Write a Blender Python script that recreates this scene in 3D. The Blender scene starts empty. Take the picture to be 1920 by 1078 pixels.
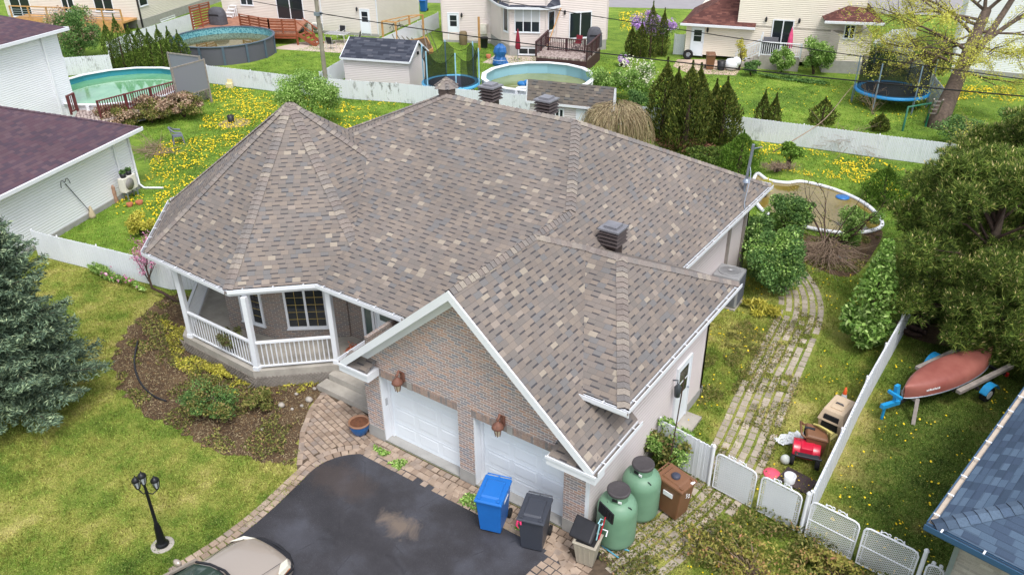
import bpy, math, random
import numpy as np
from mathutils import Vector, Matrix

SC = bpy.context.scene
# ------------------------------------------------------------------ camera
PITCH, ROLL, YAW, FPX = math.radians(29.3), math.radians(0.4), math.radians(-34.75), 1500.0
CAM = Vector((12.54, -11.9635, 14.3))
CFW = Vector((math.sin(YAW)*math.cos(PITCH), math.cos(YAW)*math.cos(PITCH), -math.sin(PITCH)))
_r = Vector((math.cos(YAW), -math.sin(YAW), 0)); _d = CFW.cross(_r)
CRT = math.cos(ROLL)*_r + math.sin(ROLL)*_d
CDN = -math.sin(ROLL)*_r + math.cos(ROLL)*_d
cam = bpy.data.cameras.new("camera"); camo = bpy.data.objects.new("camera", cam)
SC.collection.objects.link(camo)
cam.sensor_width = 36.0; cam.lens = FPX/1920*36; cam.clip_end = 1000
M = Matrix((( CRT.x, -CDN.x, -CFW.x, CAM.x), (CRT.y, -CDN.y, -CFW.y, CAM.y), (CRT.z, -CDN.z, -CFW.z, CAM.z), (0, 0, 0, 1)))
camo.matrix_world = M
SC.camera = camo
# ------------------------------------------------------------------ sky, sun, exposure
W = bpy.data.worlds.new("World"); SC.world = W; W.use_nodes = True
wn = W.node_tree
sky = wn.nodes.new("ShaderNodeTexSky"); sky.sky_type = 'NISHITA'; sky.sun_disc = False
SUN_EL, SUN_AZ = math.radians(62), math.radians(124)     # azimuth measured clockwise from +Y
sky.sun_elevation = SUN_EL; sky.sun_rotation = SUN_AZ
sky.dust_density = 2.5; sky.air_density = 1.0; sky.ozone_density = 1.0
hs = wn.nodes.new("ShaderNodeHueSaturation"); hs.inputs['Saturation'].default_value = 0.42
wn.links.new(sky.outputs[0], hs.inputs['Color'])
wn.links.new(hs.outputs[0], wn.nodes['Background'].inputs[0])
wn.nodes['Background'].inputs[1].default_value = 0.15
sl = bpy.data.lights.new("sun", 'SUN'); sl.energy = 1.1; sl.angle = math.radians(15); sl.color = (1, .975, .94)
so = bpy.data.objects.new("sun", sl); SC.collection.objects.link(so)
sd = Vector((math.sin(SUN_AZ)*math.cos(SUN_EL), math.cos(SUN_AZ)*math.cos(SUN_EL), math.sin(SUN_EL)))
so.rotation_euler = sd.to_track_quat('Z', 'Y').to_euler()
so.location = (0, 0, 40)
SC.view_settings.view_transform = 'Standard'; SC.view_settings.look = 'None'
SC.view_settings.exposure = 0.97; SC.view_settings.gamma = 1.0
SC.cycles.max_bounces = 6; SC.cycles.diffuse_bounces = 3; SC.cycles.glossy_bounces = 2
SC.cycles.transmission_bounces = 2; SC.cycles.transparent_max_bounces = 6
SC.cycles.use_denoising = True

# ------------------------------------------------------------------ helpers
rnd = random.Random(7); npr = np.random.default_rng(11)
def at(px, py, z=0.0):                      # a pixel of the photograph taken to the level z
    d = CFW + CRT*((px-960)/FPX) + CDN*((py-539)/FPX)
    p = CAM + d*((z-CAM.z)/d.z); return Vector((p.x, p.y, z))
def atxy(px, py, z=0.0):
    p = at(px, py, z); return (p.x, p.y)
def topz(py, b):                            # height over ground point b that reaches pixel row py
    best, bz = 1e9, 0
    for k in range(0, 1600):
        q = Vector((b[0], b[1], k*0.01)) - CAM
        y = 539 + FPX*q.dot(CDN)/q.dot(CFW)
        if abs(y-py) < best: best, bz = abs(y-py), k*0.01
    return bz
def lin(c):
    c = c/255.0
    return c/12.92 if c <= 0.04045 else ((c+0.055)/1.055)**2.4
def C(r, g, b, k=1.0): return (min(1, lin(r)*k), min(1, lin(g)*k), min(1, lin(b)*k), 1)
def V(*a): return Vector(a[0]) if len(a) == 1 else Vector(a)

class T:                                     # small node-tree writer
    def __init__(s, name, rough=.7, metal=0, spec=.4):
        s.m = bpy.data.materials.new(name); s.m.use_nodes = True; s.t = s.m.node_tree
        s.b = s.t.nodes['Principled BSDF']; s.out = s.t.nodes['Material Output']
        s.b.inputs['Roughness'].default_value = rough; s.b.inputs['Metallic'].default_value = metal
        s.b.inputs['Specular IOR Level'].default_value = spec
    def n(s, typ, ins=None, **pr):
        nd = s.t.nodes.new(typ)
        for k, v in pr.items(): setattr(nd, k, v)
        for k, v in (ins or {}).items(): s.put(nd.inputs[k], v)
        return nd
    def put(s, inp, v):
        if isinstance(v, bpy.types.NodeSocket): s.t.links.new(v, inp)
        else: inp.default_value = v
    def mth(s, op, a, b=0.0, c=0.0, clamp=False):
        nd = s.n('ShaderNodeMath', {0: a, 1: b, 2: c}, operation=op); nd.use_clamp = clamp; return nd.outputs[0]
    def noise(s, scale, detail=4, rough=.55, vec=None, dist=0):
        nd = s.n('ShaderNodeTexNoise', {'Scale': scale, 'Detail': detail, 'Roughness': rough, 'Distortion': dist})
        if vec is None: vec = s.obj()
        s.put(nd.inputs['Vector'], vec); return nd.outputs['Fac']
    def obj(s): return s.n('ShaderNodeTexCoord').outputs['Object']
    def uv(s): return s.n('ShaderNodeTexCoord').outputs['UV']
    def island(s): return s.n('ShaderNodeNewGeometry').outputs['Random Per Island']
    def ramp(s, fac, stops, interp='LINEAR'):
        nd = s.n('ShaderNodeValToRGB', {0: fac}); cr = nd.color_ramp; cr.interpolation = interp
        while len(cr.elements) < len(stops): cr.elements.new(.5)
        for e, (p, c) in zip(cr.elements, stops): e.position = p; e.color = c
        return nd.outputs[0]
    def mix(s, fac, a, b, mode='MIX'):
        nd = s.n('ShaderNodeMix', data_type='RGBA', blend_type=mode)
        s.put(nd.inputs[0], fac); s.put(nd.inputs[6], a); s.put(nd.inputs[7], b); return nd.outputs[2]
    def mapr(s, v, a, b, c=0.0, d=1.0, smooth=False):
        nd = s.n('ShaderNodeMapRange', {0: v, 1: a, 2: b, 3: c, 4: d})
        if smooth: nd.interpolation_type = 'SMOOTHSTEP'
        return nd.outputs[0]
    def color(s, c): s.put(s.b.inputs['Base Color'], c); return s
    def bump(s, h, strength=.5, dist=.02):
        nd = s.n('ShaderNodeBump', {'Strength': strength, 'Distance': dist, 'Height': h})
        s.t.links.new(nd.outputs[0], s.b.inputs['Normal']); return s
    def white(s, vec): 
        nd = s.n('ShaderNodeTexWhiteNoise', noise_dimensions='2D'); s.put(nd.inputs['Vector'], vec); return nd.outputs['Value']
    def xyz(s, v):
        nd = s.n('ShaderNodeSeparateXYZ', {0: v}); return nd.outputs
    def comb(s, x, y, z=0.0):
        return s.n('ShaderNodeCombineXYZ', {0: x, 1: y, 2: z}).outputs[0]

_mc = {}
def paint(name, col, rough=.55, metal=0, amt=.12, scale=3.0, bump=0, bscale=60, spec=.4):
    if name in _mc: return _mc[name]
    t = T(name, rough, metal, spec)
    f = t.noise(scale, 5, .6)
    k0 = tuple(max(0, c*(1-amt)) for c in col[:3])+(1,); k1 = tuple(min(1, c*(1+amt)) for c in col[:3])+(1,)
    t.color(t.ramp(f, [(.3, k0), (.7, k1)]))
    if bump: t.bump(t.noise(bscale, 3), bump, .01)
    _mc[name] = t.m; return t.m
def island_mat(name, stops, rough=.8, nscale=1.5, namt=.25, bump=0, transl=0):
    t = T(name, rough, 0, .25)
    base = t.ramp(t.island(), stops)
    f = t.noise(nscale, 3)
    g = t.mapr(f, .3, .7, 1-namt, 1+namt)
    hsv = t.n('ShaderNodeHueSaturation', {'Value': g, 'Color': base})
    t.color(hsv.outputs[0])
    if bump: t.bump(t.noise(40, 3), bump, .01)
    if transl:
        tr = t.n('ShaderNodeBsdfTranslucent', {'Color': hsv.outputs[0]})
        mx = t.n('ShaderNodeMixShader', {0: transl, 1: t.b.outputs[0], 2: tr.outputs[0]})
        t.t.links.new(mx.outputs[0], t.out.inputs[0])
    return t.m

def shingle(name, stops, course=.15, tab=.215, dash=(56, 56, 62), dashk=.8, edge=.35):
    t = T(name, .92, 0, .15)
    x, y, _ = t.xyz(t.uv())
    v = t.mth('DIVIDE', y, course); row = t.mth('FLOOR', v); fv = t.mth('FRACT', v)
    off = t.mth('MULTIPLY', t.white(t.comb(row, 3.7)), 7.0)
    wob = t.mth('MULTIPLY', t.noise(3.5, 1, .5, t.comb(x, row)), .5)
    u = t.mth('ADD', t.mth('ADD', t.mth('DIVIDE', x, tab), off), wob)
    cell = t.mth('FLOOR', u); fu = t.mth('FRACT', u)
    par = t.mth('LESS_THAN', t.mth('FRACT', t.mth('MULTIPLY', cell, .5)), .25)
    half = t.mth('FLOOR', t.mth('MULTIPLY', u, 1.0))
    r = t.white(t.comb(half, row))
    col = t.ramp(r, stops, 'CONSTANT')
    big = t.mapr(t.noise(.35, 3, .5, t.uv()), .3, .7, .88, 1.1)
    fine = t.mapr(t.noise(55, 2, .6, t.uv()), .25, .75, .86, 1.14)
    hs = t.n('ShaderNodeHueSaturation', {'Value': t.mth('MULTIPLY', big, fine), 'Color': col})
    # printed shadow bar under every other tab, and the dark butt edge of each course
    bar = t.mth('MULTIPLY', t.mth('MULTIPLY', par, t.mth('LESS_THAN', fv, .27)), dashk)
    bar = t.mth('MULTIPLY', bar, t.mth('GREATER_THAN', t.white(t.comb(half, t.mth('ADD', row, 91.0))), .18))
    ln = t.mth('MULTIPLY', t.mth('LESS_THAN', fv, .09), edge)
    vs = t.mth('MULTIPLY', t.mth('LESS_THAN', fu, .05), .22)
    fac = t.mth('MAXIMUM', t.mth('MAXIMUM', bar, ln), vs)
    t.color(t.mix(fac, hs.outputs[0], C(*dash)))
    h = t.mth('ADD', t.mth('MULTIPLY', fv, -1.0), t.mth('MULTIPLY', par, .35))
    t.bump(h, .35, .012)
    return t.m
def bricks(name, stops, mortar, bw=.2, bh=.072, joint=.1):
    t = T(name, .85, 0, .2)
    x, y, _ = t.xyz(t.uv())
    v = t.mth('DIVIDE', y, bh); row = t.mth('FLOOR', v); fv = t.mth('FRACT', v)
    u = t.mth('ADD', t.mth('DIVIDE', x, bw), t.mth('MULTIPLY', row, .5)); cell = t.mth('FLOOR', u); fu = t.mth('FRACT', u)
    col = t.ramp(t.white(t.comb(cell, row)), stops)
    fine = t.mapr(t.noise(40, 3, .6, t.uv()), .3, .7, .85, 1.15)
    hs = t.n('ShaderNodeHueSaturation', {'Value': fine, 'Color': col})
    mo = t.mth('MAXIMUM', t.mth('LESS_THAN', fv, joint*1.9), t.mth('LESS_THAN', fu, joint*.62))
    t.color(t.mix(mo, hs.outputs[0], mortar))
    t.bump(t.mth('SUBTRACT', 1.0, mo), .5, .008)
    return t.m
def siding(name, col, lap=.115, dirt=.1, gap=.5):
    t = T(name, .5, 0, .35)
    x, y, _ = t.xyz(t.uv())
    fv = t.mth('FRACT', t.mth('DIVIDE', y, lap))
    k0 = tuple(c*(1-dirt) for c in col[:3])+(1,)
    base = t.ramp(t.noise(.9, 4, .6, t.uv()), [(.35, k0), (.6, col)])
    t.color(base)
    h = t.mth('SUBTRACT', 1.0, fv); h = t.mth('MULTIPLY', h, t.mapr(fv, 0, .2, 0, 1))
    t.bump(h, .8, .026)
    return t.m

# ---- mesh builder
class MB:
    def __init__(s): s.v = []; s.f = []; s.m = []; s.s = []; s.uv = {}
    def face(s, pts, m=0, uv=None, smooth=False):
        i = len(s.v); s.v += [tuple(p) for p in pts]; s.f.append(list(range(i, i+len(pts)))); s.m.append(m); s.s.append(smooth)
        if uv: s.uv[len(s.f)-1] = uv
        return s
    def idx(s, vs, fs, m=0, smooth=False):
        i = len(s.v); s.v += [tuple(p) for p in vs]
        for f in fs: s.f.append([i+k for k in f]); s.m.append(m); s.s.append(smooth)
        return s
    def hexa(s, b, t, m=0):                 # 4 bottom + 4 top points
        return s.idx(list(b)+list(t), [(3,2,1,0),(4,5,6,7),(0,1,5,4),(1,2,6,5),(2,3,7,6),(3,0,4,7)], m)
    def box(s, x0, y0, z0, x1, y1, z1, m=0):
        return s.hexa([(x0,y0,z0),(x1,y0,z0),(x1,y1,z0),(x0,y1,z0)], [(x0,y0,z1),(x1,y0,z1),(x1,y1,z1),(x0,y1,z1)], m)
    def cbox(s, c, size, rz=0, m=0):
        hx, hy, hz = size[0]/2, size[1]/2, size[2]/2; ca, sa = math.cos(rz), math.sin(rz)
        q = [(c[0]+x*ca-y*sa, c[1]+x*sa+y*ca) for x, y in ((-hx,-hy),(hx,-hy),(hx,hy),(-hx,hy))]
        return s.hexa([(x,y,c[2]-hz) for x,y in q], [(x,y,c[2]+hz) for x,y in q], m)
    def bar(s, p, q, w, h=None, up=(0,0,1), m=0):
        p, q = V(p), V(q); h = h or w; d = (q-p).normalized(); u = V(up)
        if abs(d.dot(u)) > .98: u = Vector((0,1,0))
        r = d.cross(u).normalized(); u = r.cross(d)
        o = [r*a*w/2+u*b*h/2 for a, b in ((-1,-1),(1,-1),(1,1),(-1,1))]
        return s.hexa([p+k for k in o], [q+k for k in o], m)
    def tube(s, pts, r, n=8, m=0, cap=True, closed=False):
        pts = [V(p) for p in pts]; k = len(pts); rs = r if isinstance(r, (list, tuple)) else [r]*k
        vs, fs = [], []; pu = None
        for i, p in enumerate(pts):
            a = pts[(i-1) % k] if (i or closed) else p; b = pts[(i+1) % k] if (i < k-1 or closed) else p
            d = (b-a)
            d = d.normalized() if d.length > 1e-9 else Vector((0,0,1))
            u = pu if pu is not None else (Vector((0,0,1)) if abs(d.z) < .9 else Vector((1,0,0)))
            r1 = d.cross(u)
            if r1.length < 1e-6: r1 = d.cross(Vector((.3,.9,.1)))
            r1.normalize(); u = r1.cross(d).normalized(); pu = u
            for j in range(n):
                t = 2*math.pi*j/n; vs.append(p+(r1*math.cos(t)+u*math.sin(t))*rs[i])
        for i in range(k if closed else k-1):
            for j in range(n):
                i2 = (i+1) % k
                fs.append((i*n+j, i*n+(j+1) % n, i2*n+(j+1) % n, i2*n+j))
        s.idx(vs, fs, m, True)
        if cap and not closed and n > 3:
            s.face([vs[j] for j in reversed(range(n))], m); s.face([vs[(k-1)*n+j] for j in range(n)], m)
        return s
    def lathe(s, prof, c=(0,0,0), n=24, m=0, smooth=True, cap=True):
        vs, fs = [], []
        for r, z in prof:
            for j in range(n):
                t = 2*math.pi*j/n; vs.append((c[0]+r*math.cos(t), c[1]+r*math.sin(t), c[2]+z))
        for i in range(len(prof)-1):
            for j in range(n): fs.append((i*n+j, i*n+(j+1) % n, (i+1)*n+(j+1) % n, (i+1)*n+j))
        s.idx(vs, fs, m, smooth)
        if cap and prof[0][0] > 1e-4: s.face([vs[j] for j in reversed(range(n))], m)
        if cap and prof[-1][0] > 1e-4: s.face([vs[(len(prof)-1)*n+j] for j in range(n)], m)
        return s
    def prism(s, poly, z0, z1, m=0, bottom=True):
        n = len(poly); a = sum(poly[i][0]*poly[(i+1) % n][1]-poly[(i+1) % n][0]*poly[i][1] for i in range(n))
        if a < 0: poly = poly[::-1]
        vs = [(p[0],p[1],z0) for p in poly]+[(p[0],p[1],z1) for p in poly]
        fs = [tuple(range(n, 2*n))]+[(i,(i+1) % n,n+(i+1) % n,n+i) for i in range(n)]
        if bottom: fs.append(tuple(reversed(range(n))))
        return s.idx(vs, fs, m)
    def ball(s, c, r, n=12, m=0, sq=(1,1,1)):
        pr = [(max(1e-5, math.sin(math.pi*i/(n//2))), -math.cos(math.pi*i/(n//2))) for i in range(n//2+1)]
        vs, fs = [], []
        for a, z in pr:
            for j in range(n):
                t = 2*math.pi*j/n; vs.append((c[0]+r*sq[0]*a*math.cos(t), c[1]+r*sq[1]*a*math.sin(t), c[2]+r*sq[2]*z))
        for i in range(len(pr)-1):
            for j in range(n): fs.append((i*n+j, i*n+(j+1) % n, (i+1)*n+(j+1) % n, (i+1)*n+j))
        return s.idx(vs, fs, m, True)
    def build(s, name, mats, parent=None, world=True, bevel=0, smoothall=False, sub=0):
        me = bpy.data.meshes.new(name)
        vs = s.v
        if parent is not None and world:
            inv = wmat(parent).inverted(); vs = [tuple(inv @ Vector(p)) for p in s.v]
        me.from_pydata(vs, [], s.f)
        if not isinstance(mats, (list, tuple)): mats = [mats]
        for m in mats: me.materials.append(m)
        uvl = me.uv_layers.new(name="UVMap")
        for p in me.polygons:
            p.material_index = s.m[p.index]; p.use_smooth = smoothall or s.s[p.index]
            if p.index in s.uv:
                for li, c in zip(p.loop_indices, s.uv[p.index]): uvl.data[li].uv = c
            else:
                n = p.normal
                t = Vector((0,0,1)).cross(n)
                t = Vector((1,0,0)) if t.length < .02 else t.normalized()
                b = n.cross(t)
                for li in p.loop_indices:
                    co = me.vertices[me.loops[li].vertex_index].co; uvl.data[li].uv = (co.dot(t), co.dot(b))
        o = bpy.data.objects.new(name, me); SC.collection.objects.link(o)
        if parent is not None: o.parent = parent
        if bevel:
            b = o.modifiers.new("bevel", 'BEVEL'); b.width = bevel; b.segments = 2; b.limit_method = 'ANGLE'
        if sub:
            b = o.modifiers.new("sub", 'SUBSURF'); b.levels = sub; b.render_levels = sub
        return o
def wmat(o):
    m = Matrix.LocRotScale(o.location, o.rotation_euler, o.scale)
    return wmat(o.parent) @ m if o.parent else m
def tag(o, label, cat, group=None):
    o['label'] = label; o['category'] = cat
    if group: o['group'] = group
    return o
def thing(name, label, cat, loc=(0,0,0), rz=0, group=None):
    o = bpy.data.objects.new(name, None); SC.collection.objects.link(o); o.empty_display_size = .2
    o.location = loc; o.rotation_euler = (0, 0, rz); return tag(o, label, cat, group)
def struct(o, kind='structure'): o['kind'] = kind; return o
def dup(root, loc, rz, label, group=None, scale=None):
    r = root.copy(); SC.collection.objects.link(r); r.location = loc; r.rotation_euler = (0,0,rz); r['label'] = label
    if scale: r.scale = scale
    if group: r['group'] = group
    for ch in list(root.children):
        c = ch.copy(); SC.collection.objects.link(c); c.parent = r
        for g in list(ch.children):
            d = g.copy(); SC.collection.objects.link(d); d.parent = c
    return r

# ---- big numpy meshes (foliage, grass)
def npmesh(name, verts, k, mat, parent=None, world=True):       # verts (n*k,3): n faces of k corners
    verts = np.asarray(verts, dtype=np.float64).reshape(-1, 3)
    if parent is not None and world:
        inv = np.array(wmat(parent).inverted()); verts = verts @ inv[:3,:3].T + inv[:3,3]
    n = len(verts)//k
    me = bpy.data.meshes.new(name)
    me.vertices.add(n*k); me.vertices.foreach_set("co", verts.astype(np.float32).ravel())
    me.loops.add(n*k); me.loops.foreach_set("vertex_index", np.arange(n*k, dtype=np.int32))
    me.polygons.add(n); me.polygons.foreach_set("loop_start", np.arange(0, n*k, k, dtype=np.int32))
    me.update(calc_edges=True); me.validate()
    for m in (mat if isinstance(mat, (list, tuple)) else [mat]): me.materials.append(m)
    o = bpy.data.objects.new(name, me); SC.collection.objects.link(o)
    if parent is not None: o.parent = parent
    return o
def unit(a): return a/np.maximum(1e-9, np.linalg.norm(a, axis=-1, keepdims=True))
def leafverts(P, L, Wd, D=None, flat=0.0):                      # diamonds at P, long axis D (random when None)
    n = len(P)
    if D is None: D = npr.normal(size=(n,3))
    D = unit(np.asarray(D, float)); R = npr.normal(size=(n,3))
    if flat: R[:,2] *= (1-flat)
    S = unit(np.cross(D, R)); L = np.broadcast_to(np.asarray(L, float).reshape(-1,1), (n,1)); Wd = np.broadcast_to(np.asarray(Wd, float).reshape(-1,1), (n,1))
    a = P - D*L*.5; c = P + D*L*.5; b = P + S*Wd*.5 + D*L*.05; d = P - S*Wd*.5 + D*L*.05
    return np.stack([a,b,c,d], 1).reshape(-1,3)
def triverts(P, D, L, Wd):
    n = len(P); D = unit(D); S = unit(np.cross(D, npr.normal(size=(n,3))))
    L = np.broadcast_to(np.asarray(L, float).reshape(-1,1), (n,1)); Wd = np.broadcast_to(np.asarray(Wd, float).reshape(-1,1), (n,1))
    return np.stack([P-S*Wd*.5, P+S*Wd*.5, P+D*L], 1).reshape(-1,3)
def inpoly(X, Y, poly):
    ins = np.zeros(len(X), bool); n = len(poly); j = n-1
    for i in range(n):
        xi, yi = poly[i][0], poly[i][1]; xj, yj = poly[j][0], poly[j][1]
        c = ((yi > Y) != (yj > Y)) & (X < (xj-xi)*(Y-yi)/((yj-yi) or 1e-9)+xi)
        ins ^= c; j = i
    return ins
def vnoise(X, Y, s, seed=0):                                    # smooth value noise on the plane, 0..1
    r = np.random.default_rng(seed).random((64,64)); x = X*s; y = Y*s
    xi = np.floor(x).astype(int); yi = np.floor(y).astype(int); fx = x-xi; fy = y-yi
    fx = fx*fx*(3-2*fx); fy = fy*fy*(3-2*fy)
    g = lambda a, b: r[a % 64, b % 64]
    return (g(xi,yi)*(1-fx)+g(xi+1,yi)*fx)*(1-fy)+(g(xi,yi+1)*(1-fx)+g(xi+1,yi+1)*fx)*fy
def smoothpath(pts, n=8, closed=False):
    pts = [V(p) for p in pts]; out = []; k = len(pts)
    for i in range(k if closed else k-1):
        p0 = pts[(i-1) % k] if closed or i else pts[0]; p1 = pts[i]; p2 = pts[(i+1) % k]; p3 = pts[(i+2) % k] if closed or i+2 < k else pts[-1]
        for j in range(n):
            t = j/n; out.append(.5*((2*p1)+(p2-p0)*t+(2*p0-5*p1+4*p2-p3)*t*t+(3*p1-p0-3*p2+p3)*t**3))
    if not closed: out.append(pts[-1])
    return out
# ------------------------------------------------------------------ materials
WHITE = paint("white_vinyl", C(232,234,238,.92), .45, amt=.03, scale=1.2)
TRIM = paint("white_trim", C(228,231,236,.92), .4, amt=.03, scale=2)
DOORW = paint("white_door_paint", C(232,238,244,.92), .4, amt=.02, scale=1)
CONC = paint("weathered_concrete", C(176,170,160,.8), .9, amt=.18, scale=2.5, bump=.3, bscale=30)
FOUND = paint("foundation_concrete", C(172,170,166,.8), .9, amt=.12, scale=3, bump=.2)
BLACK = paint("black_plastic", C(34,34,38), .45, amt=.15, scale=6)
DARKGLASS = T("dark_window_glass", .08, 0, .6).color(C(34,40,46)).m
GLASSG = T("greenish_glass", .06, 0, .7).color(C(70,88,84)).m
RUBBER = paint("rubber", C(26,26,28), .8, amt=.2)
GALV = paint("galvanised_steel", C(165,175,188,.8), .4, .6, amt=.1)
WOODRED = paint("red_brown_stained_wood", C(150,84,56,.85), .7, amt=.22, scale=5, bump=.2)
WOODDARK = paint("dark_brown_stained_wood", C(72,46,48,.9), .65, amt=.2, scale=5)
WOODMAR = paint("maroon_stained_wood", C(104,50,50,.9), .65, amt=.25, scale=5)
WOODGREY = paint("weathered_grey_wood", C(150,142,134,.85), .8, amt=.25, scale=5, bump=.2)
WOODTAN = paint("new_tan_wood", C(200,152,96,.85), .7, amt=.18, scale=5)
BARK = paint("tree_bark", C(112,96,84,.66), .95, amt=.4, scale=6, bump=.8, bscale=22)
BARKD = paint("dark_bark", C(78,60,52,.8), .95, amt=.35, scale=8, bump=.6)
TWIG = paint("dry_twigs", C(158,136,116,.8), .9, amt=.3, scale=4)
SOIL = T("dark_mulch_soil", .95, 0, .1)
_t = SOIL; _a = _t.noise(.8,5,.65); _b = _t.noise(9,4,.7); _c = _t.noise(38,3,.7)
_k = _t.ramp(_a, [(.3, C(80,64,52,.8)), (.5, C(104,86,68,.8)), (.68, C(130,110,84,.8))])
_k = _t.mix(_t.mapr(_b,.52,.7), _k, C(150,120,84,.8)); _k = _t.mix(_t.mapr(_c,.52,.62), _k, C(58,44,38,.8))
_t.color(_k).bump(_t.mth('ADD',_b,_c), .7, .05); SOIL = SOIL.m

LK = 1.62
def lawn_color(t):
    o = t.obj(); x, y, z = t.xyz(o)
    a = t.noise(.22,4,.6); b = t.noise(1.3,4,.65); c = t.noise(7,3,.7)
    base = t.ramp(t.mth('ADD', t.mth('MULTIPLY',a,.6), t.mth('MULTIPLY',b,.4)),
        [(.36, C(66,88,32,LK)), (.45, C(96,112,44,LK)), (.53, C(126,128,62,LK)), (.62, C(156,146,92,LK))])
    far = t.ramp(t.mth('ADD', t.mth('MULTIPLY',a,.5), t.mth('MULTIPLY',b,.5)),
        [(.38, C(72,104,30,LK)), (.52, C(104,134,38,LK)), (.66, C(134,154,56,LK))])
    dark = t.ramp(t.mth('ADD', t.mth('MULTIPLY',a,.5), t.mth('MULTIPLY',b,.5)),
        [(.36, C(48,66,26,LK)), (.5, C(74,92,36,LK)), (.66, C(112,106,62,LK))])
    far = t.n('ShaderNodeHueSaturation', {'Value': .82, 'Saturation': .95, 'Color': far}).outputs[0]
    k = t.mix(t.mapr(y, 9, 22, smooth=True), base, far)
    k = t.mix(t.mth('MULTIPLY', t.mapr(x, -10.5, -12.5, smooth=True), t.mapr(y, 1.2, 2.4, smooth=True)), k, far)
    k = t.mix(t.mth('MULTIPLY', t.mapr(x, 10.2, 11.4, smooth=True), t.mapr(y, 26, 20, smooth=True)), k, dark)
    k = t.mix(t.mth('MULTIPLY', t.mapr(c,.55,LK), .35), k, C(170,158,96,LK))
    sp = t.noise(34,2,.6); k = t.mix(t.mth('MULTIPLY', t.mapr(sp,.56,.68), .5), k, C(52,70,26,LK*.8)); k = t.mix(t.mth('MULTIPLY', t.mapr(sp,.42,.32), .45), k, C(186,180,110,LK))
    return k
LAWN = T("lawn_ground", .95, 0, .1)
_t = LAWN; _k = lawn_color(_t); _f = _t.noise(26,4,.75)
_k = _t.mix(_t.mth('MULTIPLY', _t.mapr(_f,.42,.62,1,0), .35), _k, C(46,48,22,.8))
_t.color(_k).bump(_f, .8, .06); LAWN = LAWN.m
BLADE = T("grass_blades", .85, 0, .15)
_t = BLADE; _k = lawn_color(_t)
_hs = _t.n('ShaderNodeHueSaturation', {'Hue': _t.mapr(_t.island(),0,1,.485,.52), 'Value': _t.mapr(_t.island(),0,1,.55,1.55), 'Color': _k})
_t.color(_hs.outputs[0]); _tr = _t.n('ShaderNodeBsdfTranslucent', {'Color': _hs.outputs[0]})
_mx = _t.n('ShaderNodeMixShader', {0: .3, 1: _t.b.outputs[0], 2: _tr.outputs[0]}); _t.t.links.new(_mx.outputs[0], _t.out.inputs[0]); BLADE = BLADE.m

ASPH = T("asphalt", .62, 0, .3)
_t = ASPH; _o = _t.obj(); _a = _t.noise(.55,5,.6); _b = _t.noise(2.2,4,.65); _s = _t.noise(90,2,.7); _d = _t.noise(1.1,5,.7,dist=.6)
_k = _t.ramp(_a, [(.32, C(42,41,44)), (.5, C(54,53,57)), (.66, C(70,71,78))])
_sp = _t.mapr(_s,.62,.72); _k = _t.mix(_t.mth('MULTIPLY',_sp,.5), _k, C(140,138,136))
# dried silt stains with outlines of their own
_x,_y,_z = _t.xyz(_o)
def _blob(cx, cy, rx, ry):
    e = _t.mth('SQRT', _t.mth('ADD', _t.mth('POWER', _t.mth('DIVIDE', _t.mth('SUBTRACT',_x,cx), rx), 2.0), _t.mth('POWER', _t.mth('DIVIDE', _t.mth('SUBTRACT',_y,cy), ry), 2.0)))
    e = _t.mth('ADD', e, _t.mth('MULTIPLY', _t.mth('SUBTRACT', _d, .5), 2.6))
    return _t.mapr(e, 1.0, .45, 0, 1)
_p1 = at(745,985); _p2 = at(640,905); _p3 = at(560,1010)
for _p,_rx,_ry,_w,_cc in ((_p1,.62,.45,.85,C(126,112,100,.78)), (_p2,1.1,.6,.45,C(86,74,68,.8)), (_p3,1.0,.5,.25,C(100,102,112,.7))):
    _k = _t.mix(_t.mth('MULTIPLY', _blob(_p.x,_p.y,_rx,_ry), _w), _k, _cc)
_vo = _t.n('ShaderNodeTexVoronoi', {'Scale': .55, 'Randomness': 1.0}, feature='DISTANCE_TO_EDGE'); _t.put(_vo.inputs['Vector'], _t.n('ShaderNodeVectorMath', {0: _o, 1: _t.n('ShaderNodeTexNoise', {'Scale': 1.6,'Detail':5}).outputs['Color']}, operation='ADD').outputs[0])
_cr = _t.mapr(_vo.outputs['Distance'], 0, .012, 1, 0); _cr = _t.mth('MULTIPLY', _cr, _t.mapr(_b,.5,.6)); _k = _t.mix(_t.mth('MULTIPLY',_cr,.45), _k, C(30,30,33))
_t.color(_k); _t.put(_t.b.inputs['Roughness'], _t.mapr(_a,.35,.65,.5,.8)); _t.bump(_s,.35,.008); ASPH = ASPH.m
PAVER = island_mat("concrete_pavers", [(0,C(150,130,114,.8)),(.35,C(170,150,132,.8)),(.7,C(184,164,146,.8)),(1,C(150,136,126,.8))], .9, 3, .2, .3)
PAVERG = island_mat("grey_path_pavers", [(0,C(152,142,128,.86)),(.5,C(168,157,142,.88)),(1,C(182,170,154,.9))], .9, 2, .2, .3)
SAND = paint("joint_sand", C(92,78,64,.8), .95, amt=.3, scale=8)
ROOFST = [(0,C(150,140,133,.62)),(.28,C(143,135,129,.62)),(.46,C(157,145,135,.62)),(.62,C(139,136,135,.62)),(.73,C(160,147,136,.62)),(.83,C(148,137,129,.62)),(.94,C(180,168,153,.66)),(.975,C(170,157,146,.64))]
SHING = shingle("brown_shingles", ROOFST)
CAPS = island_mat("ridge_cap_shingles", [(0,C(142,131,126,.64)),(.3,C(158,146,138,.67)),(.55,C(137,132,130,.64)),(.8,C(166,155,145,.67)),(1,C(178,168,154,.67))], .92, 30, .18)
CAPSHADE = paint("cap_butt_shade", C(62,56,56), .95)  # shade line at each cap's butt face, painted in as a dark colour
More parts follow.
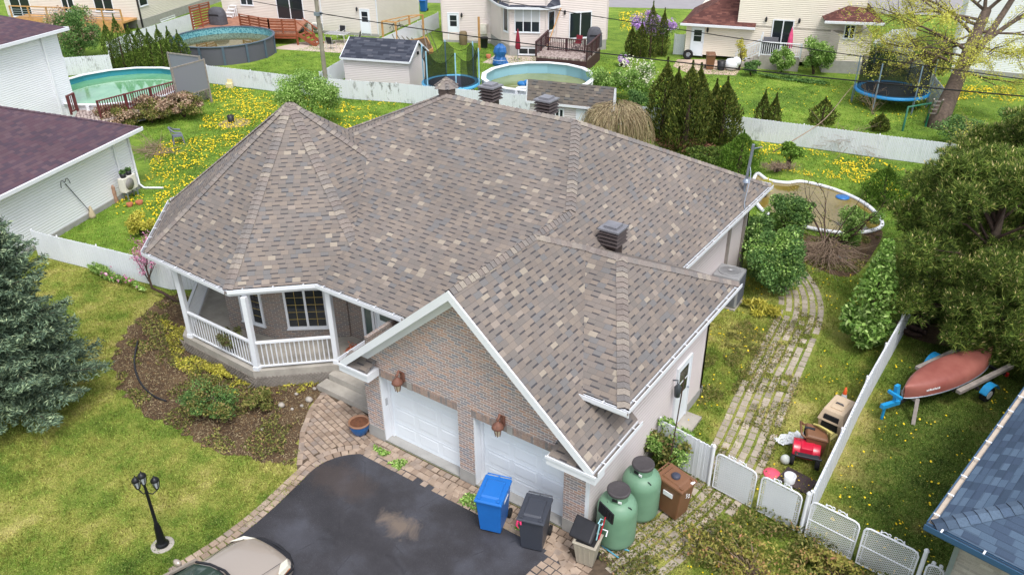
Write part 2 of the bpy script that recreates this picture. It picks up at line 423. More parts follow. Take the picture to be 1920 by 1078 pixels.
SHINGP = shingle("plum_shingles", [(0,C(112,88,98,.58)),(.25,C(116,94,102,.58)),(.5,C(104,86,98,.58)),(.7,C(120,98,106,.58)),(.85,C(98,84,96,.58))], .15, .3, (66,50,60), .15, .5)
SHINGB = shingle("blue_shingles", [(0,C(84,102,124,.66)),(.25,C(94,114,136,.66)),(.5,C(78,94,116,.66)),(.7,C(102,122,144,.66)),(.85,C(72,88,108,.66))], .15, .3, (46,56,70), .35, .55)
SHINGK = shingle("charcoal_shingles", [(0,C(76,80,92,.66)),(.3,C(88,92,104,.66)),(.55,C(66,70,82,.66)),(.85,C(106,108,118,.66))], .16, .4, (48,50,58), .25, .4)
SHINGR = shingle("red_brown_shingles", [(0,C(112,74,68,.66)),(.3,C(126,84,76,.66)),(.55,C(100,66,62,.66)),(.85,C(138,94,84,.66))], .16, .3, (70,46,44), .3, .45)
BRICK = bricks("mixed_brick", [(0,C(176,148,138,.92)),(.2,C(160,140,134,.9)),(.38,C(150,142,142,.9)),(.55,C(142,142,150,.88)),(.7,C(178,154,142,.92)),(.84,C(184,148,130,.92)),(1,C(154,146,144,.9))], C(220,212,206,.92))
BRICKB = bricks("porch_brick", [(0,C(150,130,120,.82)),(.25,C(136,122,114,.82)),(.45,C(124,120,120,.82)),(.7,C(150,130,118,.82)),(1,C(128,124,122,.82))], C(186,178,170,.82))
BRICKG = bricks("pale_grey_brick", [(0,C(172,166,156,.84)),(.4,C(158,152,144,.84)),(.7,C(184,178,168,.84)),(1,C(150,146,140,.84))], C(176,170,160,.8), .24, .08)
SIDW = siding("white_siding", C(236,238,242,.95), .115, .03)
SIDP = siding("pinkish_siding", C(222,212,212,.92), .115, .03)
SIDB = siding("beige_siding", C(222,214,204,.92), .13, .04)
SIDK = siding("rosy_beige_siding", C(226,214,208,.94), .13, .04)
SIDC = siding("cream_siding", C(232,222,206,.95), .13, .04)

# ------------------------------------------------------------------ ground and paving
g = MB().face([(-400,-300,-.004),(400,-300,-.004),(400,500,-.004),(-400,500,-.004)]).build("lawn_ground", LAWN); struct(g)
def polyat(pts, z=0): return [atxy(x, y, z) for x, y in pts]
DRIVE = [tuple(p[:2]) for p in smoothpath([V(*atxy(x,y),0) for x,y in ((180,1190),(330,1085),(425,1024),(500,965),(560,908),(600,872),(650,854),(700,855),(760,882),(860,942),(960,999),(1028,1032),(1050,1062),(1052,1110))], 5)]+[atxy(1060,1300), atxy(0,1300)]
struct(MB().prism(DRIVE, -.05, .02, bottom=False).build("driveway", ASPH))
BED = [tuple(p[:2]) for p in smoothpath([V(*atxy(x,y),0) for x,y in ((600,742),(575,775),(562,830),(556,868),(520,868),(470,858),(400,845),(325,802),(255,765),(220,720),(214,675),(232,625),(270,590),(305,560),(345,548))], 6)]+[(-9.5,1.5),(-3.0,1.5)]
_nb = []
for _i in range(len(BED)-2):
    _a, _b2 = V(*BED[_i],0), V(*BED[_i+1],0); _L = (_b2-_a).length; _m = max(1,int(_L/.12)); _o2 = Vector((-(_b2-_a).y,(_b2-_a).x,0)).normalized()
    for _k2 in range(_m): _q = _a+(_b2-_a)*(_k2/_m)+_o2*rnd.gauss(0,.075); _nb.append((_q.x,_q.y))
BED = _nb+BED[-2:]
b = MB().face([(x,y,.004) for x,y in BED]).build("garden_bed", SOIL); struct(b)
BED2 = [tuple(p[:2]) for p in smoothpath([V(*atxy(x,y),0) for x,y in ((1420,470),(1500,490),(1590,520),(1640,470),(1650,430),(1560,445),(1450,430),(1400,420))], 6, True)]
struct(MB().face([(x,y,.004) for x,y in BED2]).build("garden_bed", SOIL))
BED3 = [tuple(p[:2]) for p in smoothpath([V(*atxy(x,y),0) for x,y in ((1680,600),(1730,606),(1800,612),(1830,635),(1790,650),(1730,640),(1690,625))], 6, True)]
struct(MB().face([(x,y,.004) for x,y in BED3]).build("bare_soil", SOIL))
WALKP = polyat([(603,740)])+[(-3.26,.62),(-.57,.62),(-.57,-.0),(6.3,-.0)]+polyat([(1115,1000),(1190,1052),(1180,1100),(1050,1110),(1050,1062),(1028,1030),(860,940),(760,880),(700,853),(650,852),(600,870),(560,905),(556,868),(565,800),(580,765)])
struct(MB().face([(x,y,.006) for x,y in WALKP]).build("paving_joints", SAND))
pv = MB()
def stone(mb, cx, cy, lx, ly, rz, z=.03, j=.006):
    q = []; ca, sa = math.cos(rz), math.sin(rz)
    for sx, sy in ((-1,-1),(1,-1),(1,1),(-1,1)):
        x = sx*lx/2+rnd.uniform(-j,j); y = sy*ly/2+rnd.uniform(-j,j); q.append((cx+x*ca-y*sa, cy+x*sa+y*ca))
    z += rnd.uniform(-.004,.004)
    inn = [(cx+(x-cx)*.9, cy+(y-cy)*.9) for x, y in q]
    mb.hexa([(x,y,-.02) for x,y in q], [(x,y,z-.012) for x,y in q])
    mb.idx([(x,y,z-.012) for x,y in q]+[(x,y,z) for x,y in inn], [(0,1,5,4),(1,2,6,5),(2,3,7,6),(3,0,4,7),(4,5,6,7)])
def poffset(path, d):
    out = []
    for i, p in enumerate(path):
        a = V(path[max(0,i-1)]); b2 = V(path[min(len(path)-1,i+1)]); t = (b2-a).normalized(); out.append(V(p[0]-t.y*d, p[1]+t.x*d))
    return out
def rowstones(mb, path, L, wdt, z=.03, skip=0, gap=.018):
    path = [V(p[0],p[1]) for p in path]; acc = rnd.uniform(0,L)
    for a, b2 in zip(path, path[1:]):
        seg = (b2-a).length; ang = math.atan2((b2-a).y, (b2-a).x)
        while acc < seg:
            p = a+(b2-a)*(acc/seg)
            if rnd.random() >= skip: stone(mb, p.x, p.y, L-gap, wdt-gap, ang, z)
            acc += L*rnd.uniform(.94,1.06)
        acc -= seg
edge = [V(p[0],p[1]) for p in DRIVE[5:66]]
for k in range(2): rowstones(pv, poffset(edge, .1+.19*k), .2, .19, .03)
ring = [tuple(p) for p in edge]
fill = polyat([(603,744)])+[(-3.2,.58),(-.62,.58)]+polyat([(704,834),(730,848),(700,846),(650,846),(600,862),(566,892),(562,862),(570,805),(584,768)])
for i in range(-30, 31):
    for j in range(-30, 31):
        a = math.radians(-14); ox, oy = -2.0, -.2
        u, v = i*.2+(.1 if j % 2 else 0), j*.165
        x = ox+u*math.cos(a)-v*math.sin(a); y = oy+u*math.sin(a)+v*math.cos(a)
        if inpoly(np.array([x]), np.array([y]), fill)[0] and min((V(x,y)-e).length for e in poffset(edge,.2)) > .2: stone(pv, x, y, .18, .147, a)
rowstones(pv, [V(*atxy(x,y)) for x,y in ((562,868),(568,810),(584,768),(604,742))], .22, .17, .034)
for k in range(4): rowstones(pv, [V(-.4,-.12-.19*k), V(6.2,-.12-.19*k)], .2, .185, .03, .04)
for k in range(7): rowstones(pv, [V(5.75,-.62-.19*k), V(7.0,-.75-.19*k)], .2, .185, .03, .08)
struct(pv.build("walkway", PAVER))
PATHC = smoothpath([V(*atxy(x,y),0) for x,y in ((1150,1075),(1240,1010),(1330,930),(1385,850),(1432,740),(1475,650),(1500,590),(1497,545),(1472,505),(1450,480))], 10)
PATHC = [V(p[0],p[1]) for p in PATHC]
pp = MB()
for k in range(6):
    o = (k-2.5)*.262
    rowstones(pp, poffset(PATHC, o), .3, .22, .02, .06, .03)
struct(pp.build("garden_path", PAVERG))
PATHPOLY = [tuple(p) for p in poffset(PATHC,.85)]+[tuple(p) for p in reversed(poffset(PATHC,-.85))]
struct(MB().face([(x,y,.003) for x,y in PATHPOLY]).build("path_joints", SAND if False else LAWN))
# ------------------------------------------------------------------ the house in the middle
Z = Vector((0,0,1))
house = thing("house", "brick bungalow with a brown shingle hip roof, turret porch and double garage", "house", (-2.5, 7.0, 0))
def pnorm(pts):
    a = (V(pts[1])-V(pts[0])).cross(V(pts[2])-V(pts[0])); a.normalize(); return a if a.z > 0 else -a
def orient(pts):
    a = Vector((0,0,0)); c = sum((V(p) for p in pts), Vector())/len(pts)
    for i in range(len(pts)): a += (V(pts[i])-c).cross(V(pts[(i+1) % len(pts)])-c)
    return pts if a.z > 0 else pts[::-1]
def capline(mb, lo, hi, nA, nB, step=.165, wing=.16, len_=.2):
    lo, hi = V(lo), V(hi); d = (hi-lo).normalized(); L = (hi-lo).length
    def wd(n, other):
        w = d.cross(n).normalized()
        return w if w.dot(other) >= 0 else -w
    # wing directions lie in each plane and point away from the ridge, downhill or outwards
    up = (nA+nB).normalized()
    wa = d.cross(nA).normalized(); wb = d.cross(nB).normalized()
    if wa.dot(nA-nB) < 0: wa = -wa
    if wb.dot(nB-nA) < 0: wb = -wb
    k = int(L/step)
    for i in range(k+1):
        s0 = i*step; s1 = min(L, s0+len_)
        if s1 <= s0+.02: break
        j = rnd.uniform(-.006,.006); h0, h1 = .034, .012
        a0, a1 = lo+d*s0, lo+d*s1; w = wing+j
        q = [a0+wa*w+up*h0*.9, a0+up*h0*1.25, a0+wb*w+up*h0*.9, a1+wa*w+up*h1, a1+up*h1*1.3, a1+wb*w+up*h1]
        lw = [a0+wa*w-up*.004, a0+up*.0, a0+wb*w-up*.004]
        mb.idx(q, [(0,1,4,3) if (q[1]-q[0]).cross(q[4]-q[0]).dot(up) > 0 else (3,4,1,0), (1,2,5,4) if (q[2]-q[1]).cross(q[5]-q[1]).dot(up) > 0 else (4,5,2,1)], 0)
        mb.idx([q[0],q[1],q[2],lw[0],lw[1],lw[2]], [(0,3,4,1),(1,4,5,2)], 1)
def roofpart(name, planes, caps, parent, mat=None, thick=.03, step=.165):
    mb = MB()
    for p in planes: mb.face(orient([V(q) for q in p]))
    o = mb.build(name, mat or SHING, parent)
    c = MB()
    for lo, hi, i, j in caps: capline(c, lo, hi, pnorm(planes[i]), pnorm(planes[j]), step)
    if caps: c.build("ridge_caps", [CAPS if mat is None else mat, CAPSHADE], o)
    return o
def gutter(mb, p, q, out, w=.13, h=.12, hang=.65, lo=-.1):           # p,q roof edge; out = outward horizontal unit
    p, q, out = V(p), V(q), V(out); d = (q-p).normalized(); zz = Vector((0,0,1))
    mb.bar(p+out*.012+zz*(lo-.02), q+out*.012+zz*(lo-.02), .022, .18)          # fascia
    mb.bar(p+out*(w)+zz*(-.035), q+out*(w)+zz*(-.035), .016, .11)              # front lip
    mb.bar(p+out*(w*.5)+zz*(-.095), q+out*(w*.5)+zz*(-.095), w-.01, .012, m=1) # trough
    n = max(1, int((q-p).length/hang))
    for i in range(n): 
        c = p+d*((i+.5)*(q-p).length/n); mb.bar(c+out*.02+zz*.014, c+out*(w+.01)+zz*.014, .03, .008)
GUTTERIN = paint("gutter_silt", C(120,112,106,.8), .9, amt=.35, scale=9)
S2 = [-.7071, .7071]
RL, RR = (-4.2,8.42,6.885), (.8,8.42,6.885)
R1, R2 = (2.43,3.7,5.43), (2.43,5.46,5.43)
E0 = (2.85,2.96,5.8); Vt = (3.6,4.26,5.15); Mb = (4.65,4.26,5.15); Fb = (6.6,7.66,3.45); Vb = (5.55,.86,3.45); Bc = (6.6,.86,3.45)
mainp = [[(-9.0,1.25,3.3),(-.02,1.25,3.3),R2,RR,RL,(-9.2,3.4,4.37)],
         [RR,R2,R1,(4.65,7.66,3.45),(4.82,7.66,3.3),(4.82,15.6,3.3)],
         [RL,RR,(4.82,15.6,3.3),(-11.35,15.6,3.3)],
         [RL,(-9.2,3.4,4.37),(-11.35,5,3.3),(-11.35,15.6,3.3)]]
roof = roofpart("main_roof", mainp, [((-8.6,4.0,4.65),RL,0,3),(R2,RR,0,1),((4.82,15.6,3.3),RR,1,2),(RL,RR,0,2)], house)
# turret
AP = (-7.5,4.6,7.06)
TV = [(-2.3,2.3,3.3),(-5.2,-.42,3.3),(-9.25,-.3,3.3),(-12.1,2.65,3.3),(-12.3,6.8,3.3),(-9.5,9.7,3.3),(-5.3,9.7,3.3),(-2.2,6.8,3.3)]
tp = [[TV[i],TV[(i+1)%8],AP] for i in range(8)]
roofpart("turret_roof", tp, [(TV[i],(AP[0]+(TV[i][0]-AP[0])*.012,AP[1]+(TV[i][1]-AP[1])*.012,AP[2]-.03),i,(i-1)%8) for i in (0,1,2,3,4,5,7)], house)
# garage
P1 = [(2.85,-.4,5.8),(6.57,-.4,2.563),(6.57,1.72,2.563),(5.55,1.72,3.45),(5.07,1.72,3.87),Vt,E0]
P1L = [(2.85,-.4,5.8),E0,R1,R2,(-.02,1.25,3.3),(-.87,1.7,2.563),(-.87,-.4,2.563)]
P4 = [E0,Vt,Mb,Fb,(4.65,7.66,3.45),R1]; P2 = [Mb,Bc,Fb]; P3 = [Vb,Bc,Mb,Vt]
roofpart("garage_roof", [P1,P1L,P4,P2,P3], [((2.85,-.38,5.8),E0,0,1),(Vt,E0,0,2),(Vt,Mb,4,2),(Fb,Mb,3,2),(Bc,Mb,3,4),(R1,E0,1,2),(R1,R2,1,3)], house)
# rear sunroom with cupola
SCn = (-7.6,12.6,5.45); sv = []
for k in range(8):
    a = math.radians(155+45*k); sv.append((SCn[0]+5.3*math.cos(a), SCn[1]+5.3*math.sin(a), 3.3))
sp = [[sv[i],sv[(i+1)%8],SCn] for i in range(8)]
roofpart("sunroom_roof", sp, [(sv[i],SCn,i,(i-1)%8) for i in (0,1,2,3,6,7)], house)
cx, cy, cz = SCn
cu = MB()
hexp = lambda r, z: [(cx+r*math.cos(math.radians(60*k+12)), cy+r*math.sin(math.radians(60*k+12)), z) for k in range(6)]
cu.prism([p[:2] for p in hexp(.36,0)], cz-.25, cz+.27)
LOUV = paint("brown_louvres", C(96,84,80), .7, amt=.2)
cup = cu.build("cupola", LOUV, house)
cm = MB(); r0 = hexp(.52,cz+.25)
for k in range(6): cm.face(orient([r0[k], r0[(k+1)%6], (cx,cy,cz+.62)]))
for k in range(6): capline(cm, r0[k], (cx,cy,cz+.62), pnorm([r0[k],r0[(k+1)%6],(cx,cy,cz+.62)]), pnorm([r0[k-1],r0[k],(cx,cy,cz+.62)]), .15, .09, .17)
cm.build("cupola_roof", [CAPS, CAPSHADE], cup)
cl = MB()
a6, b6 = hexp(.375,0), hexp(.375,0)
for k in range(6):
    p, q = V(a6[k]), V(a6[(k+1)%6])
    for zz in (.02,.08,.14,.2): cl.bar((p.x*.9+q.x*.1,p.y*.9+q.y*.1,cz+zz), (p.x*.1+q.x*.9,p.y*.1+q.y*.9,cz+zz), .03, .02)
cl.build("louvre", paint("tan_louvre", C(150,134,122,.8), .7), cup)
# gutters and soffits
gm = MB()
gutter(gm, (4.82,15.6,3.3), (4.82,7.8,3.3), (1,0,0)); gutter(gm, (-3.4,1.27,3.3), (-.1,1.25,3.3), (0,-1,0))
gutter(gm, (-11.35,9.4,3.3), (-11.35,15.6,3.3), (-1,0,0)); gutter(gm, (6.6,.86,3.45), (6.6,7.66,3.45), (1,0,0))
gutter(gm, (5.5,.86,3.45), (6.73,.86,3.45), (0,-1,0)); gutter(gm, (6.57,-.4,2.563), (6.57,1.7,2.563), (1,0,0)); gutter(gm, (-.87,-.4,2.563), (-.87,1.6,2.563), (-1,0,0))
gutter(gm, (4.82,15.6,3.3), (-11.35,15.6,3.3), (0,1,0))
for a, b in ((0,1),(1,2),(2,3),(3,4),(4,5)):
    p, q = V(TV[a]), V(TV[b])
    if a == 0: p = V(-3.37,1.3,3.3)
    d = (q-p).normalized(); gutter(gm, p, q, (-d.y, d.x, 0) if Vector((-d.y,d.x,0)).dot(p-V(AP)) > 0 else (d.y,-d.x,0))
gm.build("gutter", [TRIM, GUTTERIN], house)
sf = MB()
for poly, z in (([(-3.2,1.27),(4.8,1.27),(4.8,15.58),(-11.3,15.58),(-11.3,5)],3.08),([p[:2] for p in TV],3.07),([(4.6,.9),(6.58,.9),(6.58,7.62),(4.6,7.62)],3.25)):
    sf.face([(x,y,z) for x,y in poly])
sf.build("soffit", TRIM, house)
# gable rakes: fascia boards both sides, with returns
rk = MB()
for sx in (-1,1):
    p = V(2.85,-.41,5.8); q = V(2.85+sx*3.74,-.41,2.546)
    d = (q-p).normalized(); nn = Vector((sx*d.z*-1, 0, 0))
    dn = Vector((0,0,-1))
    def board(y0, y1, off0, off1, m=0):
        a = p+dn*off0; b2 = q+dn*off0; a2 = p+dn*off1; b3 = q+dn*off1
        rk.hexa([(a2.x,y0,a2.z),(b3.x,y0,b3.z),(b3.x,y1,b3.z),(a2.x,y1,a2.z)], [(a.x,y0,a.z),(b2.x,y0,b2.z),(b2.x,y1,b2.z),(a.x,y1,a.z)], m)
    board(-.44,-.40,-.005,.235); board(-.40,-.02,.20,.235); board(-.055,-.004,.235,.46)
    x0, x1 = (5.42,6.66) if sx > 0 else (-.96,.06)                           # eave returns
    rk.box(x0,-.43,2.23,x1,-.012,2.45); rk.box(x0-.02,-.455,2.40,x1+.02,-.43,2.47)
rake = rk.build("rake_board", TRIM, house)
for x0,x1 in ((5.46,6.5),(-.9,.02)): MB().face([(x0,-.4,2.47),(x1,-.4,2.47),(x1,-.012,2.66),(x0,-.012,2.66)]).build("eave_return_roof", SHING, house)
# garage walls
gw = MB()
D1, D2, DH, SP = (.01,2.6), (3.07,5.64), 2.19, .4
def fbox(x0,x1,z0,z1,m=0): gw.box(x0,0,z0,x1,.28,z1,m)
fbox(-.54,D1[0],SP,2.7); fbox(D1[1],D2[0],SP,DH+.005); fbox(D2[1],6.25,SP,2.3)
gw.hexa([(-.54,0,2.19+.51),(6.25,0,2.7),(6.25,.28,2.7),(-.54,.28,2.7)], [(2.8,0,5.55),(2.9,0,5.55),(2.9,.28,5.55),(2.8,.28,5.55)])
gw.box(D1[0],0,DH,D1[1],.28,2.7); gw.box(D1[1],0,DH+.005,D2[0],.28,2.7); gw.box(D2[0],0,DH,6.25,.28,2.7)
gw.build("brick_wall", BRICK, house)
SOLD = island_mat("soldier_bricks", [(0,C(170,146,134,.84)),(.5,C(142,136,134,.84)),(1,C(176,152,138,.84))],.85,12,.2)
for a, b in (D1, D2):                                                      # soldier course over the doors
    sd_ = MB()
    n = int((b-a+.12)/.078)
    for i in range(n):
        x = a-.05+i*.078; sd_.box(x,-.006,DH+.003,x+.068,.01,DH+.215)
    sd_.build("soldier_course", SOLD, house)
fd = MB()
for x0,x1 in ((-.56,D1[0]),(D1[1],D2[0]),(D2[1],6.27)): fd.box(x0,-.02,-.1,x1,.3,SP)
fd.box(D1[0],.02,-.1,D1[1],.6,.05); fd.box(D2[0],.02,-.1,D2[1],.6,.05)
fd.box(6.05,.3,-.1,6.28,6.76,.3); fd.box(4.0,6.7,-.1,6.28,6.82,.3); fd.box(4.1,6.9,-.1,4.385,15.2,.35)
fd.build("foundation", FOUND, house)
cs = MB()
cs.box(6.22,-.012,SP,6.285,.06,2.3)
cs.build("corner_trim", TRIM, house)
for a, b in (D1, D2):                                                      # garage doors with embossed panels
    d = MB(); d.box(a+.09,.3,.05,b-.005,.34,DH)
    for r in range(4):
        z0 = .09+r*.525; d.box(a+.1,.29,z0+.485,b-.01,.296,z0+.49)
        for c in range(3):
            x0 = a+.2+c*.79
            d.hexa([(x0,.3005,z0+.08),(x0+.66,.3005,z0+.08),(x0+.66,.3005,z0+.42),(x0,.3005,z0+.42)],[(x0+.03,.2925,z0+.11),(x0+.63,.2925,z0+.11),(x0+.63,.2925,z0+.39),(x0+.03,.2925,z0+.39)])
    do = d.build("garage_door", DOORW, house)
    f = MB(); f.box(a,.02,.05,a+.03,.3,DH); f.box(b-.03+.03,.0,.05,b+.03,.3,DH) if False else None
    f.box(a+.03,.25,.05,a+.1,.3,DH); f.box(a+.03,.26,DH-.05,b,.3,DH); f.build("door_frame", TRIM, do)
k = MB(); k.box(.035,.12,1.15,.05,.2,1.38); k.build("keypad", paint("grey_keypad", C(170,172,176)), house)
COPPER = paint("aged_copper", C(146,100,84,.62), .6, 0, amt=.25, scale=20)
AMBER = T("lamp_glass", .15).color(C(205,190,160)).m
for cxl in (.9, 3.98):                                                     # coach lamps over the doors
    l = MB(); zc = 2.36
    l.cbox((cxl,-.04,zc+.16),(.11,.06,.26)); l.tube([(cxl,-.05,zc+.3),(cxl,-.16,zc+.42),(cxl,-.24,zc+.3)],[.03,.035,.03],8)
    l.lathe([(.005,.2),(.13,.06),(.15,.0),(.12,-.03)],(cxl,-.24,zc+.1),12); l.lathe([(.02,.0),(.045,.03),(.02,.06)],(cxl,-.24,zc+.3),10)
    for t in range(6):
        a = t*math.pi/3; l.bar((cxl+.1*math.cos(a),-.24+.1*math.sin(a),zc+.08),(cxl+.06*math.cos(a),-.24+.06*math.sin(a),zc-.14),.012)
    lo = l.build("wall_lamp", COPPER, house)
    MB().lathe([(.04,-.14),(.092,.07)],(cxl,-.24,zc),10).build("lamp_glass", AMBER, lo)
    MB().box(cxl+.1,-.02,DH+.0,cxl+.25,.0,DH+.22).build("mounting_block", FOUND, lo)
# siding walls
sw = MB()
sw.box(6.15,.03,.3,6.27,1.76,2.52); sw.box(6.15,1.76,.3,6.27,6.75,3.28); sw.box(4.37,6.6,.3,6.27,6.75,3.28); sw.box(4.25,6.75,.35,4.37,15.15,3.1); sw.box(-10.9,15.0,.3,4.37,15.15,3.1); sw.box(-10.9,6,.3,-10.75,15.1,3.1)
sw.build("siding_wall", SIDP, house)
bw = MB()                                                                   # bump-out gusset wall between the two eaves
bw.hexa([(5.85,1.72,3.1),(6.27,1.72,2.76),(6.27,1.8,2.76),(5.85,1.8,3.1)],[(5.78,1.72,3.26),(6.27,1.72,3.26),(6.27,1.8,3.26),(5.78,1.8,3.26)])
bw.build("gusset_wall", SIDP, house)
# windows and doors ------------------------------------------------
def window(parent, o, dx, w, h, panes=2, mat=TRIM, glass=None, fw=.07, bars=None, name="window"):
    o, dx = V(o), V(dx).normalized(); n = dx.cross(Z); mb = MB(); gl = MB()
    def bx(m, u0, u1, z0, z1, d0, d1):
        pts = [o+dx*u0+n*d0, o+dx*u1+n*d0, o+dx*u1+n*d1, o+dx*u0+n*d1]
        m.hexa([p+Z*z0 for p in pts], [p+Z*z1 for p in pts])
    bx(mb,0,w,0,fw,-.02,.05); bx(mb,0,w,h-fw,h,-.02,.05)
    for i in range(panes+1):
        u = (w-fw)*i/panes; bx(mb,u,u+fw,fw,h-fw,-.02,.05)
    bx(mb,-.03,w+.03,-.035,0,-.01,.075)
    f = mb.build(name, mat, parent)
    bx(gl,fw*.5,w-fw*.5,fw*.5,h-fw*.5,-.01,.018); gl.build("pane", glass or DARKGLASS, f)
    if bars:
        q = MB(); pw = (w-fw)/panes
        for i in range(panes):
            for c in range(1,bars[0]): u = fw+pw*i+(pw-fw)*c/bars[0]; bx(q,u-.007,u+.007,fw,h-fw,.018,.026)
            for r in range(1,bars[1]): z = fw+(h-2*fw)*r/bars[1]; bx(q,fw+pw*i,fw+pw*i+pw-fw,z-.007,z+.007,.018,.026)
        q.build("muntin", bars[2], f)
    return f
BRASS = paint("brass_muntin", C(190,168,104), .35, .5)
def entry_door(parent, o, dx, w=.86, h=2.05, glass=None, halflite=True, name="door", mat=DOORW):
    o, dx = V(o), V(dx).normalized(); n = dx.cross(Z); mb = MB()
    def bx(m,u0,u1,z0,z1,d0,d1,mi=0):
        pts = [o+dx*u0+n*d0, o+dx*u1+n*d0, o+dx*u1+n*d1, o+dx*u0+n*d1]; m.hexa([p+Z*z0 for p in pts],[p+Z*z1 for p in pts],mi)
    bx(mb,.06,w-.06,0,h-.06,-.02,.03); d = mb.build(name, mat, parent)
    f = MB(); bx(f,0,.06,0,h,-.02,.055); bx(f,w-.06,w,0,h,-.02,.055); bx(f,.06,w-.06,h-.06,h,-.02,.055); f.build("door_frame", TRIM, d)
    if halflite:
        q = MB(); bx(q,.2,w-.2,h*.5,h-.22,.0,.036); q.build("door_glass", glass or DARKGLASS, d)
        r = MB(); bx(r,.2,w-.2,h*.5+(h*.5-.22)*.5-.015,h*.5+(h*.5-.22)*.5+.015,.03,.045); r.build("glazing_bar", TRIM, d)
    k = MB(); c = o+dx*(w-.12)+n*.06+Z*1.0; k.ball(c,.03,8); k.build("door_knob", GALV, d)
    return d
def patio_door(parent, o, dx, w=1.8, h=2.05, name="patio_door"):
    return window(parent, o, dx, w, h, 2, TRIM, None, .075, None, name)
ex = at(1290,790).y
entry_door(house, (6.272,4.62,.12), (0,1,0), .95, 2.05)
MB().box(6.28,4.5,0,6.75,5.7,.1).build("door_step", CONC, house)
wl = MB(); wl.tube([(6.29,4.4,1.95),(6.42,4.4,2.0),(6.42,4.4,1.9)],.02,6); wl.lathe([(.02,.12),(.1,.0),(.08,-.28),(.03,-.32)],(6.44,4.4,1.78),10)
wl.build("wall_lamp", paint("grey_lamp_metal", C(70,76,80),.4,.4), house)
# brick bay under the turret and porch
FZ = .6
bayp = [(-3.82,2.63),(-5.66,1.24),(-7.5,.93),(-9.2,2.7),(-9.3,5.2),(-3.8,5.2)]
by = MB(); by.prism(bayp, FZ-.2, 3.1); by.build("brick_bay", BRICKB, house)
ew = MB(); ew.box(-3.82,2.7,.3,-.5,2.85,3.1); ew.box(-.66,.28,.3,-.54,2.85,3.0); ew.build("entry_wall", BRICKB, house)
def onface(a, b, s, z): a, b = V(*a,0), V(*b,0); return a+(b-a)*s+Z*z
cf = (V(-3.82,2.63,0)-V(-5.66,1.24,0)).normalized()
window(house, V(-5.66,1.24,.98)+cf*.42, cf, 1.28, 1.42, 2, TRIM, None, .07, (2,5,BRASS))
lf = (V(-5.66,1.24,0)-V(-7.5,.93,0)).normalized()
window(house, V(-7.5,.93,.98)+lf*.62, lf, .9, 1.4, 2, TRIM, None, .07, (1,5,BRASS))
window(house, (-3.2,2.698,FZ+.02), (1,0,0), .5, 2.15, 1, TRIM, GLASSG, .1, None, "sidelight")
entry_door(house, (-2.66,2.698,FZ), (1,0,0), .95, 2.15, GLASSG)
window(house, (-1.66,2.698,FZ+.02), (1,0,0), .5, 2.15, 1, TRIM, GLASSG, .1, None, "sidelight")
PORCH = [(-.55,1.45),(-3.05,1.27),(-4.86,-.36),(-8.3,-.3),(-10.9,2.4),(-11.1,6.2),(-9,6.2),(-9,2.85),(-.55,2.85)]
MB().prism(PORCH, .0, FZ, bottom=False).build("porch_floor", CONC, house)
st = MB(); st.box(-3.15,1.0,0,-.55,1.5,.4); st.box(-3.25,.6,0,-.55,1.0,.2); st.build("porch_steps", CONC, house, bevel=.015)
posts = [(-3.12,1.38),(-4.83,-.2),(-8.0,-.18),(-10.5,2.45),(-10.8,5.6)]
for x, y in posts:
    p = MB(); p.cbox((x,y,(FZ+3.08)/2),(.15,.15,3.08-FZ),math.radians(20)); p.cbox((x,y,FZ+.06),(.19,.19,.12),math.radians(20)); p.build("porch_post", TRIM, house)
for a, b in zip(posts, posts[1:]):
    r = MB(); p, q = V(*a,0), V(*b,0); d = (q-p).normalized(); p += d*.08; q -= d*.08
    r.bar(p+Z*(FZ+.92), q+Z*(FZ+.92), .09, .06); r.bar(p+Z*(FZ+.1), q+Z*(FZ+.1), .05, .045)
    n = int((q-p).length/.13)
    for i in range(1,n): c = p+(q-p)*(i/n); r.bar(c+Z*(FZ+.1), c+Z*(FZ+.9), .026, .026)
    r.build("railing", TRIM, house)
# lattice skirt below the porch front
lt = MB()
for a, b in ((PORCH[1],PORCH[2]),(PORCH[2],PORCH[3])):
    p, q = V(*a,0), V(*b,0); d = (q-p).normalized(); o2 = Vector((d.y,-d.x,0))
    if o2.dot(V(-6,3,0)-p) > 0: o2 = -o2
    L = (q-p).length; n = int(L/.11)
    for i in range(n):
        c = p+d*(i*.11)+o2*.02; lt.bar(c+Z*.04, c+d*.36+Z*.4, .012, .03); lt.bar(c+d*.36+Z*.04+o2*.013, c+Z*.4+o2*.013, .012, .03)
lt.build("porch_lattice", WOODGREY, house)
# roof vents
VENT = paint("brown_vent_metal", C(74,64,62), .5, .2, amt=.1); VCAP = paint("grey_vent_cap", C(140,140,146,.8), .5, .2)
def roofvent(x, y, zb, ztop, s=.62):
    v = MB(); v.cbox((x,y,(zb+ztop)/2-.1),(s*.66,s*.66,ztop-zb-.1))
    for k2 in range(4):
        z = ztop-.1-k2*.11; v.hexa([(x+a*s/2,y+b2*s/2,z-.05) for a,b2 in ((-1,-1),(1,-1),(1,1),(-1,1))],[(x+a*s*.42,y+b2*s*.42,z+.01) for a,b2 in ((-1,-1),(1,-1),(1,1),(-1,1))])
    o = v.build("roof_vent", VENT, house)
    c = MB(); c.cbox((x,y,ztop-.04),(s*1.02,s*1.02,.05)); c.cbox((x,y,ztop+.02),(s*.62,s*.62,.07)); c.build("vent_cap", VCAP, o)
roofvent(3.55,5.85,3.9,5.1); roofvent(-3.35,9.75,5.9,7.05); roofvent(-1.2,9.9,5.7,6.9)
mp = at(1401,352,3.75); ms = MB(); ms.tube([(mp.x-.1,mp.y,3.4),(mp.x,mp.y,5.3)],.05,10); ms.lathe([(.14,0),(.1,.08),(.055,.12)],(mp.x-.06,mp.y,3.95),10)
